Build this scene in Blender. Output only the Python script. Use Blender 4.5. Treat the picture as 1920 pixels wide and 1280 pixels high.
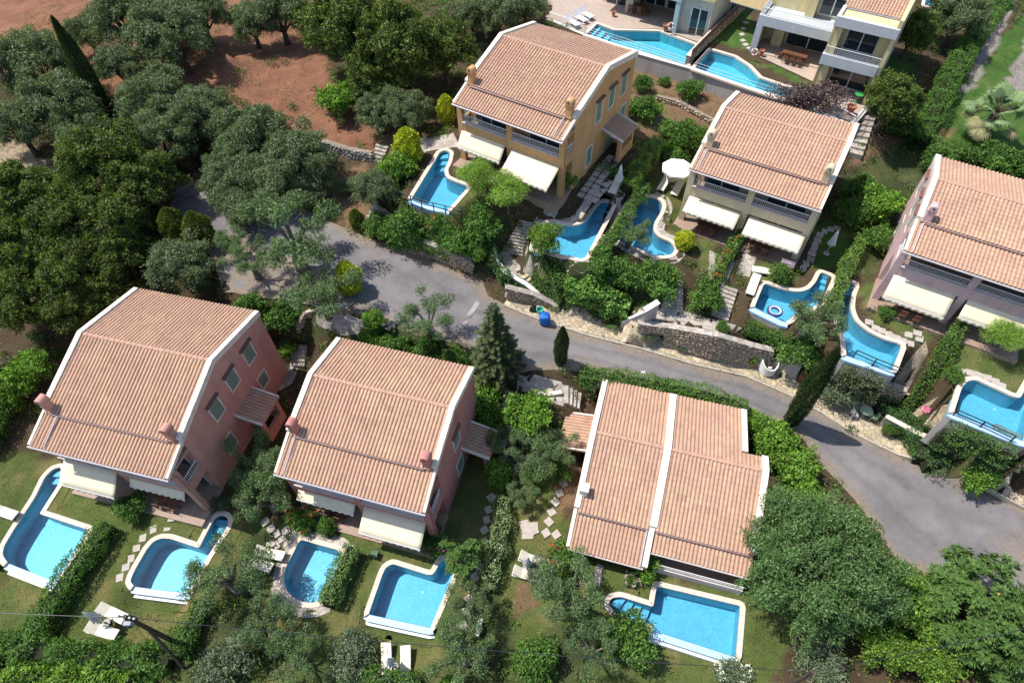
import bpy, bmesh, math, random
import numpy as np
from mathutils import Vector, Matrix
from mathutils.geometry import delaunay_2d_cdt
from mathutils import noise as mnoise

for _o in list(bpy.data.objects):
    bpy.data.objects.remove(_o)
scene = bpy.context.scene
COL = scene.collection

# ------------------------------------------------------------------ camera (drone, 45 m above the datum)
FPX, PITCH, ROLL = 1162.4077622, math.radians(52.2149279), math.radians(-1.5406325)
CAMZ = 45.0
FW = Vector((0, math.cos(PITCH), -math.sin(PITCH)))
_rt = Vector((1, 0, 0)); _up = _rt.cross(FW)
RT = _rt * math.cos(ROLL) + _up * math.sin(ROLL)
UP = -_rt * math.sin(ROLL) + _up * math.cos(ROLL)
cam_data = bpy.data.cameras.new('camera')
cam_data.sensor_width = 36.0
cam_data.lens = FPX / 1920 * 36.0
cam_data.clip_end = 600
cam = bpy.data.objects.new('camera', cam_data)
COL.objects.link(cam)
cam.matrix_world = Matrix(((RT.x, UP.x, -FW.x, 0), (RT.y, UP.y, -FW.y, 0), (RT.z, UP.z, -FW.z, CAMZ), (0, 0, 0, 1)))
scene.camera = cam

# ------------------------------------------------------------------ sky, sun, exposure
SUN_EL, SUN_AZ = math.radians(62), math.radians(163)     # azimuth of the sun from +X, counter-clockwise
world = bpy.data.worlds.new('World')
scene.world = world
world.use_nodes = True
wn = world.node_tree.nodes; wl = world.node_tree.links
sky = wn.new('ShaderNodeTexSky'); sky.sky_type = 'NISHITA'; sky.sun_disc = False
sky.sun_elevation = SUN_EL; sky.sun_rotation = math.radians(287)
wn['Background'].inputs[1].default_value = 0.15
wl.new(sky.outputs[0], wn['Background'].inputs[0])
sun_data = bpy.data.lights.new('sun', 'SUN')
sun_data.energy = 4.7; sun_data.angle = math.radians(0.5); sun_data.color = (1.0, 0.955, 0.89)
sun = bpy.data.objects.new('sun', sun_data); COL.objects.link(sun)
_sd = Vector((math.cos(SUN_EL) * math.cos(SUN_AZ), math.cos(SUN_EL) * math.sin(SUN_AZ), math.sin(SUN_EL)))
sun.rotation_euler = (-_sd).to_track_quat('-Z', 'Y').to_euler()
sun.location = (0, 30, 80)
vs = scene.view_settings
vs.view_transform = 'Standard'; vs.look = 'None'; vs.gamma = 1.0; vs.use_curve_mapping = False
vs.exposure = 0.36
scene.cycles.max_bounces = 5; scene.cycles.diffuse_bounces = 2; scene.cycles.glossy_bounces = 2
scene.cycles.transparent_max_bounces = 8; scene.cycles.transmission_bounces = 2
scene.cycles.caustics_reflective = False; scene.cycles.caustics_refractive = False
scene.cycles.sample_clamp_indirect = 4.0

# ------------------------------------------------------------------ layout helpers
def at(u, v, z):
    """surveyed point: the spot at height z that the drone sees at photo pixel (u, v)"""
    d = FW + RT * ((u - 960) / FPX) - UP * ((v - 640) / FPX)
    t = (z - CAMZ) / d.z
    return Vector((d.x * t, d.y * t, z))
CROP = {'A': (0, 0, 2.977), 'B': (640, 0, 2.977), 'C': (1280, 0, 2.977), 'D': (0, 430, 2.977), 'E': (640, 430, 2.977),
        'F': (1280, 430, 2.977), 'G': (0, 850, 2.977), 'H': (640, 850, 2.977), 'I': (1280, 850, 2.977),
        'Q': (880, 360, 4.5725), 'R': (1260, 380, 5.333), 'S': (1450, 600, 4.923), 'T': (1180, 560, 6.4), 'U': (860, 740, 2.3708),
        'V': (1020, 0, 6.4), 'X': (1380, 0, 5.333), 'Y': (1620, 0, 4.2667), 'Z': (300, 330, 4.74), 'W': (680, 230, 5.12),
        'K': (560, 500, 8.0), 'L': (950, 680, 8.0), 'M': (290, 860, 8.0), 'N': (1160, 180, 5.818), 'P': (0, 0, 1.0)}
def cp(k, *pts):
    x0, y0, s = CROP[k]
    return [(x0 + x / s, y0 + y / s) for x, y in pts]
def rnd(seed): return np.random.default_rng(seed)

# ------------------------------------------------------------------ mesh builder
class MB:
    def __init__(s): s.v = []; s.f = []; s.m = []
    def add(s, vs, fs, m=0):
        o = len(s.v); s.v += [tuple(p) for p in vs]
        s.f += [tuple(i + o for i in f) for f in fs]; s.m += [m] * len(fs); return s
    def box(s, x0, x1, y0, y1, z0, z1, m=0):
        return s.add([(x0,y0,z0),(x1,y0,z0),(x1,y1,z0),(x0,y1,z0),(x0,y0,z1),(x1,y0,z1),(x1,y1,z1),(x0,y1,z1)],
                     [(0,3,2,1),(4,5,6,7),(0,1,5,4),(1,2,6,5),(2,3,7,6),(3,0,4,7)], m)
    def obox(s, c, a, b, w, d, z0, z1, m=0):
        """box centred at c (xy), axis a (unit xy) length w, axis b length d"""
        P = []
        for z in (z0, z1):
            for sx, sy in ((-1,-1),(1,-1),(1,1),(-1,1)):
                P.append((c[0] + a[0]*w/2*sx + b[0]*d/2*sy, c[1] + a[1]*w/2*sx + b[1]*d/2*sy, z))
        return s.add(P, [(0,3,2,1),(4,5,6,7),(0,1,5,4),(1,2,6,5),(2,3,7,6),(3,0,4,7)], m)
    def hexa(s, P, m=0):
        """8 points: bottom 4 ccw, top 4 ccw"""
        return s.add(P, [(0,3,2,1),(4,5,6,7),(0,1,5,4),(1,2,6,5),(2,3,7,6),(3,0,4,7)], m)
    def prism(s, poly, z0, z1, m=0):
        n = len(poly)
        v = [(p[0], p[1], z0) for p in poly] + [(p[0], p[1], z1) for p in poly]
        return s.add(v, [tuple(range(n))[::-1], tuple(range(n, 2*n))] + [(i, (i+1) % n, n + (i+1) % n, n + i) for i in range(n)], m)
    def xprism(s, prof, x0, x1, m=0):
        """profile in (y, z), extruded along x"""
        n = len(prof)
        v = [(x0, p[0], p[1]) for p in prof] + [(x1, p[0], p[1]) for p in prof]
        return s.add(v, [tuple(range(n))[::-1], tuple(range(n, 2*n))] + [(i, (i+1) % n, n + (i+1) % n, n + i) for i in range(n)], m)
    def tube(s, pts, rad, n=8, cap=True, m=0):
        pts = [Vector(p) for p in pts]
        if not hasattr(rad, '__len__'): rad = [rad] * len(pts)
        o = len(s.v); prev = None
        for i, p in enumerate(pts):
            d = (pts[min(i+1, len(pts)-1)] - pts[max(i-1, 0)])
            d = d.normalized() if d.length > 1e-9 else Vector((0,0,1))
            if prev is None:
                x = d.cross(Vector((0.31, 0.95, 0.05))); 
                if x.length < 1e-3: x = d.cross(Vector((1,0,0)))
            else: x = prev - d * prev.dot(d)
            x.normalize(); prev = x; y = d.cross(x)
            for k in range(n):
                a = 2*math.pi*k/n
                q = p + (x*math.cos(a) + y*math.sin(a)) * rad[i]
                s.v.append((q.x, q.y, q.z))
        for i in range(len(pts)-1):
            for k in range(n):
                s.f.append((o+i*n+k, o+i*n+(k+1)%n, o+(i+1)*n+(k+1)%n, o+(i+1)*n+k)); s.m.append(m)
        if cap:
            s.f.append(tuple(o+k for k in range(n))[::-1]); s.m.append(m)
            e = o+(len(pts)-1)*n; s.f.append(tuple(e+k for k in range(n))); s.m.append(m)
        return s
    def lathe(s, prof, c=(0,0,0), n=16, m=0):
        o = len(s.v)
        for r, z in prof:
            for k in range(n):
                a = 2*math.pi*k/n; s.v.append((c[0]+r*math.cos(a), c[1]+r*math.sin(a), c[2]+z))
        for i in range(len(prof)-1):
            for k in range(n):
                s.f.append((o+i*n+k, o+i*n+(k+1)%n, o+(i+1)*n+(k+1)%n, o+(i+1)*n+k)); s.m.append(m)
        s.f.append(tuple(o+k for k in range(n))[::-1]); s.m.append(m)
        e = o+(len(prof)-1)*n; s.f.append(tuple(e+k for k in range(n))); s.m.append(m)
        return s
    def mesh(s, name, mats, smooth=False):
        me = bpy.data.meshes.new(name); me.from_pydata(s.v, [], s.f)
        for m in (mats if isinstance(mats, (list, tuple)) else [mats]): me.materials.append(m)
        if any(s.m): me.polygons.foreach_set('material_index', s.m)
        if smooth: me.polygons.foreach_set('use_smooth', [True]*len(s.f))
        me.update(); return me
    def build(s, name, mats, parent=None, smooth=False, bevel=0):
        return obj(name, s.mesh(name, mats, smooth), parent, bevel)

def obj(name, me, parent=None, bevel=0):
    o = bpy.data.objects.new(name, me); COL.objects.link(o)
    if parent is not None: o.parent = parent
    if bevel:
        b = o.modifiers.new('bevel', 'BEVEL'); b.width = bevel; b.segments = 2; b.limit_method = 'ANGLE'
    return o
def empty(name, loc=(0,0,0), rz=0.0, parent=None):
    o = bpy.data.objects.new(name, None); COL.objects.link(o); o.location = loc; o.rotation_euler = (0, 0, rz)
    o.empty_display_size = 0.3
    if parent is not None: o.parent = parent
    return o
def tag(o, label, cat, group=None):
    o['label'] = label; o['category'] = cat
    if group: o['group'] = group
    return o
def struct(o): o['kind'] = 'structure'; return o
def stuff(o): o['kind'] = 'stuff'; return o
def copy_tree(o, parent=None):
    c = o.copy(); COL.objects.link(c)
    if parent is not None: c.parent = parent
    for ch in list(o.children): copy_tree(ch, c)
    return c
def np_mesh(name, V, F, mat, col=None, smooth=False):
    """V (n,3), F (m,4) quads or (m,3); col (n,3) per-vertex colour"""
    me = bpy.data.meshes.new(name)
    n, m, k = len(V), len(F), F.shape[1]
    me.vertices.add(n); me.vertices.foreach_set('co', np.ascontiguousarray(V, np.float32).ravel())
    me.loops.add(m*k); me.loops.foreach_set('vertex_index', np.ascontiguousarray(F, np.int32).ravel())
    me.polygons.add(m); me.polygons.foreach_set('loop_start', np.arange(0, m*k, k, dtype=np.int32))
    me.polygons.foreach_set('loop_total', np.full(m, k, np.int32))
    me.polygons.foreach_set('use_smooth', np.full(m, bool(smooth)))
    if col is not None:
        ca = me.color_attributes.new('Col', 'FLOAT_COLOR', 'POINT')
        ca.data.foreach_set('color', np.concatenate([col, np.ones((n,1))], 1).astype(np.float32).ravel())
    for mm in (mat if isinstance(mat, (list, tuple)) else [mat]): me.materials.append(mm)
    me.update(calc_edges=True); return me

# ------------------------------------------------------------------ materials
class NT:
    def __init__(s, name):
        s.mat = bpy.data.materials.new(name); s.mat.use_nodes = True
        s.t = s.mat.node_tree; s.b = s.t.nodes['Principled BSDF']; s.out = s.t.nodes['Material Output']
    def n(s, typ, **kw):
        nd = s.t.nodes.new('ShaderNode' + typ)
        for k, v in kw.items():
            if k in ('operation', 'blend_type', 'feature', 'distance', 'data_type', 'attribute_name', 'noise_dimensions', 'wave_type', 'bands_direction', 'offset', 'squash', 'sky_type'): setattr(nd, k, v)
            else: nd.inputs[k.replace('_', ' ')].default_value = v
        return nd
    def l(s, a, b): s.t.links.new(a, b)
    def pos(s): return s.n('NewGeometry').outputs['Position']
    def objco(s): return s.n('TexCoord').outputs['Object']
    def noise(s, scale, detail=4, rough=0.6, vec=None):
        nd = s.n('TexNoise', Scale=scale, Detail=detail, Roughness=rough)
        if vec is None: vec = s.pos()
        s.l(vec, nd.inputs['Vector']); return nd.outputs['Fac']
    def ramp(s, fac, stops):
        nd = s.t.nodes.new('ShaderNodeValToRGB'); s.l(fac, nd.inputs[0])
        el = nd.color_ramp.elements
        while len(el) < len(stops): el.new(0.5)
        for e, (p, c) in zip(el, stops): e.position = p; e.color = (*c, 1) if len(c) == 3 else c
        return nd.outputs[0]
    def mix(s, fac, a, b, blend='MIX'):
        nd = s.t.nodes.new('ShaderNodeMix'); nd.data_type = 'RGBA'; nd.blend_type = blend
        for sock, val in ((nd.inputs[0], fac), (nd.inputs[6], a), (nd.inputs[7], b)):
            if hasattr(val, 'links') or hasattr(val, 'is_linked'): s.l(val, sock)
            elif isinstance(val, (int, float)): sock.default_value = val
            else: sock.default_value = (*val, 1)
        return nd.outputs[2]
    def math(s, op, a, b=0.0):
        nd = s.t.nodes.new('ShaderNodeMath'); nd.operation = op
        for sock, val in ((nd.inputs[0], a), (nd.inputs[1], b)):
            if isinstance(val, (int, float)): sock.default_value = val
            else: s.l(val, sock)
        return nd.outputs[0]
    def bump(s, h, strength=0.3, dist=0.02):
        nd = s.n('Bump', Strength=strength, Distance=dist); s.l(h, nd.inputs['Height']); s.l(nd.outputs[0], s.b.inputs['Normal'])
    def col(s, c): s.l(c, s.b.inputs['Base Color']); return s
    def rough(s, r): s.b.inputs['Roughness'].default_value = r; return s

def g3(c, k): return tuple(min(1.0, x*k) for x in c)
_mc = {}
def pm(name, c, var=0.18, scale=3.0, rough=0.75, bump=0.15, bscale=40, metallic=0.0, big=0.10, spec=0.3):
    """painted / plain surface: base colour with cloudy wear and fine grain"""
    if name in _mc: return _mc[name]
    t = NT(name)
    n1 = t.noise(scale, 5); n2 = t.noise(scale*9, 3)
    a = t.ramp(n1, [(0.28, g3(c, 1-var)), (0.72, g3(c, 1+var*0.6))])
    b = t.mix(0.5, a, t.ramp(n2, [(0.3, (1-big,)*3), (0.7, (1, 1, 1))]), 'MULTIPLY')
    t.col(b); t.rough(rough); t.b.inputs['Metallic'].default_value = metallic
    t.b.inputs['Specular IOR Level'].default_value = spec
    if bump: t.bump(t.noise(bscale, 3), bump, 0.01)
    _mc[name] = t.mat; return t.mat
def stucco(name, c):
    """rendered wall: rain streaks running down, blotches, fine grain"""
    if name in _mc: return _mc[name]
    t = NT(name)
    mp = t.n('Mapping'); mp.inputs['Scale'].default_value = (1.1, 1.1, 0.22); t.l(t.pos(), mp.inputs['Vector'])
    st = t.noise(1.6, 5, 0.6, mp.outputs[0]); bl = t.noise(0.9, 4)
    a = t.ramp(st, [(0.25, g3(c, 0.80)), (0.55, c)])
    b = t.mix(0.6, a, t.ramp(bl, [(0.3, (0.80, 0.79, 0.78)), (0.62, (1, 1, 1))]), 'MULTIPLY')
    t.col(b); t.rough(0.85); t.b.inputs['Specular IOR Level'].default_value = 0.2
    t.bump(t.noise(30, 4), 0.25, 0.01)
    _mc[name] = t.mat; return t.mat
def attr_mat(name, rough=0.7, var=0.25, scale=8, bump=0.3, bscale=25, spec=0.25, gain=1.0):
    """colour read from the Col attribute of each piece, with grain"""
    if name in _mc: return _mc[name]
    t = NT(name)
    at_ = t.n('Attribute', attribute_name='Col')
    n = t.noise(scale, 5)
    t.col(t.mix(1.0, at_.outputs['Color'], t.ramp(n, [(0.25, (1-var,)*3), (0.75, (min(1, gain),)*3)]), 'MULTIPLY'))
    t.rough(rough); t.b.inputs['Specular IOR Level'].default_value = spec
    if bump: t.bump(t.noise(bscale, 4), bump, 0.02)
    _mc[name] = t.mat; return t.mat
def leaf_mat(name='leaf', transl=0.32, rough=0.5):
    if name in _mc: return _mc[name]
    t = NT(name)
    a = t.n('Attribute', attribute_name='Col')
    t.l(t.mix(1.0, a.outputs['Color'], (1.36, 1.38, 1.22), 'MULTIPLY'), t.b.inputs['Base Color']); t.rough(rough); t.b.inputs['Specular IOR Level'].default_value = 0.25
    tr = t.n('BsdfTranslucent')
    hs = t.mix(1.0, a.outputs['Color'], (1.45, 1.65, 0.6), 'MULTIPLY'); t.l(hs, tr.inputs['Color'])
    mx = t.n('MixShader', Fac=transl); t.l(t.b.outputs[0], mx.inputs[1]); t.l(tr.outputs[0], mx.inputs[2])
    t.l(mx.outputs[0], t.out.inputs['Surface'])
    _mc[name] = t.mat; return t.mat
LEAF = leaf_mat()
BARK = pm('bark', (0.10, 0.075, 0.055), 0.45, 6, 0.9, 0.8, 18)
BARK_GREY = pm('bark_grey', (0.19, 0.165, 0.135), 0.45, 5, 0.9, 0.8, 18)
WHITE = pm('white_paint', (0.78, 0.76, 0.71), 0.10, 1.5, 0.6, 0.1)
METAL_W = pm('white_metal', (0.72, 0.71, 0.70), 0.08, 3, 0.4, 0.0)
METAL_D = pm('dark_metal', (0.035, 0.035, 0.04), 0.2, 3, 0.45, 0.0)
def glass_dark(name='window_glass', c=(0.02, 0.03, 0.035)):
    if name in _mc: return _mc[name]
    t = NT(name); t.b.inputs['Base Color'].default_value = (*c, 1); t.rough(0.06); t.b.inputs['Specular IOR Level'].default_value = 0.7
    _mc[name] = t.mat; return t.mat
GLASS = glass_dark()
SHUTTER = pm('green_shutter', (0.19, 0.27, 0.21), 0.15, 4, 0.6, 0.1)
# ------------------------------------------------------------------ survey data
# houses: ridge centre, base height, heading, width, back run/drop, front run/drop, porch run/drop, ridge height
HP = {1: dict(p=(-23.69, 24.75), z=5.33, t=-15.2, W=9.97, Db=5.08, Hb=1.2, Df=4.94, Hf=1.61, Dp=7.04, Hp=2.63, h=8.4),
      2: dict(p=(-8.43, 21.76), z=4.14, t=-16.8, W=10.02, Db=3.67, Hb=.9, Df=3.67, Hf=1.11, Dp=6.0, Hp=2.38, h=8.23),
      4: dict(p=(3.71, 46.35), z=13.5, t=-33.9, W=9.75, Db=4.96, Hb=1.12, Df=4.93, Hf=1.5, Dp=6.67, Hp=2.43, h=7.84),
      5: dict(p=(21.204, 41.603), z=10.13, t=-31.8, W=9.923, Db=4.268, Hb=1.018, Df=3.851, Hf=1.077, Dp=5.917, Hp=2.027, h=7.450),
      6: dict(p=(33.892, 32.534), z=10.18, t=-32.2, W=9.700, Db=4.472, Hb=1.028, Df=3.599, Hf=0.931, Dp=6.227, Hp=1.843, h=7.139),
      3: dict(p=(9.9, 18.94), z=4.0, t=-16.84, W=5.07, W2=6.32, Db=5.02, Hb=1.28, Df=4.69, Hf=1.9, Dp=6.82, Hp=3.27, h=4.96)}
DECK = 14.2
POOLS = {
 'p1': (5.0, cp('G', (345,72),(295,85),(250,130),(200,235),(60,450),(20,520),(12,565),(40,610),(320,718),(500,425),(225,335),(335,165))),
 'p2': (5.0, cp('G', (1195,360),(1225,340),(1262,346),(1280,375),(1262,425),(1165,570),(1050,778),(745,740),(725,712),(745,660),(820,530),(855,490),(900,470),(950,472),(1110,525))),
 'p3': (4.0, cp('G', (1675,475),(1790,510),(1920,545),(1880,680),(1800,825),(1720,838),(1650,815),(1600,770),(1582,700),(1595,630),(1640,545))),
 'p4': (3.95, cp('H', (285,612),(510,682),(560,580),(640,610),(618,700),(500,970),(150,895),(225,680),(245,635))),
 'p5': (3.75, cp('H', (1487,840),(1508,802),(1560,796),(1738,852),(1758,735)) + cp('I', (325,848),(300,1135)) + cp('H', (1738,985),(1722,955),(1620,925),(1530,895))),
 'pa': (13.2, cp('B', (525,890),(548,850),(580,838),(610,852),(600,905),(575,950),(585,990),(640,1015),(715,1040),(595,1175),(390,1110))),
 'pb': (12.0, cp('Q', (560,450),(650,280),(695,245),(750,265),(850,290),(950,278),(1010,235),(1070,150),(1125,88),(1165,78),(1240,100),(1000,560),(965,578),(540,485))),
 'pc': (10.7, cp('Q', (1240,300),(1330,170),(1410,65),(1470,38),(1560,42),(1640,72),(1660,115),(1640,180),(1585,270),(1578,330),(1625,385),(1735,430),(1768,490),(1735,540),(1660,552),(1580,545),(1240,400))),
 'pd': (9.9, cp('R', (920,798),(1090,858),(1200,885),(1290,888),(1370,862),(1430,800),(1485,688),(1612,740),(1500,985),(1400,1060),(1240,1110),(1150,1200),(820,1042))),
 'pe': (9.9, cp('F', (885,288),(968,302),(942,370),(936,440),(962,510),(1040,572),(1130,615),(1228,640),(1172,785),(910,700),(900,600),(845,470))),
 'pf': (9.8, cp('F', (1510,1020),(1555,880),(1590,842),(1640,838),(1840,930),(1880,940),(1960,800),(2010,830),(1905,1178))),
 'pg': (DECK, [(1120,45),(1152,57),(1237,59),(1305,84),(1288,123),(1098,66)]),
 'ph': (DECK, cp('C', (155,278),(290,318),(370,370),(430,435),(560,480),(712,520),(560,556),(60,385))),
 'pi': (13.6, [(1738,-12),(1790,-12),(1752,12),(1732,12)]),
}
ROAD_UP = [(330,345),(395,352),(470,362),(525,372),(600,408),(690,447),(770,472),(850,507),(905,528),(915,556),(950,574),(1000,596),(1100,629),(1200,654),(1300,684),(1400,707),(1480,742),(1540,774),(1600,813),(1680,852),(1760,887),(1920,953),(1990,984)]
ROAD_UZ = [10.9,10.8,10.7,10.6,10.35,10.1,9.85,9.5,9.15,8.9,8.6,8.25,7.65,7.1,6.6,6.15,5.75,5.45,5.1,4.8,4.5,4.15,4.0]
ROAD_LO = [(330,420),(395,480),(420,545),(480,558),(560,566),(640,578),(680,592),(760,622),(860,645),(940,684),(1000,695),(1060,694),(1120,698),(1200,718),(1300,748),(1400,774),(1440,788),(1500,818),(1540,872),(1600,935),(1690,1062),(1850,1110),(1990,1160)]
ROAD_LZ = [10.9,10.75,10.5,10.3,10.05,9.75,9.5,9.1,8.6,8.15,7.8,7.45,7.15,6.8,6.35,5.95,5.75,5.45,5.15,4.8,4.25,4.05,3.9]
CTRL = [(0,900,5.3),(100,945,5.2),(250,975,5.15),(420,960,5.0),(60,1120,4.5),(250,1140,4.5),(0,1270,4.2),(300,1270,4.0),(440,1140,4.2),(480,980,4.7),(450,860,5.2),(520,800,5.0),
 (560,1000,4.1),(700,1045,4.0),(900,1000,4.0),(600,1165,3.6),(540,1200,3.7),(760,1215,3.1),(900,1200,3.1),(650,1280,2.9),(900,1280,2.8),(910,900,4.1),(980,900,4.05),
 (1000,1000,4.0),(1240,1090,3.9),(1000,1150,3.3),(1300,1255,2.8),(1500,1250,2.6),(1200,1280,2.7),(1450,1150,3.2),(1600,1180,3.0),(1700,1250,2.7),(1900,1270,2.7),(1600,1000,4.3),(1500,900,4.7),
 (530,705,5.7),(560,670,6.2),(585,620,7.6),(600,590,8.8),(545,600,8.6),(520,575,9.3),(400,540,9.9),(300,510,9.6),(220,560,8.6),(100,600,8.0),(0,650,7.4),(40,760,6.4),(0,830,5.6),
 (640,625,8.2),(720,655,7.4),(900,705,6.6),(930,800,4.7),(955,750,5.6),(975,725,7.0),(1045,722,7.1),(1075,740,6.7),(1100,775,4.9),(1100,840,4.1),(1060,800,4.4),(1250,725,6.5),(1420,790,5.5),(1430,900,4.4),(1470,850,5.0),
 (430,200,13.6),(550,170,13.4),(650,250,12.4),(700,280,12.0),(420,100,15.0),(100,50,16.0),(300,20,16.5),(0,300,12.0),(0,150,14),(160,310,11.9),(340,350,11.2),(200,420,10.6),(60,450,10.0),(0,520,9.2),(620,310,11.4),(560,290,12.0),(680,330,11.2),(660,400,10.6),
 (700,370,12.0),(715,430,10.5),(780,310,13.0),(770,240,13.3),(850,250,13.5),(760,150,14.0),(880,30,15.6),(700,50,15.5),(950,20,15.6),(1020,5,15.2),
 (900,370,13.2),(860,400,12.7),(800,415,12.2),(900,420,12.0),(880,470,11.0),(780,455,10.6),(930,430,12.0),(970,400,12.4),(1000,380,12.8),(1060,372,13.2),(1110,345,13.2),(1100,372,12.9),(1150,300,13.3),(1190,330,12.5),
 (1230,205,12.7),(1290,195,12.6),(1200,150,12.8),(1330,200,12.4),(1240,250,12.2),(1320,240,11.6),(1200,290,12.8),(1270,290,10.8),(1250,320,9.9),(1290,330,9.4),(1228,362,9.7),(1232,340,9.8),
 (925,490,9.8),(955,500,9.8),(945,548,9.4),(990,530,9.6),(1045,562,8.3),(1000,500,11.0),(1060,500,10.8),(1130,540,9.4),(1180,600,8.0),(1120,600,7.9),(1060,577,8.2),(1200,560,9.0),(1210,510,9.3),(1240,500,9.3),
 (1300,470,9.1),(1330,500,9.0),(1280,590,8.2),(1340,605,8.1),(1375,615,8.1),(1230,590,8.2),(1250,560,8.6),(1390,520,9.0),(1420,500,9.0),(1400,590,8.7),(1440,610,8.2),(1500,630,8.0),
 (1570,430,9.1),(1540,500,8.95),(1600,520,8.95),(1650,380,9.8),(1620,300,10.8),(1680,330,10.8),(1640,260,11.8),(1600,245,12.6),(1560,215,12.2),(1700,280,11.4),(1660,460,9.3),(1620,560,9.0),(1690,590,9.0),
 (1700,700,8.7),(1680,745,8.0),(1720,780,6.5),(1640,740,6.6),(1560,720,7.2),(1500,690,7.0),(1790,640,9.0),(1880,680,8.9),(1780,760,8.5),(1780,800,6.5),(1880,860,6.5),(1900,900,5.0),(1820,850,5.4),
 (1800,200,12.6),(1900,300,11.8),(1850,60,14.2),(1920,150,13.2),(1720,200,12.4),(1760,100,13.6),(1680,100,13.8),(1850,280,11.8),(1900,20,14.8),(1750,270,11.6),
 (1180,10,DECK),(1060,30,DECK),(1350,60,DECK),(1420,90,DECK),(1540,170,DECK),(1300,20,DECK),(1640,130,DECK),(1680,60,14.0)]

STAIRS = [
 (cp('Q',(275,520),(460,560),(545,260),(435,240)), 11, 9.9, 12.0, 'grey stone stairs rising beside the curved pool', 0),
 (cp('Q',(690,940),(770,910),(500,680),(440,730)), 8, 8.4, 9.8, 'pale stair flight curving down to the road by the vine pergola', 1),
 (cp('Q',(1640,1010),(1829,1040),(1829,760),(1720,740)), 9, 8.95, 10.6, 'left garden stairs up to the bean-shaped pool', 0),
 (cp('R',(385,1115),(560,1190),(660,870),(500,810)), 8, 8.9, 10.1, 'right garden stairs up to the cream house', 0),
 (cp('D',(1640,765),(1700,770),(1715,645),(1640,640)), 5, 6.0, 6.9, 'pale steps between the salmon and the rose red house', 0),
 (cp('L',(1090,700),(1120,470),(860,330),(870,600)), 4, 6.3, 7.1, 'four pale steps down to the low double house', 0),
 (cp('W',(0,990),(140,1060),(290,880),(110,760)), 6, 10.5, 11.6, 'white steps under the olive left of the lagoon pool', 0),
 (cp('W',(100,380),(180,400),(250,230),(130,200)), 5, 12.0, 12.9, 'rough reddish steps beside the lime green conifer', 0),
 (cp('C',(920,860),(1000,880),(1080,650),(1010,640)), 7, 12.4, 13.9, 'outside steps at the end of the villa terrace', 0),
 (cp('S',(800,680),(1090,680),(1090,590),(800,600)), 3, 6.2, 6.9, 'honey coloured steps under the long curved pool', 1)]
LEVELS = [(12.5, [(1133,374),(1148,325),(1172,312),(1186,338),(1166,380)]), (9.85, [(915,480),(950,468),(988,498),(980,530),(955,528),(922,506)]), (8.9, [(1172,598),(1215,570),(1300,586),(1392,614),(1362,636),(1330,628),(1240,604),(1190,624)]), (7.1, [(972,702),(1052,716),(1066,736),(1055,762),(1012,748),(968,732)])]
CTRL = [(u, v, z+.9 if (u >= 1210 and 320 < v < 770 and 7.9 < z < 10.0) else z) for u, v, z in CTRL]
def chaikin(P, n=2):
    for _ in range(n):
        Q = []
        for i in range(len(P)):
            a, b = P[i], P[(i+1) % len(P)]
            Q += [(a[0]*.75+b[0]*.25, a[1]*.75+b[1]*.25), (a[0]*.25+b[0]*.75, a[1]*.25+b[1]*.75)]
        P = Q
    return P
def soften(P, keep=0.35):
    """round short-edged corners only: curves drawn with many points become smooth, long straight sides stay"""
    Q = []
    n = len(P)
    for i in range(n):
        a, b, c = Vector(P[i-1]), Vector(P[i]), Vector(P[(i+1) % n])
        la, lc = (a-b).length, (c-b).length
        r = min(keep, la*0.33, lc*0.33) if max(la, lc) > 1.9 and min(la, lc) > 0.7 else min(la, lc)*0.33
        if max(la, lc) > 1.9 and min(la, lc) > 1.3: r = 0.12
        p0 = b + (a-b).normalized()*r; p1 = b + (c-b).normalized()*r
        Q += [tuple(p0), tuple(b*0.5 + (p0+p1)*0.25), tuple(p1)]
    return Q
def area2(P): return sum(P[i][0]*P[(i+1)%len(P)][1] - P[(i+1)%len(P)][0]*P[i][1] for i in range(len(P)))
def ccw(P): return P if area2(P) > 0 else P[::-1]
def offset(P, d):
    """offset a ccw polygon outwards by d"""
    n = len(P); Q = []
    for i in range(n):
        a, b, c = Vector(P[i-1]), Vector(P[i]), Vector(P[(i+1) % n])
        e1 = (b-a).normalized(); e2 = (c-b).normalized()
        n1 = Vector((e1.y, -e1.x)); n2 = Vector((e2.y, -e2.x))
        m = n1+n2
        m = m.normalized() if m.length > 1e-6 else n1
        k = max(0.5, m.dot(n1)); q = b + m*(d/k); Q.append((q.x, q.y))
    return Q
def inside(P, X, Y):
    P = np.asarray(P); r = np.zeros(X.shape, bool); j = len(P)-1
    for i in range(len(P)):
        xi, yi = P[i]; xj, yj = P[j]
        c = ((yi > Y) != (yj > Y)) & (X < (xj-xi)*(Y-yi)/(yj-yi+1e-12)+xi)
        r ^= c; j = i
    return r
POOLW = {}
for k, (z, P) in POOLS.items():
    POOLW[k] = ccw(soften(ccw([tuple(at(u, v, z).xy) for u, v in P])))
def hloc(k, x, y):
    q = HP[k]; t = math.radians(q['t']); c, s = math.cos(t), math.sin(t)
    return (q['p'][0] + x*c - y*s, q['p'][1] + x*s + y*c)
FOOT = {}
for k, q in HP.items():
    x0, x1 = (-q['W']/2, q['W']/2) if k != 3 else (-q['W'], q['W2'])
    FOOT[k] = [hloc(k, x0-.25, -q['Dp']-.5), hloc(k, x1+.25, -q['Dp']-.5), hloc(k, x1+.25, q['Db']+.2), hloc(k, x0-.25, q['Db']+.2)]

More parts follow.
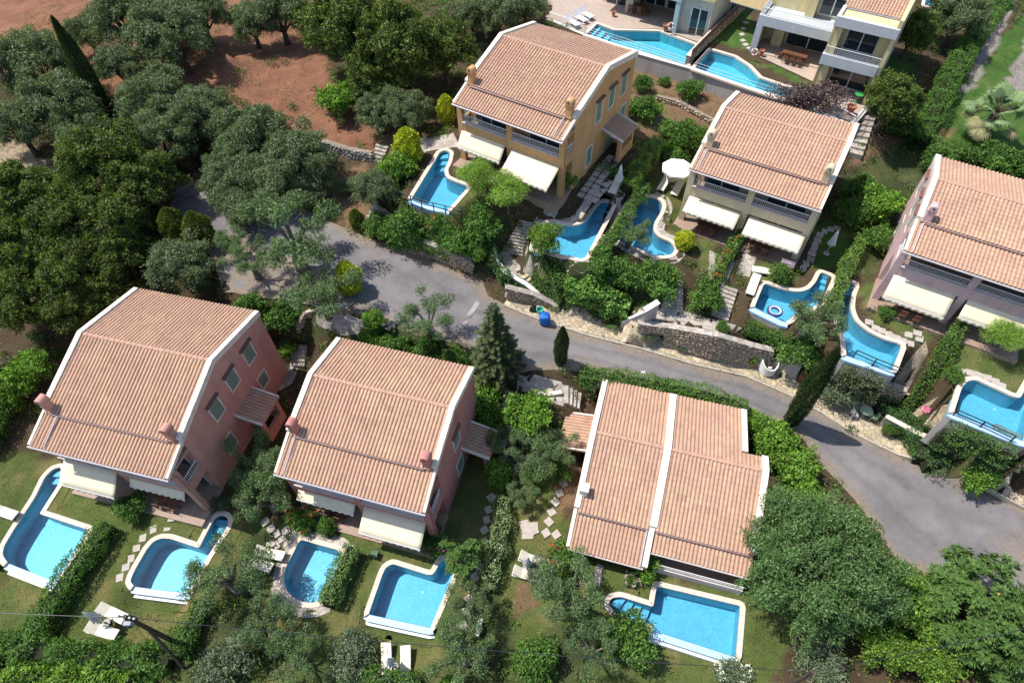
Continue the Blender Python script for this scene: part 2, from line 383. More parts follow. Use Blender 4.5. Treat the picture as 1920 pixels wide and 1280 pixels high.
# ------------------------------------------------------------------ terrain heights (membrane through the survey)
XS = np.concatenate([[-260,-190,-150,-125,-105,-92,-83,-77,-73,-71], np.arange(-70, 72.1, 0.5), [74,77,82,90,102,120,145,180,250]])
YS = np.concatenate([[-150,-90,-55,-35,-22,-13,-7,-3,-1], np.arange(0, 96.1, 0.5), [98,101,106,114,126,145,175,220,300]])
GX, GY = np.meshgrid(XS, YS)
fixed = np.full(GX.shape, np.nan)
def _setpt(x, y, z):
    i = int(np.argmin(abs(YS-y))); j = int(np.argmin(abs(XS-x)))
    if np.isnan(fixed[i, j]): fixed[i, j] = z
ctrl_w = [tuple(at(u, v, z)) for u, v, z in CTRL]
RU = [at(u, v, z) for (u, v), z in zip(ROAD_UP, ROAD_UZ)]; RL = [at(u, v, z) for (u, v), z in zip(ROAD_LO, ROAD_LZ)]
for k, P in FOOT.items(): fixed[inside(P, GX, GY)] = HP[k]['z'] - 0.06
for k, P in POOLW.items(): fixed[inside(offset(P, 0.95), GX, GY)] = POOLS[k][0] - 0.05
WEIRS = {'p1': (cp('G',(40,612))[0], cp('G',(320,720))[0]), 'p2': (cp('G',(745,742))[0], cp('G',(1050,780))[0]), 'p4': (cp('H',(150,897))[0], cp('H',(500,972))[0]), 'p5': (cp('I',(300,1137))[0], cp('H',(1738,987))[0]),
 'pa': (cp('B',(390,1112))[0], cp('B',(595,1177))[0]), 'pd': (cp('R',(820,1044))[0], cp('R',(1150,1202))[0]), 'pe': (cp('F',(1172,787))[0], cp('F',(910,702))[0]), 'pf': (cp('F',(1510,1022))[0], cp('F',(1905,1180))[0])}
for k, (wa, wb) in WEIRS.items():                       # the ground drops away in front of an overflow edge
    zr = POOLS[k][0]; a = at(*wa, zr).xy; b = at(*wb, zr).xy; d = (b-a).normalized(); c = Vector((sum(p[0] for p in POOLW[k])/len(POOLW[k]), sum(p[1] for p in POOLW[k])/len(POOLW[k])))
    nn = Vector((d.y, -d.x)); nn = -nn if (c-a).dot(nn) > 0 else nn
    sx = (GX-a.x)*d.x+(GY-a.y)*d.y; so = (GX-a.x)*nn.x+(GY-a.y)*nn.y
    fixed[(sx > -.15) & (sx < (b-a).length+.15) & (so > -.3) & (so < (1.9 if k in ('p1', 'p2', 'p4', 'p5') else .9))] = zr-(2.7 if k in ('pe', 'pf') else .85)
_dk = [tuple(at(*q, DECK).xy) for q in [(1020,35),(1190,102),(1285,125),(1300,130),(1420,165),(1500,190),(1600,235),(1625,205),(1700,100),(1720,-40),(1100,-60)]]
fixed[inside(_dk, GX, GY)] = DECK - 0.05
for A_, B_ in ((RU, RL),):
    for i in range(len(A_)-1):
        for s in np.linspace(0, 1, 14):
            a = A_[i].lerp(A_[i+1], s); b = B_[i].lerp(B_[i+1], s)
            for t_ in np.linspace(0, 1, 14):
                q = a.lerp(b, t_); _setpt(q.x, q.y, q.z)
side_out = [(945,572),(1000,595),(1100,628),(1200,653),(1300,683),(1400,706),(1480,741),(1540,773),(1600,812),(1680,851),(1760,886),(1930,957)]
side_in = [(1930,942),(1860,912),(1800,884),(1700,828),(1640,797),(1590,750),(1500,718),(1450,694),(1400,682),(1330,662),(1240,642),(1190,627),(1130,604),(1060,578),(1000,563),(960,558)]
TERR = [(1555,742),(1590,750),(1640,797),(1700,826),(1745,846),(1735,812),(1700,782),(1640,748),(1590,734)]
def roadz(u): return float(np.interp(u, [q[0] for q in ROAD_UP], ROAD_UZ))
SIDE_W = [at(u, v, roadz(u)) for u, v in side_out+side_in]; TERR_W = [at(u, v, roadz(u)+.1) for u, v in TERR]
for Q_ in (TERR_W, SIDE_W):
    mk = inside([tuple(q.xy) for q in Q_], GX, GY)
    for i, j in zip(*np.where(mk)):
        w = np.array([1/((GX[i, j]-q.x)**2+(GY[i, j]-q.y)**2+.05)**2 for q in Q_]); fixed[i, j] = (w*np.array([q.z for q in Q_])).sum()/w.sum()
_mk = inside([hloc(4, 5.0, -6.2), hloc(4, 7.4, -6.2), hloc(4, 7.4, 2.2), hloc(4, 5.0, 2.2)], GX, GY); _t4 = math.radians(HP[4]['t'])
_yl = -(GX-HP[4]['p'][0])*math.sin(_t4)+(GY-HP[4]['p'][1])*math.cos(_t4)
fixed[_mk] = (13.3-np.clip((-1.5-_yl)/4.7, 0, 1)*.8)[_mk]
_dw = [at(*q, DECK) for q in [(1100,68),(1196,101),(1292,128),(1400,166),(1500,196),(1597,238)]]
for a_, b_ in zip(_dw[:-1], _dw[1:]):                 # level strip at the foot of the terrace wall
    d_ = (b_-a_).xy; L_ = d_.length; d_.normalize(); s_ = (GX-a_.x)*d_.x+(GY-a_.y)*d_.y; o_ = (GX-a_.x)*d_.y-(GY-a_.y)*d_.x
    fixed[(s_ > -.2) & (s_ < L_+.2) & (o_ > -.5) & (o_ < 1.3)] = 12.45
for zl, P_ in LEVELS: fixed[inside([tuple(at(u, v, zl).xy) for u, v in P_], GX, GY)] = zl
for P_, n_, za_, zb_, l_, m_ in STAIRS:
    q = [at(*P_[0], za_), at(*P_[1], za_), at(*P_[2], zb_), at(*P_[3], zb_)]
    for a_ in np.linspace(0, 1, 16):
        for b_ in np.linspace(0, 1, 10):
            w = q[0].lerp(q[3], a_).lerp(q[1].lerp(q[2], a_), b_); i = int(np.argmin(abs(YS-w.y))); j = int(np.argmin(abs(XS-w.x))); fixed[i, j] = w.z-.28
for x, y, z in ctrl_w: _setpt(x, y, z)
_fm = ~np.isnan(fixed)
_px, _py, _pz = GX[_fm], GY[_fm], fixed[_fm]
_sel = rnd(1).choice(len(_px), min(900, len(_px)), replace=False)
_cx = np.concatenate([_px[_sel], [c[0] for c in ctrl_w]]); _cy = np.concatenate([_py[_sel], [c[1] for c in ctrl_w]]); _cz = np.concatenate([_pz[_sel], [c[2] for c in ctrl_w]])
HZ = np.zeros(GX.shape)
for i in range(GX.shape[0]):
    d2 = (GX[i][:, None]-_cx)**2 + (GY[i][:, None]-_cy)**2 + 0.5
    w = 1/d2**1.5; HZ[i] = (w*_cz).sum(1)/w.sum(1)
HZ[_fm] = fixed[_fm]
for it in range(500):
    A_ = np.pad(HZ, 1, mode='edge')
    N_ = (A_[:-2, 1:-1]+A_[2:, 1:-1]+A_[1:-1, :-2]+A_[1:-1, 2:])/4
    HZ = np.where(_fm, fixed, N_)
def h(x, y):
    i = int(np.clip(np.searchsorted(YS, y)-1, 0, len(YS)-2)); j = int(np.clip(np.searchsorted(XS, x)-1, 0, len(XS)-2))
    ty = min(1, max(0, (y-YS[i])/(YS[i+1]-YS[i]))); tx = min(1, max(0, (x-XS[j])/(XS[j+1]-XS[j])))
    return float((HZ[i,j]*(1-tx)+HZ[i,j+1]*tx)*(1-ty) + (HZ[i+1,j]*(1-tx)+HZ[i+1,j+1]*tx)*ty)
def on(u, v, dz=0.0):
    """ground point (raised by dz) seen at photo pixel (u, v)"""
    z = 7.0
    for _ in range(30):
        p = at(u, v, z); z += 0.6*(h(p.x, p.y)+dz - z)
    return at(u, v, z)

# ------------------------------------------------------------------ ground cover colours
LITTER, RED, GRASS, DRY, SOIL = (0.085,0.062,0.038), (0.25,0.122,0.076), (0.102,0.135,0.040), (0.20,0.165,0.075), (0.21,0.135,0.08)
PALE, GRAVEL, MULCH, GREEN2 = (0.36,0.28,0.20), (0.30,0.27,0.25), (0.13,0.085,0.055), (0.066,0.138,0.03)
BANK = (0.058,0.078,0.03)
ZONES = [
 (RED, [(-300,-150),(700,-150),(610,140),(735,262),(700,292),(610,275),(560,262),(500,215),(380,230),(200,180),(-300,130)]),
 (PALE, [(-200,270),(60,275),(110,320),(40,330),(-200,330)]), (PALE, [(300,420),(345,345),(430,320),(440,345),(390,395),(330,430)]),
 (SOIL, [(600,330),(690,300),(700,440),(640,430)]),
 (GRASS, [(-250,850),(60,850),(110,850),(330,960),(520,965),(560,1000),(640,1000),(860,880),(930,830),(1060,860),(1060,1040),(1400,1100),(1500,1130),(1480,1400),(-300,1500),(-400,1000)]),
 (SOIL, [(960,1095),(1000,1100),(1010,1140),(970,1150)]), (SOIL, [(1040,860),(1090,870),(1075,945),(1055,960),(1040,930)]), (DRY, [(340,1130),(420,1110),(520,1200),(480,1250),(380,1240)]),
 (SOIL, [(1180,110),(1400,180),(1330,260),(1290,320),(1200,300),(1180,200)]), (DRY, [(1190,180),(1260,200),(1250,240),(1195,240)]),
 (GRASS, [(845,300),(905,320),(900,365),(850,400),(830,390),(880,350),(845,320)]), (SOIL, [(690,240),(780,250),(760,300),(700,300)]),
 (GRASS, [(1225,300),(1300,330),(1290,440),(1262,480),(1250,400),(1225,350)]), (GRASS, [(1310,450),(1350,440),(1340,505),(1310,515),(1300,480)]),
 (GRASS, [(1395,490),(1480,500),(1500,520),(1480,545),(1400,540)]), (GREEN2, [(1520,430),(1600,380),(1600,480),(1560,510),(1530,500)]),
 (DRY, [(1600,420),(1660,380),(1690,400),(1640,520),(1600,520)]), (GRASS, [(1610,540),(1640,530),(1730,600),(1740,650),(1690,630),(1630,600)]),
 (GRASS, [(1780,610),(1920,640),(1960,760),(1890,740),(1790,720),(1760,690)]), (SOIL, [(1600,220),(1740,260),(1740,330),(1640,420),(1590,300)]),
 (GREEN2, [(1280,20),(1400,20),(1440,100),(1310,75)]), (GREEN2, [(1410,110),(1510,165),(1540,160),(1440,120)]),
 (GREEN2, [(1715,180),(1780,170),(1830,140),(1990,-60),(2100,400),(1920,340),(1800,290),(1730,270)]), (DRY, [(1740,230),(1790,250),(1780,280),(1740,260)]),
 (GRAVEL, [(1798,178),(1822,172),(1908,0),(1940,-60),(1890,-60),(1875,0),(1850,60)]), (GRAVEL, [(1900,180),(1880,168),(1918,85),(1960,30),(2010,30),(1960,180)]),
 (GREEN2, [(1650,100),(1700,110),(1720,130),(1690,160),(1640,140)]),
 (DRY, [(870,500),(905,520),(910,560),(880,540),(760,480),(720,470),(720,462),(780,470)]), (GRASS, [(1340,716),(1390,722),(1500,765),(1600,830),(1680,868),(1600,842),(1520,800),(1440,765)]),
 (BANK, [(690,390),(830,410),(900,400),(960,400),(930,470),(880,515),(760,470),(700,440)]), (BANK, [(985,470),(1100,490),(1230,500),(1260,560),(1190,600),(1100,590),(1040,560),(985,520)]), (BANK, [(500,555),(660,590),(880,650),(940,690),(900,720),(640,640),(480,580)]),
 (BANK, [(1540,640),(1680,720),(1740,780),(1850,860),(1880,900),(1760,850),(1640,760),(1540,700)]), (BANK, [(345,1250),(380,1150),(430,1090),(470,1000),(530,1010),(500,1120),(540,1230),(450,1290),(345,1290)]), (BANK, [(850,1120),(940,1105),(965,1180),(960,1290),(820,1290)]), (BANK, [(430,830),(540,790),(520,930),(440,950)]), (BANK, [(945,740),(1060,790),(1065,850),(1030,880),(950,905)]), (BANK, [(1010,1180),(1130,1150),(1150,1220),(1060,1290),(980,1290)]), (BANK, [(1190,260),(1330,240),(1300,330),(1230,330)]), (BANK, [(1590,330),(1720,250),(1800,300),(1700,420),(1620,540),(1590,450)]),
 (DRY, [(1850,990),(1960,1000),(1960,1130),(1890,1100)]),
]
ZW = [(c, [tuple(on(u, v).xy) if -100 < u < 2050 and -70 < v < 1350 else tuple(at(u, v, 8).xy) for u, v in P]) for c, P in ZONES]
def zone_cols(X, Y):
    X = np.asarray(X, float); Y = np.asarray(Y, float)
    n1 = np.array([mnoise.noise(Vector((x*.45, y*.45, 3.1))) for x, y in zip(X, Y)])
    n2 = np.array([mnoise.noise(Vector((x*1.3, y*1.3, 9.7))) for x, y in zip(X, Y)])
    wx = X + n2*0.5; wy = Y + n1*0.6
    C = np.tile(np.array(LITTER), (len(X), 1))
    for c, P in ZW:
        m = inside(P, wx, wy); C[m] = c
    isg = (C[:, 1] > C[:, 0]*1.1)
    k = np.clip((n1*0.9 + n2*0.8 + 0.02)*1.6, 0, 0.7)[:, None]*(isg*np.where(C[:, 0] < .08, .35, 1.0))[:, None]
    C = C*(1-k) + np.array([0.165, 0.14, 0.058])*k
    C *= (1 + 0.28*n2 + 0.2*n1)[:, None]
    return np.clip(C, 0.01, 1)
def _ground_mat():
    t = NT('ground')
    a = t.n('Attribute', attribute_name='Col')
    f = t.noise(9, 6, 0.7); g_ = t.noise(48, 3, 0.6)
    c = t.mix(1.0, a.outputs['Color'], t.ramp(f, [(0.25, (0.55,)*3), (0.75, (1.28, 1.26, 1.2))]), 'MULTIPLY')
    c = t.mix(1.0, c, t.ramp(g_, [(0.3, (0.62,)*3), (0.7, (1.25,)*3)]), 'MULTIPLY')
    vo = t.n('TexVoronoi', Scale=5.5); t.l(t.pos(), vo.inputs['Vector'])
    st = t.ramp(vo.outputs['Distance'], [(0.06, (1, 1, 1)), (0.12, (0, 0, 0))])
    sn = t.ramp(t.noise(1.3, 3), [(0.5, (0, 0, 0)), (0.62, (1, 1, 1))])
    sep = t.n('SeparateColor'); t.l(a.outputs['Color'], sep.inputs[0])
    soil = t.ramp(t.math('SUBTRACT', sep.outputs[0], sep.outputs[1]), [(0.03, (0, 0, 0)), (0.07, (1, 1, 1))])
    stf = t.mix(1.0, t.mix(1.0, st, sn, 'MULTIPLY'), soil, 'MULTIPLY')
    c = t.mix(stf, c, (0.42, 0.34, 0.27)); t.col(c); t.rough(0.95); t.b.inputs['Specular IOR Level'].default_value = 0.1
    t.bump(t.math('ADD', f, t.math('MULTIPLY', g_, 0.6)), 0.7, 0.06)
    return t.mat
GROUND = _ground_mat()
ny, nx = GX.shape
_idx = np.arange(ny*nx).reshape(ny, nx)
_F = np.stack([_idx[:-1, :-1], _idx[:-1, 1:], _idx[1:, 1:], _idx[1:, :-1]], -1).reshape(-1, 4)
_hole = np.zeros(GX.shape, bool)
for k, P in POOLW.items(): _hole |= inside(offset(P, 0.12), GX, GY)
_jit = rnd(5).normal(0, 0.018, GX.shape); _jit[_fm] *= 0.2
_keep = ~_hole.ravel()[_F].any(1)
_V = np.stack([GX.ravel(), GY.ravel(), (HZ+_jit).ravel()], 1)
GCOL = zone_cols(GX.ravel(), GY.ravel())
ground = struct(obj('ground', np_mesh('ground', _V, _F[_keep], GROUND, GCOL, True)))

COVERED = []
def sheet(name, poly, mat, dz=0.03, step=0.6, holes=(), zf=None, cols=False, thick=0):
    """a ground sheet: polygon filled with a fine triangulation that follows the terrain"""
    poly = ccw([tuple(p[:2]) for p in poly])
    def dens(P):
        Q = []
        for i in range(len(P)):
            a, b = Vector(P[i]), Vector(P[(i+1) % len(P)]); n = max(1, int((b-a).length/step))
            Q += [tuple(a.lerp(b, s/n)) for s in range(n)]
        return Q
    outer = dens(poly); pts = list(outer); edges = [(i, (i+1) % len(outer)) for i in range(len(outer))]
    for H_ in holes:
        q = dens(H_); o = len(pts); pts += q; edges += [(o+i, o+(i+1) % len(q)) for i in range(len(q))]
    x0, x1 = min(p[0] for p in poly), max(p[0] for p in poly); y0, y1 = min(p[1] for p in poly), max(p[1] for p in poly)
    gx, gy = np.meshgrid(np.arange(x0, x1, step), np.arange(y0, y1, step))
    m = inside(offset(poly, -step*0.35), gx, gy)
    for H_ in holes: m &= ~inside(offset(ccw(list(H_)), step*0.35), gx, gy)
    pts += list(zip(gx[m].tolist(), gy[m].tolist()))
    r = delaunay_2d_cdt([Vector(p) for p in pts], edges, [], 0, 1e-4)
    vs, fs = r[0], r[2]
    cx = np.array([sum(vs[i].x for i in f)/len(f) for f in fs]); cy = np.array([sum(vs[i].y for i in f)/len(f) for f in fs])
    k = inside(poly, cx, cy)
    for H_ in holes: k &= ~inside(H_, cx, cy)
    fs = [f for f, kk in zip(fs, k) if kk]
    fs = [f if ((vs[f[1]]-vs[f[0]]).cross(vs[f[2]]-vs[f[0]]) > 0) else f[::-1] for f in fs]
    zz = [(zf(p.x, p.y) if zf else h(p.x, p.y)) + dz for p in vs]
    V = np.array([(p.x, p.y, z) for p, z in zip(vs, zz)]); F = np.array([f[:3] for f in fs])
    me = np_mesh(name, V, F, mat, zone_cols(V[:, 0], V[:, 1]) if cols else None, True)
    o = obj(name, me)
    if not cols: COVERED.append(poly)
    if thick:
        s = o.modifiers.new('thick', 'SOLIDIFY'); s.thickness = thick; s.offset = -1
    return o
for k, P in POOLW.items():
    o = sheet('ground_border', offset(P, 1.0), GROUND, dz=0.035, step=0.5, holes=[offset(P, 0.06)], cols=True); struct(o)

# ------------------------------------------------------------------ road, kerbs, paths
def _road_mat():
    t = NT('worn_asphalt')
    n1 = t.noise(0.35, 4); n2 = t.noise(30, 4, 0.7); n3 = t.noise(1.7, 5, 0.65)
    c = t.ramp(n1, [(0.35, (0.185, 0.175, 0.180)), (0.65, (0.245, 0.222, 0.217))])
    c = t.mix(t.ramp(n3, [(0.55, (0, 0, 0)), (0.8, (0.6,)*3)]), c, (0.23, 0.19, 0.17))
    c = t.mix(1.0, c, t.ramp(t.noise(0.8, 6, 0.75), [(0.32, (0.80,)*3), (0.55, (1.0,)*3)]), 'MULTIPLY')
    c = t.mix(1.0, c, t.ramp(n2, [(0.25, (0.6,)*3), (0.75, (1.22,)*3)]), 'MULTIPLY')
    da = t.n('Attribute', attribute_name='Col'); sq = t.n('SeparateColor'); t.l(da.outputs['Color'], sq.inputs[0])
    c = t.mix(1.0, c, t.ramp(sq.outputs[1], [(0.22, (1, 1, 1)), (0.33, (0.86,)*3), (0.42, (1.03,)*3), (0.58, (1.05,)*3), (0.68, (0.87,)*3), (0.8, (1, 1, 1))]), 'MULTIPLY')
    dn = t.math('ADD', sq.outputs[0], t.math('MULTIPLY', t.math('SUBTRACT', t.noise(2.6, 6, .7), .5), 1.5))
    c = t.mix(t.ramp(dn, [(0.42, (0, 0, 0)), (0.85, (0.95,)*3)]), c, t.ramp(t.noise(5, 5, .7), [(.3, (.16,.125,.09)), (.7, (.29,.235,.18))]))
    vo = t.n('TexVoronoi', Scale=14); t.l(t.pos(), vo.inputs['Vector'])
    c = t.mix(t.ramp(vo.outputs['Distance'], [(0.05, (0.6,)*3), (0.11, (0, 0, 0))]), c, (0.42, 0.39, 0.37))
    t.col(c); t.rough(0.92); t.bump(t.math('ADD', n2, n3), 0.7, 0.03); t.b.inputs['Specular IOR Level'].default_value = 0.15
    return t.mat
ROADM = _road_mat()
road_poly = [tuple(p.xy) for p in RU] + [tuple(p.xy) for p in RL[::-1]]
road = struct(sheet('road', road_poly, ROADM, dz=0.05, step=0.7))
def seg_dist(X, Y, P):
    d = np.full(len(X), 1e9)
    for a, b in zip(P[:-1], P[1:]):
        ux, uy = b.x-a.x, b.y-a.y; L2 = ux*ux+uy*uy+1e-9; t = np.clip(((X-a.x)*ux+(Y-a.y)*uy)/L2, 0, 1); d = np.minimum(d, np.hypot(X-a.x-t*ux, Y-a.y-t*uy))
    return d
_rv = np.empty(len(road.data.vertices)*3, np.float32); road.data.vertices.foreach_get('co', _rv); _rv = _rv.reshape(-1, 3)
_wd = np.array([mnoise.noise(Vector((x*.5, y*.5, 7.0))) for x, y in _rv[:, :2]])
_dd = np.clip(1.15-np.minimum(seg_dist(_rv[:, 0], _rv[:, 1], RU), seg_dist(_rv[:, 0], _rv[:, 1], RL))/(1.25+1.0*_wd), 0, 1)
_pk = inside([tuple(on(*q).xy) for q in [(425,430),(520,470),(640,545),(600,575),(480,560),(420,520)]], _rv[:, 0]+_wd, _rv[:, 1]+_wd); _dd[_pk] = np.maximum(_dd[_pk], .75)
_dd[inside([tuple(on(*q).xy) for q in [(1860,1000),(1960,990),(1990,1150),(1900,1110)]], _rv[:, 0]+_wd*2, _rv[:, 1]+_wd)] = .6
_du = seg_dist(_rv[:, 0], _rv[:, 1], RU); _dl = seg_dist(_rv[:, 0], _rv[:, 1], RL); _fr = np.clip(_du/(_du+_dl+1e-6)+_wd*.06, 0, 1)
_ca = road.data.color_attributes.new('Col', 'FLOAT_COLOR', 'POINT'); _ca.data.foreach_set('color', np.stack([_dd, _fr, _dd*0, _dd*0+1], 1).astype(np.float32).ravel())
struct(sheet('drain_strip', [tuple(on(*q).xy) for q in [(893,565),(900,570),(868,618),(861,613)]], pm('pale_concrete', (0.36,0.34,0.32)), dz=0.075))
mm = sheet('road_mark', [tuple(on(*q).xy) for q in [(1201,697),(1209,696),(1210,705),(1206,706),(1205,701),(1201,701)]], pm('worn_white', (0.55,0.54,0.53), 0.3, 9), dz=0.07, step=0.3)
struct(mm)
def crazy_mat(name, c1, c2, joint, scale=2.6):
    if name in _mc: return _mc[name]
    t = NT(name)
    v = t.n('TexVoronoi', Scale=scale, feature='DISTANCE_TO_EDGE'); v2 = t.n('TexVoronoi', Scale=scale)
    wob = t.n('Mix'); 
    nz = t.n('TexNoise', Scale=3.0, Detail=3.0); t.l(t.pos(), nz.inputs['Vector'])
    av = t.n('VectorMath', operation='MULTIPLY_ADD'); t.l(nz.outputs['Color'], av.inputs[0]); av.inputs[1].default_value = (0.25, 0.25, 0.25); t.l(t.pos(), av.inputs[2])
    t.l(av.outputs[0], v.inputs['Vector']); t.l(av.outputs[0], v2.inputs['Vector'])
    st = t.mix(t.noise(2.0, 3), c1, c2)
    sp = t.n('SeparateColor'); t.l(v2.outputs['Color'], sp.inputs[0]); st = t.mix(1.0, st, t.ramp(sp.outputs[0], [(0.0, (0.72, 0.70, 0.68)), (1.0, (1.15, 1.14, 1.12))]), 'MULTIPLY')
    st = t.mix(1.0, st, t.ramp(t.noise(20, 4), [(0.3, (0.75,)*3), (0.7, (1.1,)*3)]), 'MULTIPLY')
    t.col(t.mix(t.ramp(v.outputs['Distance'], [(0.015, (0, 0, 0)), (0.05, (1, 1, 1))]), joint, st)); t.rough(0.85)
    t.bump(t.ramp(v.outputs['Distance'], [(0.0, (0, 0, 0)), (0.06, (1, 1, 1))]), 0.6, 0.03)
    _mc[name] = t.mat; return t.mat
CRAZY = crazy_mat('crazy_paving', (0.56,0.43,0.22), (0.48,0.43,0.37), (0.20,0.16,0.12), 2.4)
PALEPAVE = crazy_mat('pale_flagstone', (0.47,0.42,0.36), (0.40,0.36,0.32), (0.28,0.25,0.22), 2.0)
pv = struct(sheet('pavement', [tuple(q.xy) for q in SIDE_W], CRAZY, dz=0.17, step=0.5, thick=0.22))
kb = MB(); _kp = [Vector((q.x, q.y, h(q.x, q.y))) for q in SIDE_W[:len(side_out)]]
for i in range(len(_kp)-1):
    a, b = _kp[i], _kp[i+1]; n = max(1, int((b-a).length/1.0))
    for s in range(n):
        p, q = a.lerp(b, s/n), a.lerp(b, (s+1)/n); d = (q-p).normalized(); nn = Vector((d.y, -d.x, 0))
        p = p+d*0.012; q = q-d*0.012
        kb.hexa([tuple(p+nn*.16+Vector((0,0,-.2))), tuple(q+nn*.16+Vector((0,0,-.2))), tuple(q+Vector((0,0,-.2))), tuple(p+Vector((0,0,-.2))),
                 tuple(p+nn*.14+Vector((0,0,.175))), tuple(q+nn*.14+Vector((0,0,.175))), tuple(q+Vector((0,0,.18))), tuple(p+Vector((0,0,.18)))])
kbo = kb.build('kerb', pm('kerb_stone', (0.46,0.41,0.33), 0.25, 4, 0.85, 0.4), pv, bevel=0.015); stuff(kbo)
for nm, P, m, dz in [
    ('landing_path', [(918,482),(950,470),(985,500),(978,530),(955,525),(925,505)], PALEPAVE, .06),
    ('terrace_path', [(1172,600),(1215,572),(1300,588),(1392,616),(1360,634),(1330,626),(1240,602),(1190,622)], PALEPAVE, .05),
    ('entrance_path', [(972,702),(1052,716),(1066,736),(1055,762),(1012,748),(968,732)], PALEPAVE, .05),
    ('entrance_path', [(1078,742),(1120,755),(1112,790),(1075,778)], CRAZY, .05),
    ('entrance_path', [(585,572),(640,585),(680,600),(690,625),(640,630),(590,612)], PALEPAVE, .05),
    ('side_path', [(548,650),(570,655),(548,720),(520,735)], PALEPAVE, .05),
    ('side_path', [(945,730),(968,735),(968,830),(945,850),(920,850),(935,790)], PALEPAVE, .05),
    ('gravel_path', [(785,262),(850,250),(862,275),(800,285),(780,300)], PALEPAVE, .05),
    ('stepped_path', [(1690,690),(1735,640),(1740,660),(1700,735),(1670,725)], crazy_mat('pebble_paving', (0.42,0.34,0.24),(0.36,0.30,0.25),(0.2,0.16,0.12), 5.0), .05),
    ('garden_path', [(1330,470),(1378,492),(1350,560),(1325,548)], PALEPAVE, .05),
    ('garden_path', [(1395,470),(1420,478),(1405,520),(1380,515)], PALEPAVE, .05)]:
    struct(sheet(nm, [tuple(on(*q).xy) for q in P], m, dz=dz, step=0.5))
struct(sheet('stone_terrace', [tuple(q.xy) for q in TERR_W], CRAZY, dz=.14, step=.5))
_cp = [[(1030,-20),(1022,32),(1190,100),(1100,64),(1122,42),(1152,54),(1238,55),(1310,80),(1325,65),(1290,20),(1280,-30)],
       [(1425,108),(1418,60),(1470,50),(1560,60),(1620,110),(1630,190),(1598,228),(1540,210),(1500,186),(1530,175),(1548,165),(1435,112)]]
TERRA = pm('terracotta_deck', (0.42,0.33,0.27), 0.15, 2, 0.7, 0.2)
for P in _cp: struct(sheet('villa_terrace', [tuple(at(*q, DECK).xy) for q in P], TERRA, dz=0.08, zf=lambda x, y: DECK-0.05))
# ------------------------------------------------------------------ roof tiles
TILE_W, TILE_L = 0.25, 0.36
_tp = [(0.0, -0.015), (0.12, -0.015), (0.20, 0.04), (0.40, 0.078), (0.68, 0.078), (0.90, 0.045), (1.0, -0.015)]
_tv = np.array([(x*TILE_W, -0.03, hh+0.004) for x, hh in _tp] + [(x*TILE_W, TILE_L, hh+0.026) for x, hh in _tp] + [(x*TILE_W, TILE_L-0.001, hh-0.012) for x, hh in _tp])
_tf = np.array([(i, i+1, 8+i, 7+i) for i in range(6)] + [(7+i, 8+i, 15+i, 14+i) for i in range(6)])
TILE_COLS = np.array([(0.49,0.311,0.215), (0.497,0.321,0.218), (0.482,0.299,0.212), (0.515,0.343,0.228), (0.435,0.275,0.192), (0.487,0.303,0.222)])
TILEM = attr_mat('clay_tile', 0.8, 0.16, 0.9, 0.1, 30, 0.2)
SINGLE_TILES = []
for ci, c in enumerate(TILE_COLS):
    SINGLE_TILES.append(np_mesh('tile', _tv, _tf, TILEM, np.tile(c, (len(_tv), 1))))
def tile_cols(n, rng, P):
    k = rng.integers(0, len(TILE_COLS), n)
    return k
def tile_field(parent, x0, x1, yu, zu, yl, zl, singles=0, seed=0, skip=None):
    """courses of tiles from the upper edge (yu, zu) down to the lower edge (yl, zl); the lowest `singles` courses are separate tiles"""
    rng = rnd(seed)
    L = math.hypot(yl-yu, zl-zu); s = Vector((0, (yl-yu)/L, (zl-zu)/L))
    nc = max(1, round((x1-x0)/TILE_W)); w = (x1-x0)/nc; nr = max(1, round(L/TILE_L)); dl = L/nr
    front = s.y < 0
    X = Vector((-1, 0, 0)) if front else Vector((1, 0, 0)); N = X.cross(s)
    B = np.array([list(X), list(s), list(N)])
    Vs, Fs, Cs = [], [], []; o = 0
    base = _tv.copy(); base[:, 0] *= w/TILE_W; base[:, 1] *= dl/TILE_L
    for r in range(nr):
        for c in range(nc):
            xa = x0 + c*w + (w if front else 0)
            P = np.array([xa, yu, zu]) + np.array(s)*dl*r
            if skip and skip(xa + (-w/2 if front else w/2), P[1]): continue
            j = rng.normal(0, 0.0035, 3)
            nv = mnoise.noise(Vector((P[0]*.55+seed, P[1]*.55, seed*1.7)))*.9+rng.normal(0, .3)
            ci = 4 if rng.random() < .05 else (2 if nv < -.35 else 5 if nv < -.12 else 0 if nv < .15 else 1 if nv < .38 else 3)
            if r >= nr-singles:
                t = bpy.data.objects.new('tile', SINGLE_TILES[ci]); COL.objects.link(t); t.parent = parent
                M = Matrix(((X.x, s.x, N.x, P[0]), (X.y, s.y, N.y, P[1]+j[1]), (X.z, s.z, N.z, P[2]+j[2]), (0, 0, 0, 1)))
                t.matrix_local = M @ Matrix.Diagonal((w/TILE_W, dl/TILE_L, 1, 1))
                continue
            Vs.append(base @ B + P + j); Fs.append(_tf + o); o += len(base)
            Cs.append(np.tile(TILE_COLS[ci]*(1+rng.normal(0, 0.03)), (len(base), 1)))
    if Vs:
        stuff(obj('roof_tiles', np_mesh('roof_tiles', np.concatenate(Vs), np.concatenate(Fs), TILEM, np.concatenate(Cs)), parent))
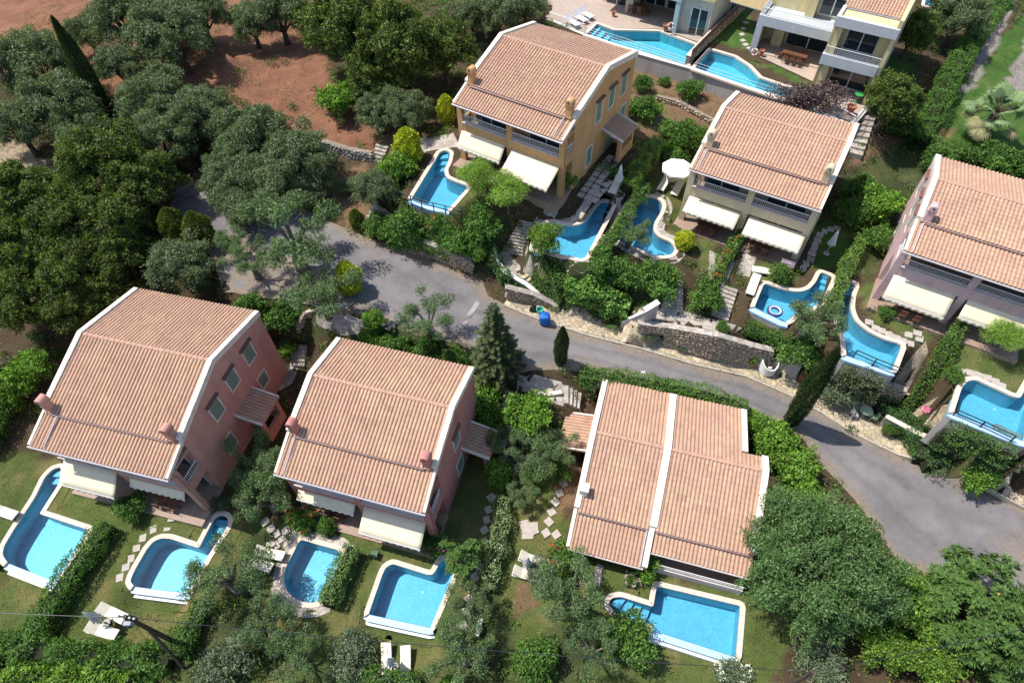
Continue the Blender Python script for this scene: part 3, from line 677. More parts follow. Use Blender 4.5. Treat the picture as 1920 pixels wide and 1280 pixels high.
def ridge_caps(parent, x0, x1, y, z, mat, name='ridge_tiles'):
    m = MB(); n = max(1, round((x1-x0)/0.4)); w = (x1-x0)/n
    for i in range(n):
        a = x0+i*w; r0, r1 = 0.125, 0.14
        pr = [(math.cos(t), math.sin(t)) for t in np.linspace(math.pi*1.05, -math.pi*0.05, 8)]
        v = [(a, y+c*r0, z+s_*r0*0.8) for c, s_ in pr] + [(a+w*1.05, y+c*r1, z+s_*r1*0.8+.012) for c, s_ in pr]
        m.add(v, [(k, k+1, 9+k, 8+k) for k in range(7)] + [tuple(range(8, 16))])
    return stuff(m.build(name, mat, parent, smooth=False))
RIDGE = pm('ridge_clay', (0.48,0.29,0.21), 0.2, 3, 0.8, 0.3)
GUTTER = pm('brown_gutter', (0.30,0.20,0.19), 0.15, 4, 0.5, 0.0)
GUTTER_L = pm('pale_gutter', (0.50,0.45,0.47), 0.12, 4, 0.45, 0.0)
PARAPET = pm('parapet_white', (0.74,0.665,0.56), 0.3, 2.4, 0.85, 0.3, big=.25)
AWN = pm('cream_canvas', (0.77,0.67,0.49), 0.08, 1.2, 0.85, 0.1)
PATIO = pm('patio_tile', (0.33,0.235,0.18), 0.15, 2.5, 0.6, 0.1)
HOOD = pm('brown_hood', (0.16,0.075,0.06), 0.2, 4, 0.7, 0.1)
SILLM = pm('sill_stone', (0.60,0.50,0.46), 0.15, 3, 0.8, 0.2)
WOOD = pm('brown_wood', (0.16,0.07,0.04), 0.3, 7, 0.55, 0.2)
BLUEGL = glass_dark('balcony_glass', (0.025, 0.055, 0.075))

_bal = MB().tube([(0,0,0),(0,0,.5)], 0.014, 6).mesh('baluster', METAL_W)
def railing(parent, p0, p1, hgt=0.55, gap=0.135, mat=None, name='railing', shared=_bal):
    p0, p1 = Vector(p0), Vector(p1); d = p1-p0; L = d.length
    m = MB(); m.tube([p0+Vector((0,0,hgt)), p1+Vector((0,0,hgt))], 0.032, 8); m.tube([p0+Vector((0,0,.05)), p1+Vector((0,0,.05))], 0.022, 6)
    r = m.build(name, mat or METAL_W, parent)
    n = max(1, int(L/gap))
    for i in range(n+1):
        b = bpy.data.objects.new('baluster', shared); COL.objects.link(b); b.parent = r
        b.location = p0 + d*(i/n) + Vector((0,0,.05)); b.scale = (1.35, 1.35, (hgt-.07)/.5)
    return r
def chimney(parent, x, y, z0, z1, mat):
    m = MB(); m.box(x-.24, x+.24, y-.24, y+.24, z0, z1-.3)
    m.box(x-.30, x+.30, y-.28, y+.28, z1-.34, z1-.27)
    c = m.build('chimney', mat, parent, bevel=0.012)
    b = MB(); pr = [(math.cos(t), math.sin(t)) for t in np.linspace(math.pi, 0, 9)]
    prof = [(-.27+x, z1-.28)] + [(x+.27*c_, z1-.1+.24*s_) for c_, s_ in pr] + [(x+.27, z1-.28)]
    n = len(prof); v = [(px, y-.3, pz) for px, pz in prof] + [(px, y+.3, pz) for px, pz in prof]
    b.add(v, [tuple(range(n)), tuple(range(n, 2*n))[::-1]] + [(i, n+i, n+(i+1) % n, (i+1) % n) for i in range(n)])
    b.build('chimney_cap', mat, c, bevel=0.01)
    k = MB(); k.tube([(x, y-.32, z1-.06), (x, y+.32, z1-.06)], 0.07, 10); k.build('flue_hole', METAL_D, c)
    return c
def side_window(parent, xs, y, z0, w, hh, sgn=1, hood=True, shut=SHUTTER):
    """shuttered window on the gable wall plane x = xs, facing sgn*x"""
    o = lambda d: xs + sgn*d
    m = MB(); f = .11
    def bb(mb, d0, d1, y0, y1, za, zb): mb.box(min(o(d0), o(d1)), max(o(d0), o(d1)), y0, y1, za, zb)
    bb(m, 0, .05, y-w/2-f, y-w/2, z0-f, z0+hh+f); bb(m, 0, .05, y+w/2, y+w/2+f, z0-f, z0+hh+f)
    bb(m, 0, .05, y-w/2, y+w/2, z0+hh, z0+hh+f); bb(m, 0, .07, y-w/2, y+w/2, z0-f, z0)
    win = m.build('window', PARAPET, parent, bevel=0.006)
    for sy in (-1, 1):
        s = MB(); yc = y+sy*w/4
        bb(s, 0.004, .03, yc-w/4+.012, yc+w/4-.012, z0+.01, z0+hh-.01)
        for q in range(9):
            za = z0+.1+q*(hh-.2)/9; bb(s, .03, .042, yc-w/4+.06, yc+w/4-.06, za, za+(hh-.2)/9*.55)
        s.build('shutter', shut, win)
    if hood:
        g = MB(); x0, x1 = o(0), o(.22)
        v = [(x0, y-w/2-.2, z0+hh+.34), (x0, y+w/2+.2, z0+hh+.34), (x1, y+w/2+.2, z0+hh+.24), (x1, y-w/2-.2, z0+hh+.24)]
        v2 = [(a, b_, c_+.05) for a, b_, c_ in v]
        g.hexa(v + v2); g.build('hood', HOOD, win)
    return win
def entrance_porch(parent, xs, sgn, y0, y1, z, depth, wall, seed, door=True, drop=0.55):
    """lean-to tiled canopy over the side entrance"""
    r = empty('porch', (xs, 0, 0), 0, parent)
    A = MB()
    def bx(mb, d0, d1, a, b_, za, zb): mb.box(min(sgn*d0, sgn*d1), max(sgn*d0, sgn*d1), a, b_, za, zb)
    m = MB(); e = 0.16
    v = [(0, y0-e, z-.12), (sgn*depth, y0-e, z-drop-.12), (sgn*depth, y1+e, z-drop-.12), (0, y1+e, z-.12)]
    m.hexa(v + [(a, b_, c_+.1) for a, b_, c_ in v])
    rf = m.build('porch_roof', RIDGE, r)
    L = math.hypot(depth, drop); nr = max(1, round(L/.36)); nc = max(1, round((y1-y0)/.25)); w = (y1-y0)/nc; dl = L/nr
    s = Vector((sgn*depth/L, 0, -drop/L)); Y = Vector((0, -sgn, 0)) if False else Vector((0, 1 if sgn > 0 else -1, 0)); N = Y.cross(s); 
    if N.z < 0: Y = -Y; N = Y.cross(s)
    rng = rnd(seed)
    for i in range(nr):
        for j in range(nc):
            ys = y0 + (j*w if Y.y > 0 else (j+1)*w)
            t = bpy.data.objects.new('tile', SINGLE_TILES[int(rng.integers(0, 6))]); COL.objects.link(t); t.parent = rf
            P = Vector((0, ys, z)) + s*dl*i
            t.matrix_local = Matrix(((Y.x, s.x, N.x, P.x), (Y.y, s.y, N.y, P.y), (Y.z, s.z, N.z, P.z), (0, 0, 0, 1))) @ Matrix.Diagonal((w/TILE_W, dl/TILE_L, 1, 1))
    for yy in (y0-e, y1+e-.14):
        g = MB(); v = [(0, yy, z-.02), (sgn*depth, yy, z-drop-.02), (sgn*depth, yy+.14, z-drop-.02), (0, yy+.14, z-.02)]
        g.hexa(v + [(a, b_, c_+.14) for a, b_, c_ in v]); g.build('verge', PARAPET, rf)
    c = MB(); bx(c, depth-.5, depth-.18, y0, y0+.3, 0, z-drop-.1); bx(c, depth-.5, depth-.18, y1-.3, y1, 0, z-drop-.1); bx(c, depth-.5, depth-.18, y0+.3, y1-.3, 0, .95)
    bx(c, 0, depth-.5, y1-.2, y1, 0, .95)
    c.build('porch_post', wall, r, bevel=0.01)
    if door:
        d = MB(); bx(d, .003, .05, (y0+y1)/2-.5, (y0+y1)/2+.5, 0, 2.1); d.build('door', SHUTTER, r)
    return r
def awning(parent, x0, x1, yt, zt, yb, zb, wavy=True, mat=AWN):
    m = MB(); nx_ = 14; v = []; nyr = 5
    for j in range(nyr):
        t = j/(nyr-1)
        for i in range(nx_+1):
            sag = -0.05*math.sin(math.pi*t)
            v.append((x0+(x1-x0)*i/nx_, yt+(yb-yt)*t, zt+(zb-zt)*t+sag))
    n1 = nx_+1
    f = [(j*n1+i, (j+1)*n1+i, (j+1)*n1+i+1, j*n1+i+1) for j in range(nyr-1) for i in range(nx_)]
    m.add(v, f); a = m.build('awning', mat, parent, smooth=True)
    s = a.modifiers.new('thick', 'SOLIDIFY'); s.thickness = 0.02
    q = MB(); k = 56; v = []
    for i in range(k+1):
        x = x0+(x1-x0)*i/k; wv = 0.035*math.sin(i/k*math.pi*2*9)
        v += [(x, yb-.012, zb-.004), (x, yb-.03+wv, zb-.2-(.05*abs(math.sin(i/k*math.pi*9)) if wavy else 0))]
    q.add(v, [(2*i, 2*i+1, 2*i+3, 2*i+2) for i in range(k)])
    vo = q.build('valance', mat, a, smooth=True); s = vo.modifiers.new('thick', 'SOLIDIFY'); s.thickness = 0.012
    g = MB(); g.tube([(x0, yb, zb-.01), (x1, yb, zb-.01)], 0.028, 8)
    for x in (x0+.25, x1-.25): g.tube([(x, yt+.02, zt-.35), (x, (yt+yb)/2, (zt+zb)/2-.32), (x, yb+.02, zb-.03)], 0.02, 6)
    g.build('awning_arm', METAL_W, a)
    return a

def villa(k, wallc, label, name, awn, right_win, left_win=(), porch=None, pipe=-4.2, pipe_mat=GUTTER_L, chim=None, singles=(6, 2)):
    q = HP[k]; W, Db, Df, Dp, hb = q['W'], q['Db'], q['Df'], q['Dp'], q['h']
    zb, zf, zp = hb-q['Hb'], hb-q['Hf'], hb-q['Hp']
    T = 0.20
    R = empty(name, (q['p'][0], q['p'][1], q['z']), math.radians(q['t'])); tag(R, label, 'house', 'villas with tiled roofs and private pools')
    wall = stucco('wall_'+str(k), wallc); chm = stucco('chim_'+str(k), chim or wallc)
    xw = W/2-.05
    m = MB()
    prof = [(-Df, -.8), (Db-.03, -.8), (Db-.03, zb-.32), (0, hb-.34), (-Df, zf-.34)]
    m.xprism(prof, -xw, -xw+.25); m.xprism(prof, xw-.25, xw)
    m.box(-xw+.25, xw-.25, Db-.28, Db-.03, -.8, zb-.32); m.box(-xw+.25, xw-.25, -Df, -Df+.25, -.8, zf-.4)
    m.build('wall', wall, R)
    # porch structure
    yF = -Dp+.35
    fr = MB()
    for x in (-xw, -.24, xw-.48): fr.box(x, x+.48, yF, yF+.36, -.8, zp-.3)
    fr.box(-xw+.002, xw-.002, yF+.004, yF+.3, zp-.3, zp-.12)
    fr.box(-xw+.48, -.24, yF+.02, yF+.28, 2.72, 3.6); fr.box(.24, xw-.48, yF+.02, yF+.28, 2.72, 3.6)
    for sx in (-1, 1):
        a, b = sorted((sx*xw, sx*(xw-.22)))
        fr.box(a, b, yF+.36, -Df, 2.72, 3.6); fr.box(a, b, yF+.36, -Df, zp-.3, zp-.1)
    fr.build('portico', wall, R, bevel=0.012)
    MB().box(-xw+.22, xw-.22, yF+.28, -Df, 2.85, 3.02).build('balcony_floor', PATIO, R)
    sl = MB(); sl.box(-xw+.47, -.235, yF-.1, yF+.3, 3.6, 3.67); sl.box(.235, xw-.47, yF-.1, yF+.3, 3.6, 3.67)
    sl.build('balcony_sill', SILLM, R)
    railing(R, (-xw+.5, yF+.1, 3.67), (-.26, yF+.1, 3.67), .58); railing(R, (.26, yF+.1, 3.67), (xw-.5, yF+.1, 3.67), .58)
    for sx in (-1, 1): railing(R, (sx*(xw-.1), yF+.4, 3.62), (sx*(xw-.1), -Df-.05, 3.62), .6)
    MB().box(-W/2-.05, W/2+.05, -Dp-.75, -Df, -.7, .06).build('patio', PATIO, R)
    for xc in (-xw/2-.1, xw/2+.1):
        for z0, hh, w in ((3.02, 2.05, 3.0), (.06, 2.15, 3.2)):
            d = MB(); d.box(xc-w/2, xc+w/2, -Df-.05, -Df-.003, z0, z0+hh)
            for x in (xc-w/2, xc-.03, xc+w/2-.06): d.box(x, x+.06, -Df-.075, -Df-.05, z0, z0+hh)
            d.box(xc-w/2+.06, xc+w/2-.06, -Df-.075, -Df-.05, z0+hh-.07, z0+hh)
            dd = d.build('glazed_door', PARAPET, R)
            for sx in (-1, 1): MB().box(xc+sx*w/4-w/4+.075, xc+sx*w/4+w/4-.075, -Df-.064, -Df-.0502, z0+.04, z0+hh-.075).build('pane', BLUEGL, dd)
    # roof
    rm = MB(); tk = .12
    def slab(x0, x1, ya, za, yb_, zb_):
        v = [(x0, ya, za-tk), (x1, ya, za-tk), (x1, yb_, zb_-tk), (x0, yb_, zb_-tk)]
        if yb_ < ya: v = [v[3], v[2], v[1], v[0]]
        v = [(a, b, c-.06) for a, b, c in v]; rm.hexa(v + [(a, b, c+tk) for a, b, c in v])
    xi = W/2-.3
    rz = hb-T; bz = zb-T; fz = zf-T; pu = fz-.2; pz = zp-T+.08
    slab(-xi, xi, 0, rz, Db+.12, bz-.02); slab(-xi, xi, 0, rz, -Df-.1, fz-.03); slab(-W/2+.12, W/2-.12, -Df+.15, pu+.04, -Dp, pz)
    rf = rm.build('roof', RIDGE, R)
    tile_field(rf, -xi, xi, 0.05, rz, Db+.18, bz-.03, 0, k*10+1)
    tile_field(rf, -xi, xi, -.05, rz, -Df-.16, fz-.04, singles[1], k*10+2)
    tile_field(rf, -W/2+.16, W/2-.16, -Df+.12, pu+.03, -Dp-.06, pz, singles[0], k*10+3)
    ridge_caps(rf, -xi, xi, 0, rz+.04, RIDGE)
    for sx in (-1, 1):
        a, b = sorted((sx*(W/2), sx*(W/2-.36)))
        MB().xprism([(Db+.1, bz-.25), (Db+.1, bz+.22), (0, rz+.24), (-Df, fz+.22), (-Df, fz-.25), (0, rz-.2)], a, b).build('parapet', PARAPET, rf, bevel=0.012)
        a, b = sorted((sx*(W/2-.01), sx*(W/2-.2)))
        MB().xprism([(-Df-.003, pu-.15), (-Df-.003, pu+.17), (-Dp-.02, pz+.13), (-Dp-.02, pz-.12)], a, b).build('verge', PARAPET, rf, bevel=0.01)
    MB().tube([(-xi+.3, -Df-.2, fz-.08), (xi-.5, -Df-.2, fz-.08)], 0.06, 8).build('gutter', GUTTER, rf)
    MB().tube([(-W/2, -Dp-.12, pz-.06), (W/2, -Dp-.12, pz-.06)], 0.065, 8).build('gutter', pipe_mat, rf)
    d = math.hypot(Dp-Df, pu-pz)
    MB().tube([(pipe, -Df-.2, pu+.14), (pipe, -Dp-.02, pz+.13)], 0.045, 8).build('downpipe', GUTTER_L, rf)
    MB().tube([(xw-.2, -Dp-.1, pz-.1), (xw+.06, -Dp+.1, pz-.25), (xw+.06, yF+.15, pz-.6), (xw+.06, yF+.15, 0)], 0.045, 8).build('downpipe', chm, R)
    for sx in (-1, 1): chimney(R, sx*(W/2-.62), -Df+.12, fz-.3, fz+1.2, chm)
    for y, z0, w, hh in right_win: side_window(R, xw, y, z0, w, hh, 1, z0 > 3)
    for y, z0, w, hh in left_win: side_window(R, -xw, y, z0, w, hh, -1, z0 > 3)
    if porch: entrance_porch(R, xw, 1, porch[0], porch[1], porch[2], porch[3], wall, k)
    for x0, x1, zt, yb, zb_ in awn: awning(R, x0, x1, yF+.02, zt, yb, zb_)
    return R
H1 = villa(1, (0.54,0.295,0.235), 'large salmon pink two-storey house at the left with wide tiled roof', 'house',
      [(-4.35,-.35,3.25,-7.95,2.05),(.3,4.35,2.75,-7.0,2.3)], [(2.65,4.85,.95,1.35),(.4,4.85,.95,1.35),(-1.8,4.6,.95,1.4),(2.6,1.9,.9,1.2),(-2.5,1.3,.95,1.4)], [(0,4.6,.95,1.3)], (-.9,1.3,3.15,1.9), -3.75)
H2 = villa(2, (0.47,0.21,0.18), 'deep rose red house with one long cream awning, left of the low double house', 'house',
      [(-4.5,-.4,2.8,-6.15,2.35),(.25,4.5,2.95,-7.05,1.95)], [(-.5,4.3,.95,1.4),(-.6,.85,.95,1.55)], (), (.1,2.1,2.8,2.0), -4.35)
H4 = villa(4, (0.58,0.335,0.155), 'ochre yellow house with two awnings above the lagoon pool', 'house',
      [(-4.5,-.4,2.85,-7.15,1.85),(.3,4.5,2.85,-8.15,1.9)], [(3.05,4.05,.9,1.55),(.95,4.05,.9,1.5),(-1.15,3.9,.9,1.6),(-2.2,.6,.85,1.6),(3.6,1.6,.8,1.2)], (), (0,2.5,2.6,1.9), 4.0, GUTTER_L)
H5 = villa(5, (0.61,0.52,0.355), 'cream house between the ochre house and the lilac house', 'house',
      [(-4.45,-.25,2.65,-6.8,2.05),(.45,4.75,2.6,-6.95,1.95)], [(1.0,4.0,.9,1.5),(-1.2,4.0,.9,1.5)], (), None, -4.3, GUTTER_L)
H6 = villa(6, (0.60,0.42,0.42), 'lilac pink house cut by the right edge of the photo', 'house',
      [(-4.4,-.4,2.75,-7.0,1.5),(.35,4.5,2.75,-6.6,1.7)], [], [(2.2,4.0,.9,1.5),(-.2,4.0,.9,1.5),(-2.3,4.0,.9,1.5),(1.0,.9,.9,1.5)], None, -4.3, GUTTER_L)

# ------------------------------------------------------------------ low double house
def low_house():
    q = HP[3]; W1, W2, Db, Df, Dp, hb = q['W'], q['W2'], q['Db'], q['Df'], q['Dp'], q['h']
    zb, zf, zp = hb-q['Hb'], hb-q['Hf'], hb-q['Hp']
    R = empty('house', (q['p'][0], q['p'][1], q['z']), math.radians(q['t'])); tag(R, 'low single-storey double house with white gable parapets and a white middle divider', 'house', 'villas with tiled roofs and private pools')
    wall = stucco('wall_3', (0.55,0.40,0.34)); T = .2
    rz, bz, fz = hb-T, zb-T, zf-T; pu = fz-.16; pz = zp-T+.1; Dp2 = Dp-.95; pz2 = pu+(pz-pu)*(Dp2-Df)/(Dp-Df)
    xn = 5.01
    m = MB()
    pr = [(-Df, -.6), (Db-.03, -.6), (Db-.03, zb-.32), (0, hb-.36), (-Df, zf-.36)]
    m.xprism(pr, -W1+.05, -W1+.3); m.xprism(pr, -.14, .14)
    m.xprism([(-Df, -.6), (1.1, -.6), (1.1, hb-.36-1.1*.255), (0, hb-.36), (-Df, zf-.36)], W2-.3, W2-.05)
    m.xprism([(1.1, -.6), (Db-.03, -.6), (Db-.03, zb-.32), (1.1, hb-.36-1.1*.255)], xn-.28, xn-.04)
    m.box(xn-.04, W2-.3, .85, 1.1, -.6, hb-.36-1.1*.255)
    for a, b in ((-W1+.3, -.14), (.14, xn-.28)): m.box(a, b, Db-.28, Db-.03, -.6, zb-.32)
    for a, b in ((-W1+.3, -.14), (.14, W2-.3)): m.box(a, b, -Df, -Df+.25, -.6, zf-.4)
    m.build('wall', wall, R)
    f = MB()
    f.box(-W1+.1, -.1, -Dp+.45, -Dp+.7, -.6, pz-.25); f.box(-W1+.1, -W1+.35, -Dp+.7, -Df, -.6, pz-.05); f.box(-.35, -.1, -Dp+.7, -Df, -.6, pz-.05)
    f.build('front_room', wall, R, bevel=.01)
    yv = -Dp2-.42; f = MB(); f.box(.15, W2-.1, yv, yv+.2, -.9, .5); f.box(.15, .35, yv+.2, -Dp2+.6, -.9, .5); f.box(W2-.3, W2-.1, yv+.2, -Dp2+.6, -.9, .5); f.box(.15, .45, -Dp2+.3, -Dp2+.6, -.6, pz2-.2); f.box(W2-.4, W2-.1, -Dp2+.3, -Dp2+.6, .5, pz2-.2); f.box(.45, W2-.4, -Dp2+.32, -Dp2+.5, pz2-.3, pz2-.12)
    f.build('veranda', stucco('veranda_white', (0.62,0.55,0.50)), R, bevel=.01)
    railing(R, (.2, yv+.1, .5), (W2-.15, yv+.1, .5), .45, .13)
    MB().box(.36, W2-.32, yv+.2, -Df, -.5, .05).build('patio', PATIO, R)
    dd = MB().box(-3.6, -1.4, -Dp+.40, -Dp+.449, .05, 1.4).build('window', GLASS, R)
    rm = MB(); tk = .12
    def slab(x0, x1, ya, za, yb_, zb_):
        v = [(x0, ya, za-tk), (x1, ya, za-tk), (x1, yb_, zb_-tk), (x0, yb_, zb_-tk)]
        if yb_ < ya: v = [v[3], v[2], v[1], v[0]]
        v = [(a, b, c-.06) for a, b, c in v]; rm.hexa(v + [(a, b, c+tk) for a, b, c in v])
    a0, a1, b0, b1 = -W1+.33, -.2, .2, W2-.33; nb = (rz-bz)/Db
    slab(a0, a1, 0, rz, Db+.1, bz); slab(b0, xn-.28, 0, rz, Db+.1, bz); slab(xn-.28, b1, 0, rz, 1.25, rz-1.25*nb)
    slab(a0, b1, 0, rz, -Df-.1, fz-.03); slab(-W1+.2, -.2, -Df+.15, pu+.03, -Dp, pz); slab(.2, W2-.1, -Df+.15, pu+.03, -Dp2, pz2)
    rf = rm.build('roof', RIDGE, R)
    tile_field(rf, a0, a1, .05, rz, Db+.16, bz-.02, 0, 31); tile_field(rf, b0, b1, .05, rz, Db+.16, bz-.02, 0, 32, skip=lambda x, y: x > xn-.3 and y > .95)
    tile_field(rf, a0, a1, -.05, rz, -Df-.15, fz-.03, 0, 33); tile_field(rf, b0, b1, -.05, rz, -Df-.15, fz-.03, 4, 34)
    tile_field(rf, -W1+.24, a1, -Df+.12, pu+.03, -Dp-.06, pz, 6, 35); tile_field(rf, .24, W2-.12, -Df+.12, pu+.03, -Dp2-.06, pz2, 6, 36)
    ridge_caps(rf, a0, a1, 0, rz+.04, RIDGE); ridge_caps(rf, b0, b1, 0, rz+.04, RIDGE)
    wp = pm('parapet_bright', (0.79,0.72,0.61), 0.24, 2.0, 0.8, 0.25, big=.2)
    for xa, xb, yb in ((-W1, -W1+.38, Db+.1), (-.24, .24, Db+.1), (W2-.4, W2, 1.2)):
        zz = rz-(rz-bz)*yb/Db
        MB().xprism([(yb, zz-.25), (yb, zz+.24), (0, rz+.26), (-Df, fz+.24), (-Df, fz-.25), (0, rz-.2)], xa, xb).build('parapet', wp, rf, bevel=.012)
    MB().xprism([(Db+.1, bz-.25), (Db+.1, bz+.22), (1.2, rz-1.2*nb+.22), (1.2, rz-1.2*nb-.25)], xn-.3, xn+.06).build('parapet', wp, rf, bevel=.012)
    for xa, xb, d, z2 in ((-W1+.02, -W1+.25, Dp, pz), (-.22, .14, Dp, pz)):
        MB().xprism([(-Df-.004, pu-.15), (-Df-.004, pu+.18), (-d-.02, z2+.14), (-d-.02, z2-.15)], xa, xb).build('verge', wp, rf, bevel=.01)
    for xa, xb in ((a0, a1-.05), (b0+.05, b1)): MB().tube([(xa, -Df-.2, fz-.06), (xb, -Df-.2, fz-.06)], .06, 8).build('gutter', GUTTER, rf)
    MB().tube([(-W1, -Dp-.12, pz-.06), (-.1, -Dp-.12, pz-.06)], .065, 8).build('gutter', SILLM, rf)
    MB().tube([(.2, -Dp2-.12, pz2-.06), (W2, -Dp2-.12, pz2-.06)], .065, 8).build('gutter', SILLM, rf)
    MB().tube([(-.32, -Df-.2, pu+.14), (-.32, -Dp-.02, pz+.13)], .045, 8).build('downpipe', GUTTER_L, rf)
    c = MB(); c.box(-W1+.15, -W1+.65, -3.95, -3.45, zf-.3, zf+.95); ch = c.build('chimney', wp, R, bevel=.015)
    c = MB(); c.box(-W1+.08, -W1+.72, -4.02, -3.38, zf+.95, zf+1.07); c.build('chimney_cap', wp, ch, bevel=.02)
    entrance_porch(R, -W1+.05, -1, -.2, 2.5, 2.45, 2.1, stucco('porch3', (0.52,0.36,0.22)), 77, True, .35)
H3 = low_house()
# ------------------------------------------------------------------ upper villas
YEL = stucco('wall_yellow', (0.66,0.56,0.31)); GREYW = pm('grey_paint', (0.50,0.53,0.55), 0.08, 1.5, 0.75, 0.15)
def upper_villa():
    o = at(*cp('C', (775,322))[0], DECK+3.0)
    R = empty('villa', (o.x, o.y, DECK), math.radians(-33.5)); tag(R, 'yellow and grey two-storey villa with white balconies at the upper right', 'villa')
    W = 4.85
    m = MB()
    m.box(W-.3, W, .0, 11, -1.5, 7.2); m.box(.0, .3, .35, 3.9, 0, 6.0); m.box(.3, W-.3, 1.9, 2.15, -.5, 6.2); m.box(0, .9, 0.35, 1.9, 0, 2.9); m.box(0.05, .75, .35, 1.9, 3.2, 6.0)
    m.box(-6.9, 0, 7.0, 7.25, 0, 6.4); m.box(-6.9, -6.6, 4.2, 11, -.3, 2.9); m.box(-5.6, -4.6, 6.0, 7.0, 0, 2.9); m.box(-3.4, -2.6, 6.1, 7.0, 3.3, 6.2)
    m.box(-6.9, W-.3, 10.8, 11, -.5, 6.5); m.box(-6.6, 0, 7.25, 10.8, 6.2, 6.5); m.box(W-1.15, W-.3, 1.2, 1.9, 3.2, 6.0)
    m.build('wall', YEL, R)
    g = MB(); g.box(-6.95, .05, 4.0, 4.3, 2.55, 3.45); g.box(-6.95, -6.65, 4.3, 7.0, 2.9, 3.45); g.box(-6.95, -6.35, 4.0, 4.5, -.2, 2.55); g.box(-6.6, 0, 4.3, 7.0, 3.0, 3.2)
    g.build('balcony_beam', GREYW, R, bevel=.015)
    g = MB(); g.box(-.05, W, 0, .3, 2.45, 3.35); g.box(-.05, .25, .3, 4.0, 2.5, 3.35); g.box(.25, W-.3, .3, 1.9, 2.95, 3.15); g.build('balcony_beam', GREYW, R, bevel=.015)
    g = MB(); g.box(-.05, W+.02, -.15, .2, 5.75, 6.55); g.box(-.05, .25, .2, 2.2, 5.8, 6.55); g.build('roof_fascia', GREYW, R, bevel=.015)
    MB().box(.25, W-.3, .2, 2.2, 6.2, 6.35).build('roof_terrace', YEL, R)
    railing(R, (-6.8, 4.15, 3.45), (-.1, 4.15, 3.45), .65, .16); railing(R, (-6.8, 4.2, 3.45), (-6.8, 6.9, 3.45), .65, .16)
    railing(R, (.1, .12, 3.35), (W-.2, .12, 3.35), .65, .16); railing(R, (.1, .2, 3.35), (.1, 3.8, 3.35), .65, .16)
    def doors(x0, x1, y, z0, z1):
        d = MB(); n = 2; w = (x1-x0)/n
        for i in range(n+1): d.box(x0+i*w-.05, x0+i*w+.05, y-.09, y-.003, z0, z1)
        for zz in (z0, z1-.12, z1-.6): d.box(x0+.05, x0+w-.05, y-.08, y-.004, zz, zz+.1); d.box(x0+w+.05, x1-.05, y-.08, y-.004, zz, zz+.1)
        D_ = d.build('glazed_door', METAL_W, R)
        for i in range(n): MB().box(x0+i*w+.05, x0+(i+1)*w-.05, y-.05, y-.02, z0+.02, z1-.02).build('pane', GLASS, D_)
    doors(1.1, W-.5, 1.9, .05, 2.4); doors(1.1, W-1.2, 1.9, 3.3, 5.5); doors(-4.4, -.3, 7.0, .05, 2.5); doors(-2.4, -.2, 7.0, 3.4, 5.6)
    MB().box(-6.3, .6, 4.0, 7.0, -.4, .12).build('patio', pm('pale_patio', (0.46,0.36,0.30), .12, 2), R)
    rm = MB(); rm.hexa([(0, 2.2, 6.2), (W-.05, 2.2, 6.2), (W-.05, 9, 8.0), (0, 9, 8.0), (0, 2.2, 6.4), (W-.05, 2.2, 6.4), (W-.05, 9, 8.2), (0, 9, 8.2)])
    rf = rm.build('roof', RIDGE, R)
    tile_field(rf, 0.0, W-.35, 9, 8.22, 2.1, 6.42, 6, 91)
    MB().xprism([(2.2, 6.3), (2.2, 6.75), (9, 8.55), (9, 8.1)], W-.34, W).build('parapet', YEL, rf)
    MB().tube([(0, 2.0, 6.42), (W-.4, 2.0, 6.42)], .07, 8).build('gutter', pm('grey_gutter', (.3,.3,.34)), rf)
    MB().tube([(W+.07, 3.2, 6.6), (W+.07, 3.2, -.5)], .05, 8).build('downpipe', GREYW, R)
    return R
VILLA = upper_villa()
def upper_villa_left():
    o = at(*cp('V', (1560, 395))[0], DECK)      # foot of the grey pillar
    R = empty('villa', (o.x, o.y, DECK), math.radians(-33.5)); tag(R, 'pale villa cut off by the top edge behind the turquoise pool', 'villa')
    m = MB(); m.box(-9.5, -6.0, 2.6, 2.9, 0, 3.4); m.box(-6.3, -5.5, 1.6, 3.6, 0, 3.4); m.box(-5.5, -.5, 4.6, 4.9, 0, 3.4); m.box(.1, 3.2, .6, .9, -.3, 3.4); m.box(3.0, 3.3, .9, 7, -.3, 3.4); m.box(-.2, .1, .6, 4.6, 0, 3.4); m.box(-9.5, -9.2, 2.9, 9, 0, 3.4); m.box(-9.2, 3, 8.8, 9, 0, 3.4)
    m.build('wall', stucco('wall_pale', (0.60,0.56,0.47)), R)
    g = MB(); g.box(-.3, .15, -.1, .4, 0, 3.0); g.box(-5.6, .2, -.15, .35, 3.0, 3.8); g.build('balcony_beam', pm('blue_grey_paint', (0.45,0.55,0.57), .08), R, bevel=.015)
    MB().box(-9.5, 3.3, .4, 9, 3.401, 3.7).build('upper_floor', YEL, R)
    for x0, x1, y in ((-9.0, -6.5, 2.6), (-5.3, -3.0, 4.6), (-2.8, -.8, 4.6), (1.2, 2.9, .6)):
        d = MB(); d.box(x0, x1, y-.06, y-.003, .05, 2.6); D_ = d.build('glazed_door', METAL_W, R)
        for i in range(2):
            w = (x1-x0)/2; MB().box(x0+i*w+.06, x0+(i+1)*w-.06, y-.075, y-.0601, .1, 2.52).build('pane', GLASS, D_)
upper_villa_left()

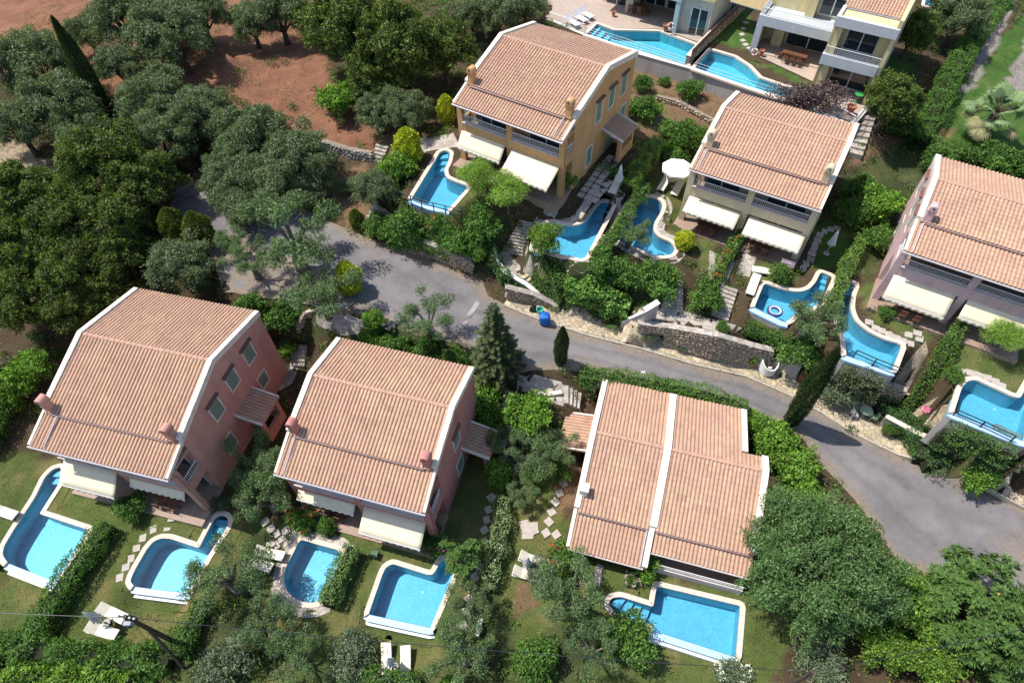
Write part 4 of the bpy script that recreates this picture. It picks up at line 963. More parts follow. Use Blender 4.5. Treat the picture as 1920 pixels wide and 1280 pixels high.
# ------------------------------------------------------------------ pools
def _pool_mat():
    t = NT('pool_mosaic')
    vo = t.n('TexVoronoi', Scale=14, distance='CHEBYCHEV', Randomness=0.15); t.l(t.pos(), vo.inputs['Vector'])
    c = t.mix(0.30, (0.225, 0.51, 0.64), vo.outputs['Color'], 'SOFT_LIGHT')
    c = t.mix(1.0, c, t.ramp(t.noise(1.2, 4), [(0.3, (0.9,)*3), (0.7, (1.05,)*3)]), 'MULTIPLY')
    t.col(c); t.rough(0.4); return t.mat
MOSAIC = _pool_mat()
def _water_mat(name, tint):
    t = NT(name); t.t.nodes.remove(t.b)
    tr = t.n('BsdfTransparent'); tr.inputs[0].default_value = (*tint, 1)
    gl = t.n('BsdfGlossy', Roughness=0.03); gl.inputs[0].default_value = (1, 1, 1, 1)
    fr = t.n('Fresnel', IOR=1.33)
    bp = t.n('Bump', Strength=0.35, Distance=0.06); t.l(t.noise(2.3, 3, 0.5), bp.inputs['Height'])
    t.l(bp.outputs[0], fr.inputs['Normal']); t.l(bp.outputs[0], gl.inputs['Normal'])
    mx = t.n('MixShader'); t.l(fr.outputs[0], mx.inputs[0]); t.l(tr.outputs[0], mx.inputs[1]); t.l(gl.outputs[0], mx.inputs[2])
    t.l(mx.outputs[0], t.out.inputs['Surface']); return t.mat
WATER = _water_mat('pool_water', (0.60, 0.865, 0.945)); WATER_T = _water_mat('pool_water_turquoise', (0.55, 0.93, 0.95))
COPING = pm('coping_stone', (0.66,0.54,0.45), 0.14, 2.5, 0.8, 0.3)
WEIR = pm('weir_tile', (0.40,0.58,0.76), 0.08, 4, 0.4, 0.1); WEIRW = pm('weir_white', (0.80,0.80,0.80), 0.08, 3, 0.6, 0.1)
STG0 = stucco('wall_greystone', (0.46,0.42,0.40))
def ngon_sheet(poly, z, up=True):
    r = delaunay_2d_cdt([Vector(p) for p in poly], [(i, (i+1) % len(poly)) for i in range(len(poly))], [], 0, 1e-5)
    vs, fs = r[0], r[2]
    cx = np.array([sum(vs[i].x for i in f)/len(f) for f in fs]); cy = np.array([sum(vs[i].y for i in f)/len(f) for f in fs])
    k = inside(poly, cx, cy); F = []
    for f, kk in zip(fs, k):
        if kk:
            s = (vs[f[1]]-vs[f[0]]).cross(vs[f[2]]-vs[f[0]])
            F.append(tuple(f) if (s > 0) == up else tuple(f)[::-1])
    return [(p.x, p.y, z) for p in vs], F
def pool(k, label, weir=None, depth=1.35, steps=None, cw=0.29, water=None, group='garden swimming pools'):
    """weir: (u0,v0),(u1,v1) photo ends of the overflow edge -> that side gets a lowered tiled lip"""
    P = POOLW[k]; zr = POOLS[k][0]
    c0 = Vector((sum(p[0] for p in P)/len(P), sum(p[1] for p in P)/len(P)))
    R = empty('swimming_pool', (c0.x, c0.y, zr)); tag(R, label, 'swimming pool', group)
    L = [(p[0]-c0.x, p[1]-c0.y) for p in P]; n = len(L)
    m = MB(); m.add([(*p, 0.0) for p in L] + [(*p, -depth) for p in L], [(i, n+i, n+(i+1) % n, (i+1) % n) for i in range(n)])
    v, f = ngon_sheet(L, -depth); m.add(v, f)
    m.build('basin', MOSAIC, R)
    v, f = ngon_sheet(offset(L, .002), -0.13); w = MB().add(v, f).build('water', water or WATER, R, smooth=True)
    # which edges belong to the weir
    ws = [False]*n
    if weir:
        a = Vector(at(*weir[0], zr).xy)-c0; b = Vector(at(*weir[1], zr).xy)-c0; d = (b-a).normalized()
        for i in range(n):
            p, q = Vector(L[i]), Vector(L[(i+1) % n]); mid = (p+q)/2
            off = abs((mid-a).cross(d)); s = (mid-a).dot(d)
            if off < 0.3 and -.1 < s < (b-a).length+.1 and abs((q-p).normalized().dot(d)) > .9: ws[i] = True
    O = offset(L, cw); O2 = offset(L, -.03)
    cm = MB(); rng = rnd(len(label))
    # coping stones laid edge to edge along the rim
    per = []
    for i in range(n):
        if ws[i]: continue
        p0, p1, q0, q1 = Vector(O2[i]), Vector(O2[(i+1) % n]), Vector(O[i]), Vector(O[(i+1) % n])
        ln = (p1-p0).length; kk = max(1, round(ln/.45))
        for s in range(kk):
            a0, a1 = s/kk, (s+1)/kk; e = 0.005/max(ln, .05) if kk > 1 else 0
            A, B, C_, D_ = p0.lerp(p1, a0+e), p0.lerp(p1, a1-e), q0.lerp(q1, a1-e), q0.lerp(q1, a0+e)
            zt = .045+rng.normal(0, .003)
            cm.hexa([(*D_, -.12), (*C_, -.12), (*B, -.12), (*A, -.12), (*D_, zt), (*C_, zt), (*B, zt), (*A, zt)])
    stuff(cm.build('coping', COPING, R))
    if weir:
        lip = MB(); face = MB(); Q1 = offset(L, .38); Q2 = offset(L, .54); body = MB(); Q3 = offset(L, .36)
        for i in range(n):
            if not ws[i]: continue
            j = (i+1) % n
            A, B = L[i], L[j]
            dz_ = -1.9 if k in ('p1', 'p2', 'p4', 'p5') else -3.6
            body.hexa([(*Q3[i], dz_), (*Q3[j], dz_), (*B, dz_), (*A, dz_), (*Q3[i], -.32), (*Q3[j], -.32), (*B, -.32), (*A, -.32)])
            lip.hexa([(*Q1[i], -.32), (*Q1[j], -.32), (*B, -.32), (*A, -.32), (*Q1[i], -.16), (*Q1[j], -.16), (*B, -.10), (*A, -.10)])
            face.hexa([(*Q2[i], -1.6), (*Q2[j], -1.6), (*Q1[j], -1.6), (*Q1[i], -1.6), (*Q2[i], -.5), (*Q2[j], -.5), (*Q1[j], -.48), (*Q1[i], -.48)])
        lip.build('overflow_edge', WEIR, R); front = k in ('p1', 'p2', 'p4', 'p5'); body.build('pool_wall', WEIRW if front else STG0, R)
        if front: face.build('overflow_channel', WEIRW, R)
    if steps:
        sm = MB()
        for (ua, va), (ub, vb), (uc, vc), (ud, vd), ns in steps:
            q = [Vector(at(u_, v_, zr-.3).xy)-c0 for u_, v_ in ((ua, va), (ub, vb), (uc, vc), (ud, vd))]
            for i in range(ns):
                a0, a1 = i/ns, (i+1)/ns
                pa, pb, pc_, pd = q[0].lerp(q[3], a0), q[1].lerp(q[2], a0), q[1].lerp(q[2], a1), q[0].lerp(q[3], a1)
                zt = -.3-.25*i; pp = ccw([tuple(pa), tuple(pb), tuple(pc_), tuple(pd)])
                s = sm if False else MB(); s.prism(pp, -depth-.01, zt); s.build('pool_step', MOSAIC, R)
    for s in ((.18, .1), (-.15, -.1)):
        i = int(abs(s[0])*n*2.2) % n
    MB().lathe([(.09, -depth+.004), (.09, -depth+.012)], (.3, -.4, 0), 12).build('drain_cover', WEIRW, R)
    return R
pool('p1', 'L-shaped pool with a narrow stepped arm at the far left', (cp('G',(40,612))[0], cp('G',(320,720))[0]), steps=[(*cp('G',(290,95),(345,95),(335,165),(255,160)), 2)])
pool('p2', 'pool with narrow round-ended arm between two clipped hedges, second from left', (cp('G',(745,742))[0], cp('G',(1050,780))[0]), steps=[(*cp('G',(1200,365),(1275,375),(1240,440),(1160,420)), 2)])
pool('p3', 'round-fronted pool half hidden by a hedge before the rose red house', None)
pool('p4', 'square pool with curved corner step before the long cream awning', (cp('H',(150,897))[0], cp('H',(500,972))[0]))
pool('p5', 'wide rectangular pool with a shallow stepped end before the low double house', (cp('I',(300,1137))[0], cp('H',(1738,987))[0]), steps=[(*cp('H',(1500,840),(1540,800),(1735,850),(1700,945)), 4)])
pool('pa', 'lagoon pool with a narrow round end left of the ochre house', (cp('B',(390,1112))[0], cp('B',(595,1177))[0]), steps=[(*cp('B',(540,870),(600,860),(590,930),(500,930)), 3)])
pool('pb', 'curved pool beside the stone stairs below the ochre house', None, steps=[(*cp('Q',(1130,90),(1235,105),(1190,190),(1060,170)), 3)])
pool('pc', 'bean-shaped pool below the open white parasol', None)
pool('pd', 'pool with the striped swim ring before the cream house', (cp('R',(820,1044))[0], cp('R',(1150,1202))[0]), steps=[(*cp('R',(1490,690),(1612,740),(1570,840),(1440,800)), 3)])
pool('pe', 'long curved pool before the lilac house', (cp('F',(1172,787))[0], cp('F',(910,702))[0]), steps=[(*cp('F',(885,292),(966,304),(945,360),(872,350)), 2)])
pool('pf', 'pool cut by the right edge below the lilac house', (cp('F',(1510,1022))[0], cp('F',(1905,1180))[0]))
for k_ in ('pb', 'pc', 'p3'): struct(sheet('pool_surround', offset(POOLW[k_], .85), PALEPAVE, dz=.042, step=.5, holes=[offset(POOLW[k_], .2)]))
pool('pg', 'turquoise angular pool of the upper left villa, left of the stone divider', None, 1.0, water=WATER_T, cw=.3, steps=[(*[(1120,48),(1098,66),(1145,80),(1160,58)], 4)])
pool('ph', 'turquoise pool of the yellow villa, right of the stone divider', None, 1.0, water=WATER_T, cw=.3)
pool('pi', 'sliver of turquoise pool at the top edge behind the yellow villa', None, 1.0, water=WATER_T, cw=.3)

# ------------------------------------------------------------------ walls of stone and stucco
STONEM = attr_mat('field_stone', 0.9, 0.35, 6, 0.5, 20)
MORTAR = pm('mortar', (0.26,0.21,0.165), 0.25, 5, 0.95, 0.4)
def wall_world(name, pts, zb, zt, label, cat='wall', thick=.4, stones=True, mat=None, seed=0, openings=(), face=None, capmat=None, c0=(0.56,0.42,0.29), parent=None):
    """free standing or retaining wall along pts (xy); zb/zt lists of heights; visible face on the right-hand side when walking the line"""
    P = [Vector(p[:2]) for p in pts]; n = len(P)
    o0 = P[0]; R = empty(name, (o0.x, o0.y, zb[0])); tag(R, label, cat)
    m = MB(); cap = MB(); rng = rnd(seed); Vs, Fs, Cs = [], [], []; oo = 0; sacc = 0
    for i in range(n-1):
        a, b = P[i]-o0, P[i+1]-o0; d = (b-a); Ls = d.length; d.normalize(); nn = Vector((d.y, -d.x))
        z0a, z0b, z1a, z1b = zb[i]-zb[0]-.5, zb[i+1]-zb[0]-.5, zt[i]-zb[0], zt[i+1]-zb[0]
        def q(s, off, z): p = a+d*s+nn*off; return (p.x, p.y, z)
        def seg(s0, s1, bot=None):
            za, zc = z0a+(z0b-z0a)*s0/Ls, z0a+(z0b-z0a)*s1/Ls; ta, tc = z1a+(z1b-z1a)*s0/Ls, z1a+(z1b-z1a)*s1/Ls
            if bot: za, zc = bot
            m.hexa([q(s0, 0, za), q(s1, 0, zc), q(s1, -thick, zc), q(s0, -thick, za), q(s0, 0, ta), q(s1, 0, tc), q(s1, -thick, tc), q(s0, -thick, ta)])
        ops = [(s-sacc, w, hh) for s, w, hh in openings if 0 <= s-sacc-w/2 and s-sacc+w/2 <= Ls]
        s0 = 0
        for s, w, hh in sorted(ops):
            seg(s0, s-w/2); k = 8; gz = z0a+(z0b-z0a)*s/Ls+.5
            for e in range(k):
                x0, x1 = s-w/2+w*e/k, s-w/2+w*(e+1)/k
                f_ = lambda x: gz+hh-w*.35+w*.35*math.sqrt(max(0, 1-((x-s)/(w/2))**2))
                seg(x0, x1, (f_(x0), f_(x1)))
            m.hexa([q(s-w/2, -thick-.5, gz-.5), q(s+w/2, -thick-.5, gz-.5), q(s+w/2, -thick-.6, gz-.5), q(s-w/2, -thick-.6, gz-.5), q(s-w/2, -thick-.5, gz+hh+.2), q(s+w/2, -thick-.5, gz+hh+.2), q(s+w/2, -thick-.6, gz+hh+.2), q(s-w/2, -thick-.6, gz+hh+.2)])
            s0 = s+w/2
        seg(s0, Ls)
        if stones:
            for faceid in (0, 1):
                z_lo = .25 if faceid == 0 else None
                if faceid == 0:
                    hgt = max(z1a-z0a, z1b-z0b); rows = max(1, int((hgt-.45)/.17))
                    for r in range(rows+1):
                        x = rng.uniform(-.1, .05)
                        while x < Ls:
                            w = rng.uniform(.18, .42); hh = rng.uniform(.13, .20); xc = x+w/2
                            zc = z0a+(z0b-z0a)*xc/Ls + .45 + r*.17 + rng.normal(0, .02); top = z1a+(z1b-z1a)*min(1, max(0, xc/Ls))
                            x += w+rng.uniform(.01, .03)
                            if zc > top-.04: continue
                            gz = z0a+(z0b-z0a)*xc/Ls+.5
                            if any(abs(xc-s_) < w_/2+.08 and zc < gz+h_+.06 for s_, w_, h_ in ops): continue
                            dp = rng.uniform(.03, .09); k_ = 8
                            ang = np.linspace(0, 2*np.pi, k_, endpoint=False)+rng.uniform(0, .5)
                            rr = rng.uniform(.82, 1.05, k_)
                            ex = np.sign(np.cos(ang))*abs(np.cos(ang))**.6*w/2*rr; ez = np.sign(np.sin(ang))*abs(np.sin(ang))**.6*hh/2*rr
                            c3 = [np.array(q(xc, 0, zc))]
                            dv, nv = np.array([d.x, d.y, 0]), np.array([nn.x, nn.y, 0]); zv = np.array([0, 0, 1.])
                            ring0 = c3[0]+np.outer(ex, dv)+np.outer(ez, zv)+nv*-.02
                            ring1 = c3[0]+np.outer(ex*.8, dv)+np.outer(ez*.8, zv)+nv*dp
                            Vs.append(np.concatenate([ring0, ring1, (c3[0]+nv*(dp+.01))[None]]))
                            F = [(j, (j+1) % k_, k_+(j+1) % k_, k_+j) for j in range(k_)] + [(k_+j, k_+(j+1) % k_, 2*k_, 2*k_) for j in range(0, k_)]
                            Fs.append([tuple(oo+v for v in f) for f in F]); oo += 2*k_+1
                            cc = np.array(c0)*(1+rng.normal(0, .22)) * np.array([1+rng.normal(0, .05), 1, 1+rng.normal(0, .05)])
                            Cs.append(np.tile(np.clip(cc, .05, .7), (2*k_+1, 1)))
        cap.hexa([q(-.02, .05, z1a), q(Ls+.02, .05, z1b), q(Ls+.02, -thick-.04, z1b), q(-.02, -thick-.04, z1a), q(-.02, .05, z1a+.07), q(Ls+.02, .05, z1b+.07), q(Ls+.02, -thick-.04, z1b+.07), q(-.02, -thick-.04, z1a+.07)])
        sacc += Ls
    m.build('wall_core', mat or MORTAR, R)
    if stones and Vs:
        me = bpy.data.meshes.new('stones'); F = [tuple(dict.fromkeys(f)) for fs in Fs for f in fs]
        me.from_pydata(np.concatenate(Vs).tolist(), [], F); ca = me.color_attributes.new('Col', 'FLOAT_COLOR', 'POINT')
        C_ = np.concatenate(Cs); ca.data.foreach_set('color', np.concatenate([C_, np.ones((len(C_), 1))], 1).astype(np.float32).ravel())
        me.materials.append(STONEM); stuff(obj('stones', me, R))
    if capmat is not False: cap.build('coping', capmat or PALEPAVE, R)
    return R
def wpx(name, P, hgt, label, **kw):
    pts = [on(*q) for q in P]; zb = [p.z for p in pts]
    hs = hgt if hasattr(hgt, '__len__') else [hgt]*len(P)
    return wall_world(name, pts, zb, [z+x for z, x in zip(zb, hs)], label, **kw)
wpx('stone_wall', [(1190,636),(1250,650),(1330,668),(1400,688),(1432,694)], [1.8,2.2,2.4,2.4,2.3], 'rubble stone retaining wall with two arched niches along the road', seed=3, openings=[(1.6,1.05,1.25),(5.2,1.2,1.4)])
wpx('stone_wall', [(742,466),(790,480),(850,502),(885,512)], [1.1,1.6,1.6,1.2], 'dry stone retaining wall under the red roses of the lagoon pool', seed=4)
wpx('stone_wall', [(948,562),(1000,572),(1045,586)], [1.3,1.1,.6], 'shaded stone wall below the ivy beside the curving stairs', seed=5)
wpx('stone_wall', [(560,272),(612,282),(655,296),(698,304)], .9, 'grey dry stone wall at the foot of the red earth slope', seed=6, c0=(0.5,0.48,0.45), capmat=False)
wpx('stone_wall', [(560,625),(575,597),(610,585),(655,588)], .55, 'low curved stone planter wall behind the salmon house', seed=7)
wpx('stone_wall', [(1230,190),(1270,200),(1310,222),(1345,240)], .5, 'low rubble terrace wall on the bare slope behind the cream house', seed=8, capmat=False)
wpx('stone_wall', [(1610,735),(1650,752),(1676,762)], 1.9, 'stone wall under the railing of the long curved pool', seed=9)
wpx('stone_wall', [(1820,830),(1860,852),(1905,880)], 2.4, 'stone wall under the rail of the right-edge pool', seed=10)
STW = stucco('wall_cream', (0.56,0.48,0.37)); STG = stucco('wall_greystone', (0.46,0.42,0.40))
dp_ = [at(*q, DECK) for q in [(1026,36),(1100,68),(1196,101),(1292,128),(1400,166),(1500,196),(1597,238)]]
R_ = wall_world('retaining_wall', [p.xy for p in dp_], [12.0]*7, [DECK-.05]*7, 'long smooth retaining wall with white lip under the turquoise pools', stones=False, mat=STG, thick=.35, capmat=WHITE)
dq_ = [at(*q, DECK) for q in [(1598,238),(1626,206)]]
wall_world('retaining_wall', [p.xy for p in dq_], [12.0]*2, [DECK-.05]*2, 'short end wall of the villa terrace above the outside steps', stones=False, mat=STG, thick=.35, capmat=WHITE)
wpx('boundary_wall', [(922,472),(926,500),(945,522),(985,545),(1020,572)], [.9,.7,.6,.6,.5], 'curved white wall beside the stone stairs with ivy hanging over it', stones=False, mat=STW, thick=.3, capmat=WHITE)
wpx('boundary_wall', [(1162,618),(1205,612),(1228,602)], [.8,1.7,2.0], 'white sloping wall at the left end of the niche wall', stones=False, mat=STG, thick=.35, capmat=WHITE)
wpx('boundary_wall', [(1455,696),(1488,712)], [2.3,2.3], 'plain stucco wall block right of the white round planter', stones=False, mat=STG, thick=1.1, capmat=STG)
wpx('boundary_wall', [(1540,738),(1568,752)], [2.1,2.1], 'plain stucco wall block right of the tall cypress', stones=False, mat=STG, thick=1.1, capmat=STG)
wpx('boundary_wall', [(1645,800),(1700,830),(1760,855),(1850,896)], [1.3,1.3,1.2,1.0], 'low cream wall under the ivy along the pavement', stones=False, mat=STG, thick=.3, capmat=PARAPET)
wall_world('boundary_wall', [at(*q, 10.7).xy for q in ((1194,362),(1160,416),(1140,452))], [10.4]*3, [12.0,12.0,11.7], 'tall white wall between the two upper curved pools', stones=False, mat=STW, thick=.2, capmat=False)
wpx('boundary_wall', [(940,832),(948,862),(938,905)], [.5,.5,.4], 'short rendered wall beside the gnarled tree behind the low house', stones=False, mat=STG, thick=.25, capmat=STG)
wpx('boundary_wall', [(898,1195),(905,1165)], [.5,.5], 'small white garden wall end below the variegated hedge', stones=False, mat=STW, thick=.2, capmat=WHITE)
wpx('boundary_wall', [(1000,740),(1020,748),(1053,742)], [.35,.35,.35], 'low cream planter wall by the red flower pot', stones=False, mat=STW, thick=.22, capmat=PARAPET)

# ------------------------------------------------------------------ outside stairs
def stairs(P, n, z0, z1, label, mat=PALEPAVE, ground=False):
    """P: bottom-left, bottom-right, top-right, top-left photo corners; n steps from z0 up to z1"""
    q = [at(*P[0], z0), at(*P[1], z0), at(*P[2], z1), at(*P[3], z1)]
    R = empty('stone_stairs', q[0]); tag(R, label, 'stairs'); o = q[0]
    for i in range(n):
        a0, a1 = i/n, min(1.0, (i+1)/n + .12/n); z = z0+(z1-z0)*(i+1)/n
        A, B, C_, D_ = q[0].lerp(q[3], a0), q[1].lerp(q[2], a0), q[1].lerp(q[2], a1), q[0].lerp(q[3], a1)
        m = MB(); pp = ccw([(p.x-o.x, p.y-o.y) for p in (A, B, C_, D_)]); m.prism(pp, z-z0-.55, z-z0); m.build('step', mat, R, bevel=.015)
    return R
for P_, n_, a_, b_, lb_, mt_ in STAIRS: stairs(P_, n_, a_, b_, lb_, CRAZY if mt_ else PALEPAVE)
# ------------------------------------------------------------------ furniture and small things
def head(a, b): d = b-a; return math.atan2(d.y, d.x)
def height_for(base, uv):
    best = (1e9, 1.0)
    for k in range(20, 1400):
        z = base.z + k*.01; p = at(*uv, z); e = (p.xy-base.xy).length
        if e < best[0]: best = (e, k*.01)
    return best[1]
CUSH = pm('cream_sling', (0.72,0.66,0.54), 0.10, 3, 0.8, 0.15); WPL = pm('white_plastic', (0.74,0.73,0.69), 0.08, 3, 0.45, 0.0)
def make_lounger(mat, fmat, back=35):
    R = empty('sun_lounger')
    f = MB()
    for y in (-.3, .3): f.box(-1.0, .95, y-.025, y+.025, .27, .33)
    for x in (-1.0, .3, .92): f.box(x-.025, x+.025, -.275, .275, .275, .325)
    f.build('frame', fmat, R, bevel=.008)
    for x in (-.85, .75):
        for y in (-.29, .29): MB().hexa([(x-.03,y-.025,0),(x+.03,y-.025,0),(x+.03,y+.025,0),(x-.03,y+.025,0),(x-.02,y-.025,.28),(x+.04,y-.025,.28),(x+.04,y+.025,.28),(x-.02,y+.025,.28)]).build('leg', fmat, R)
    m = MB(); m.box(-1.02, .32, -.315, .315, .33, .375); m.build('seat', mat, R, bevel=.015)
    c, s = math.cos(math.radians(back)), math.sin(math.radians(back))
    b = MB(); b.hexa([(.33,-.315,.33),(.33+.68*c,-.315,.33+.68*s),(.33+.68*c,.315,.33+.68*s),(.33,.315,.33),(.33-.04*s,-.315,.33+.04*c),(.33+.68*c-.04*s,-.315,.33+.68*s+.04*c),(.33+.68*c-.04*s,.315,.33+.68*s+.04*c),(.33-.04*s,.315,.33+.04*c)])
    b.build('backrest', mat, R, bevel=.012)
    g = MB(); g.tube([(.75,-.28,.3),(.33+.5*c,-.28,.33+.5*s)], .015, 6); g.tube([(.75,.28,.3),(.33+.5*c,.28,.33+.5*s)], .015, 6); g.build('back_strut', fmat, R)
    return R
PROTO = {'c': make_lounger(CUSH, WPL), 'f': make_lounger(CUSH, WPL, 12), 'w': make_lounger(pm('white_sling', (0.74,0.73,0.76), .06), METAL_W, 50)}
_used = set()
def lounger(kind, foot, hd, label, z=None, sc=1.0):
    a = on(*foot, .33) if z is None else at(*foot, z+.33); b = on(*hd, .4) if z is None else at(*hd, z+.4)
    R = PROTO[kind] if kind not in _used else copy_tree(PROTO[kind]); _used.add(kind)
    mid = (a+b)/2; R.location = (mid.x, mid.y, (h(mid.x, mid.y)+.02) if z is None else z); R.rotation_euler = (0, 0, head(a, b)); R.scale = (sc,)*3
    tag(R, label, 'sun lounger', 'sun loungers by the pools')
lounger('c', (235.6,1161), (186,1137), 'cream lounger nearest the utility pole, upper of its pair')
lounger('c', (220,1191), (163,1173), 'cream lounger below its twin left of the utility pole')
lounger('f', (723.8,1266), (724.7,1208), 'cream lounger left of the closed parasol at the bottom edge')
lounger('f', (759,1272), (761,1215), 'cream lounger with parasol shadow on it at the bottom edge')
lounger('c', (1026,1058), (973,1040), 'cream lounger beside the variegated hedge, upper of its pair')
lounger('c', (1008,1082), (968,1070), 'cream lounger half under a shrub beside the variegated hedge')
lounger('c', (524,1042), (486,1031), 'cream lounger with cast twigs shade beside the round-fronted pool')
lounger('c', (500,1063), (466,1050), 'lower cream lounger among fallen olive twigs')
lounger('c', (26,966), (-14,951), 'cream lounger cut by the left edge of the photo')
lounger('c', (1145,364), (1164,331), 'cream lounger by the closed parasol near the ochre house')
lounger('c', (1237,357), (1254,330), 'left cream lounger under the open white parasol')
lounger('c', (1262,367), (1279,336), 'right cream lounger under the open white parasol')
lounger('c', (1412,504), (1461,510), 'white lounger across the end of the pool with the swim ring')
lounger('c', (1404,556), (1420,513), 'white lounger along the left rim of the pool with the swim ring')
for i, (f_, h_, nm) in enumerate([((1114,34),(1084,17),'nearest the villa door'),((1103,41),(1072,23),'in the middle of three'),((1088,50),(1060,30),'beside the terrace railing')]):
    lounger('w', f_, h_, 'white terrace lounger of the upper left villa, '+nm, DECK+.08)
CANV = pm('white_canvas', (0.76,0.74,0.72), 0.07, 2, 0.85, 0.1); POLEM = pm('pale_pole', (0.6,0.58,0.54), .1, 3, .4, 0)
def make_closed():
    R = empty('parasol'); n = 32; prof = [(.03, 2.45), (.05, 2.4), (.10, 2.2), (.13, 1.8), (.17, 1.35), (.24, 1.05)]
    m = MB(); v = []
    for r, z in prof:
        for k in range(n):
            a = 2*math.pi*k/n; rr = r*(1+.42*(1 if k % 4 < 2 else -1)*min(1, (2.45-z)*1.1)); v.append((rr*math.cos(a), rr*math.sin(a), z))
    m.add(v, [(i*n+k, i*n+(k+1) % n, (i+1)*n+(k+1) % n, (i+1)*n+k) for i in range(len(prof)-1) for k in range(n)] + [tuple(range(n))])
    m.build('canopy', CANV, R)
    MB().tube([(0,0,0),(0,0,2.55)], .025, 8).build('pole', POLEM, R)
    MB().lathe([(.25,0),(.25,.06),(.06,.09),(.05,.3)], n=14).build('base', pm('concrete_base', (.4,.38,.36)), R)
    return R
CLOSED = make_closed(); _cl = [0]
def closed_parasol(base, label, tilt=(0, 0), sc=1.0, gz=None):
    R = CLOSED if not _cl[0] else copy_tree(CLOSED); _cl[0] = 1
    p = on(*base); R.location = (p.x, p.y, p.z+.02); R.rotation_euler = (tilt[0], tilt[1], .4); R.scale = (sc,)*3
    tag(R, label, 'parasol', 'closed white parasols')
closed_parasol((200,1168), 'closed parasol between the loungers left of the utility pole')
closed_parasol((740,1250), 'closed parasol between the loungers at the bottom edge')
closed_parasol((989,1068), 'closed parasol between the loungers by the variegated hedge')
closed_parasol((1158,357), 'closed parasol beside the ochre house lounger')
closed_parasol((1549,476), 'closed parasol on the shaded lawn right of the cream house')
def open_parasol():
    b = on(1262,352); R = empty('parasol', (b.x, b.y, b.z)); tag(R, 'open white octagonal parasol left of the cream house', 'parasol')
    m = MB(); n = 8; r = 1.35
    rim = [(r*math.cos(2*math.pi*k/n+.2), r*math.sin(2*math.pi*k/n+.2), 2.05) for k in range(n)]
    mid = [(x*.5, y*.5, 2.32) for x, y, z in rim]; low = [(x*1.0, y*1.0, 1.88) for x, y, z in rim]
    m.add([(0,0,2.5)]+mid+rim+low, [(0, 1+k, 1+(k+1) % n) for k in range(n)] + [(1+k, 9+k, 9+(k+1) % n, 1+(k+1) % n) for k in range(n)] + [(9+k, 17+k, 17+(k+1) % n, 9+(k+1) % n) for k in range(n)])
    c = m.build('canopy', CANV, R); s = c.modifiers.new('t', 'SOLIDIFY'); s.thickness = .01
    MB().tube([(0,0,0),(0,0,2.6)], .025, 8).build('pole', POLEM, R)
    g = MB()
    for k in range(n): g.tube([(0,0,2.2), mid[k]], .01, 5); 
    g.build('rib', POLEM, R); MB().lathe([(.25,0),(.25,.06),(.06,.09),(.05,.3)], n=14).build('base', pm('concrete_base', (.4,.38,.36)), R)
open_parasol()
def make_chair(mat):
    R = empty('chair')
    MB().box(-.23,.23,-.23,.23,.42,.46).build('seat', mat, R, bevel=.01)
    b = MB()
    for i in range(5): b.box(-.22+i*.095, -.16+i*.095, .20, .225, .46, .92)
    b.box(-.23,.23,.195,.23,.92,.99); b.build('backrest', mat, R)
    for x in (-.2, .2):
        for y in (-.2, .2): MB().box(x-.022, x+.022, y-.022, y+.022, 0, .42).build('leg', mat, R)
    return R
def make_table(mat, w, d):
    R = empty('dining_table')
    t = MB(); n = 7
    for i in range(n): t.box(-w/2, w/2, -d/2+i*d/n, -d/2+(i+1)*d/n-.01, .70, .74)
    t.build('table_top', mat, R)
    for x in (-w/2+.1, w/2-.1):
        for y in (-d/2+.1, d/2-.1): MB().box(x-.035, x+.035, y-.035, y+.035, 0, .70).build('leg', mat, R)
    return R
CH = {'b': make_chair(WOOD), 'g': make_chair(pm('pale_green_plastic', (0.36,0.46,0.30), .1, 3, .5, 0)), 'w': make_chair(WPL), 'd': make_chair(pm('dark_green_paint', (0.05,0.10,0.06), .2, 3, .5, 0))}
TB = make_table(WOOD, 1.7, .9); _cu = set()
def chair(kind, p, rz, label, group='garden chairs'):
    R = CH[kind] if kind not in _cu else copy_tree(CH[kind]); _cu.add(kind); R.location = p; R.rotation_euler = (0, 0, rz); tag(R, label, 'chair', group)
def table(p, rz, label, sc=1):
    R = TB if 't' not in _cu else copy_tree(TB); _cu.add('t'); R.location = p; R.rotation_euler = (0, 0, rz); R.scale = (sc, 1, 1); tag(R, label, 'table', 'brown wooden dining tables')
def dining(k, x, y, label, n=4, lab2=None):
    rz = math.radians(HP[k]['t']); z = HP[k]['z']+.06
    table((*hloc(k, x, y), z), rz, 'brown wooden table on the patio '+label)
    for (dx, dy, a), w in list(zip(((-.45, -.62, math.pi), (.45, -.62, math.pi), (-.45, .62, 0), (.45, .62, 0)), ('front left', 'front right', 'back left', 'back right')))[:n]:
        chair('b', (*hloc(k, x+dx, y+dy), z), rz+a, w+' wooden chair at the table '+label, 'chairs at patio tables')
dining(5, 2.0, -5.9, 'under the right awning of the cream house'); dining(5, -2.3, -5.8, 'under the left awning of the cream house')
dining(4, -2.4, -6.2, 'under the left awning of the ochre house', 2); dining(6, -2.2, -6.3, 'under the left awning of the lilac house', 2)
dining(2, -2.4, -5.4, 'under the rolled awning of the rose red house', 2); dining(1, 2.2, -6.6, 'of the salmon house beside the hedge corner', 2)
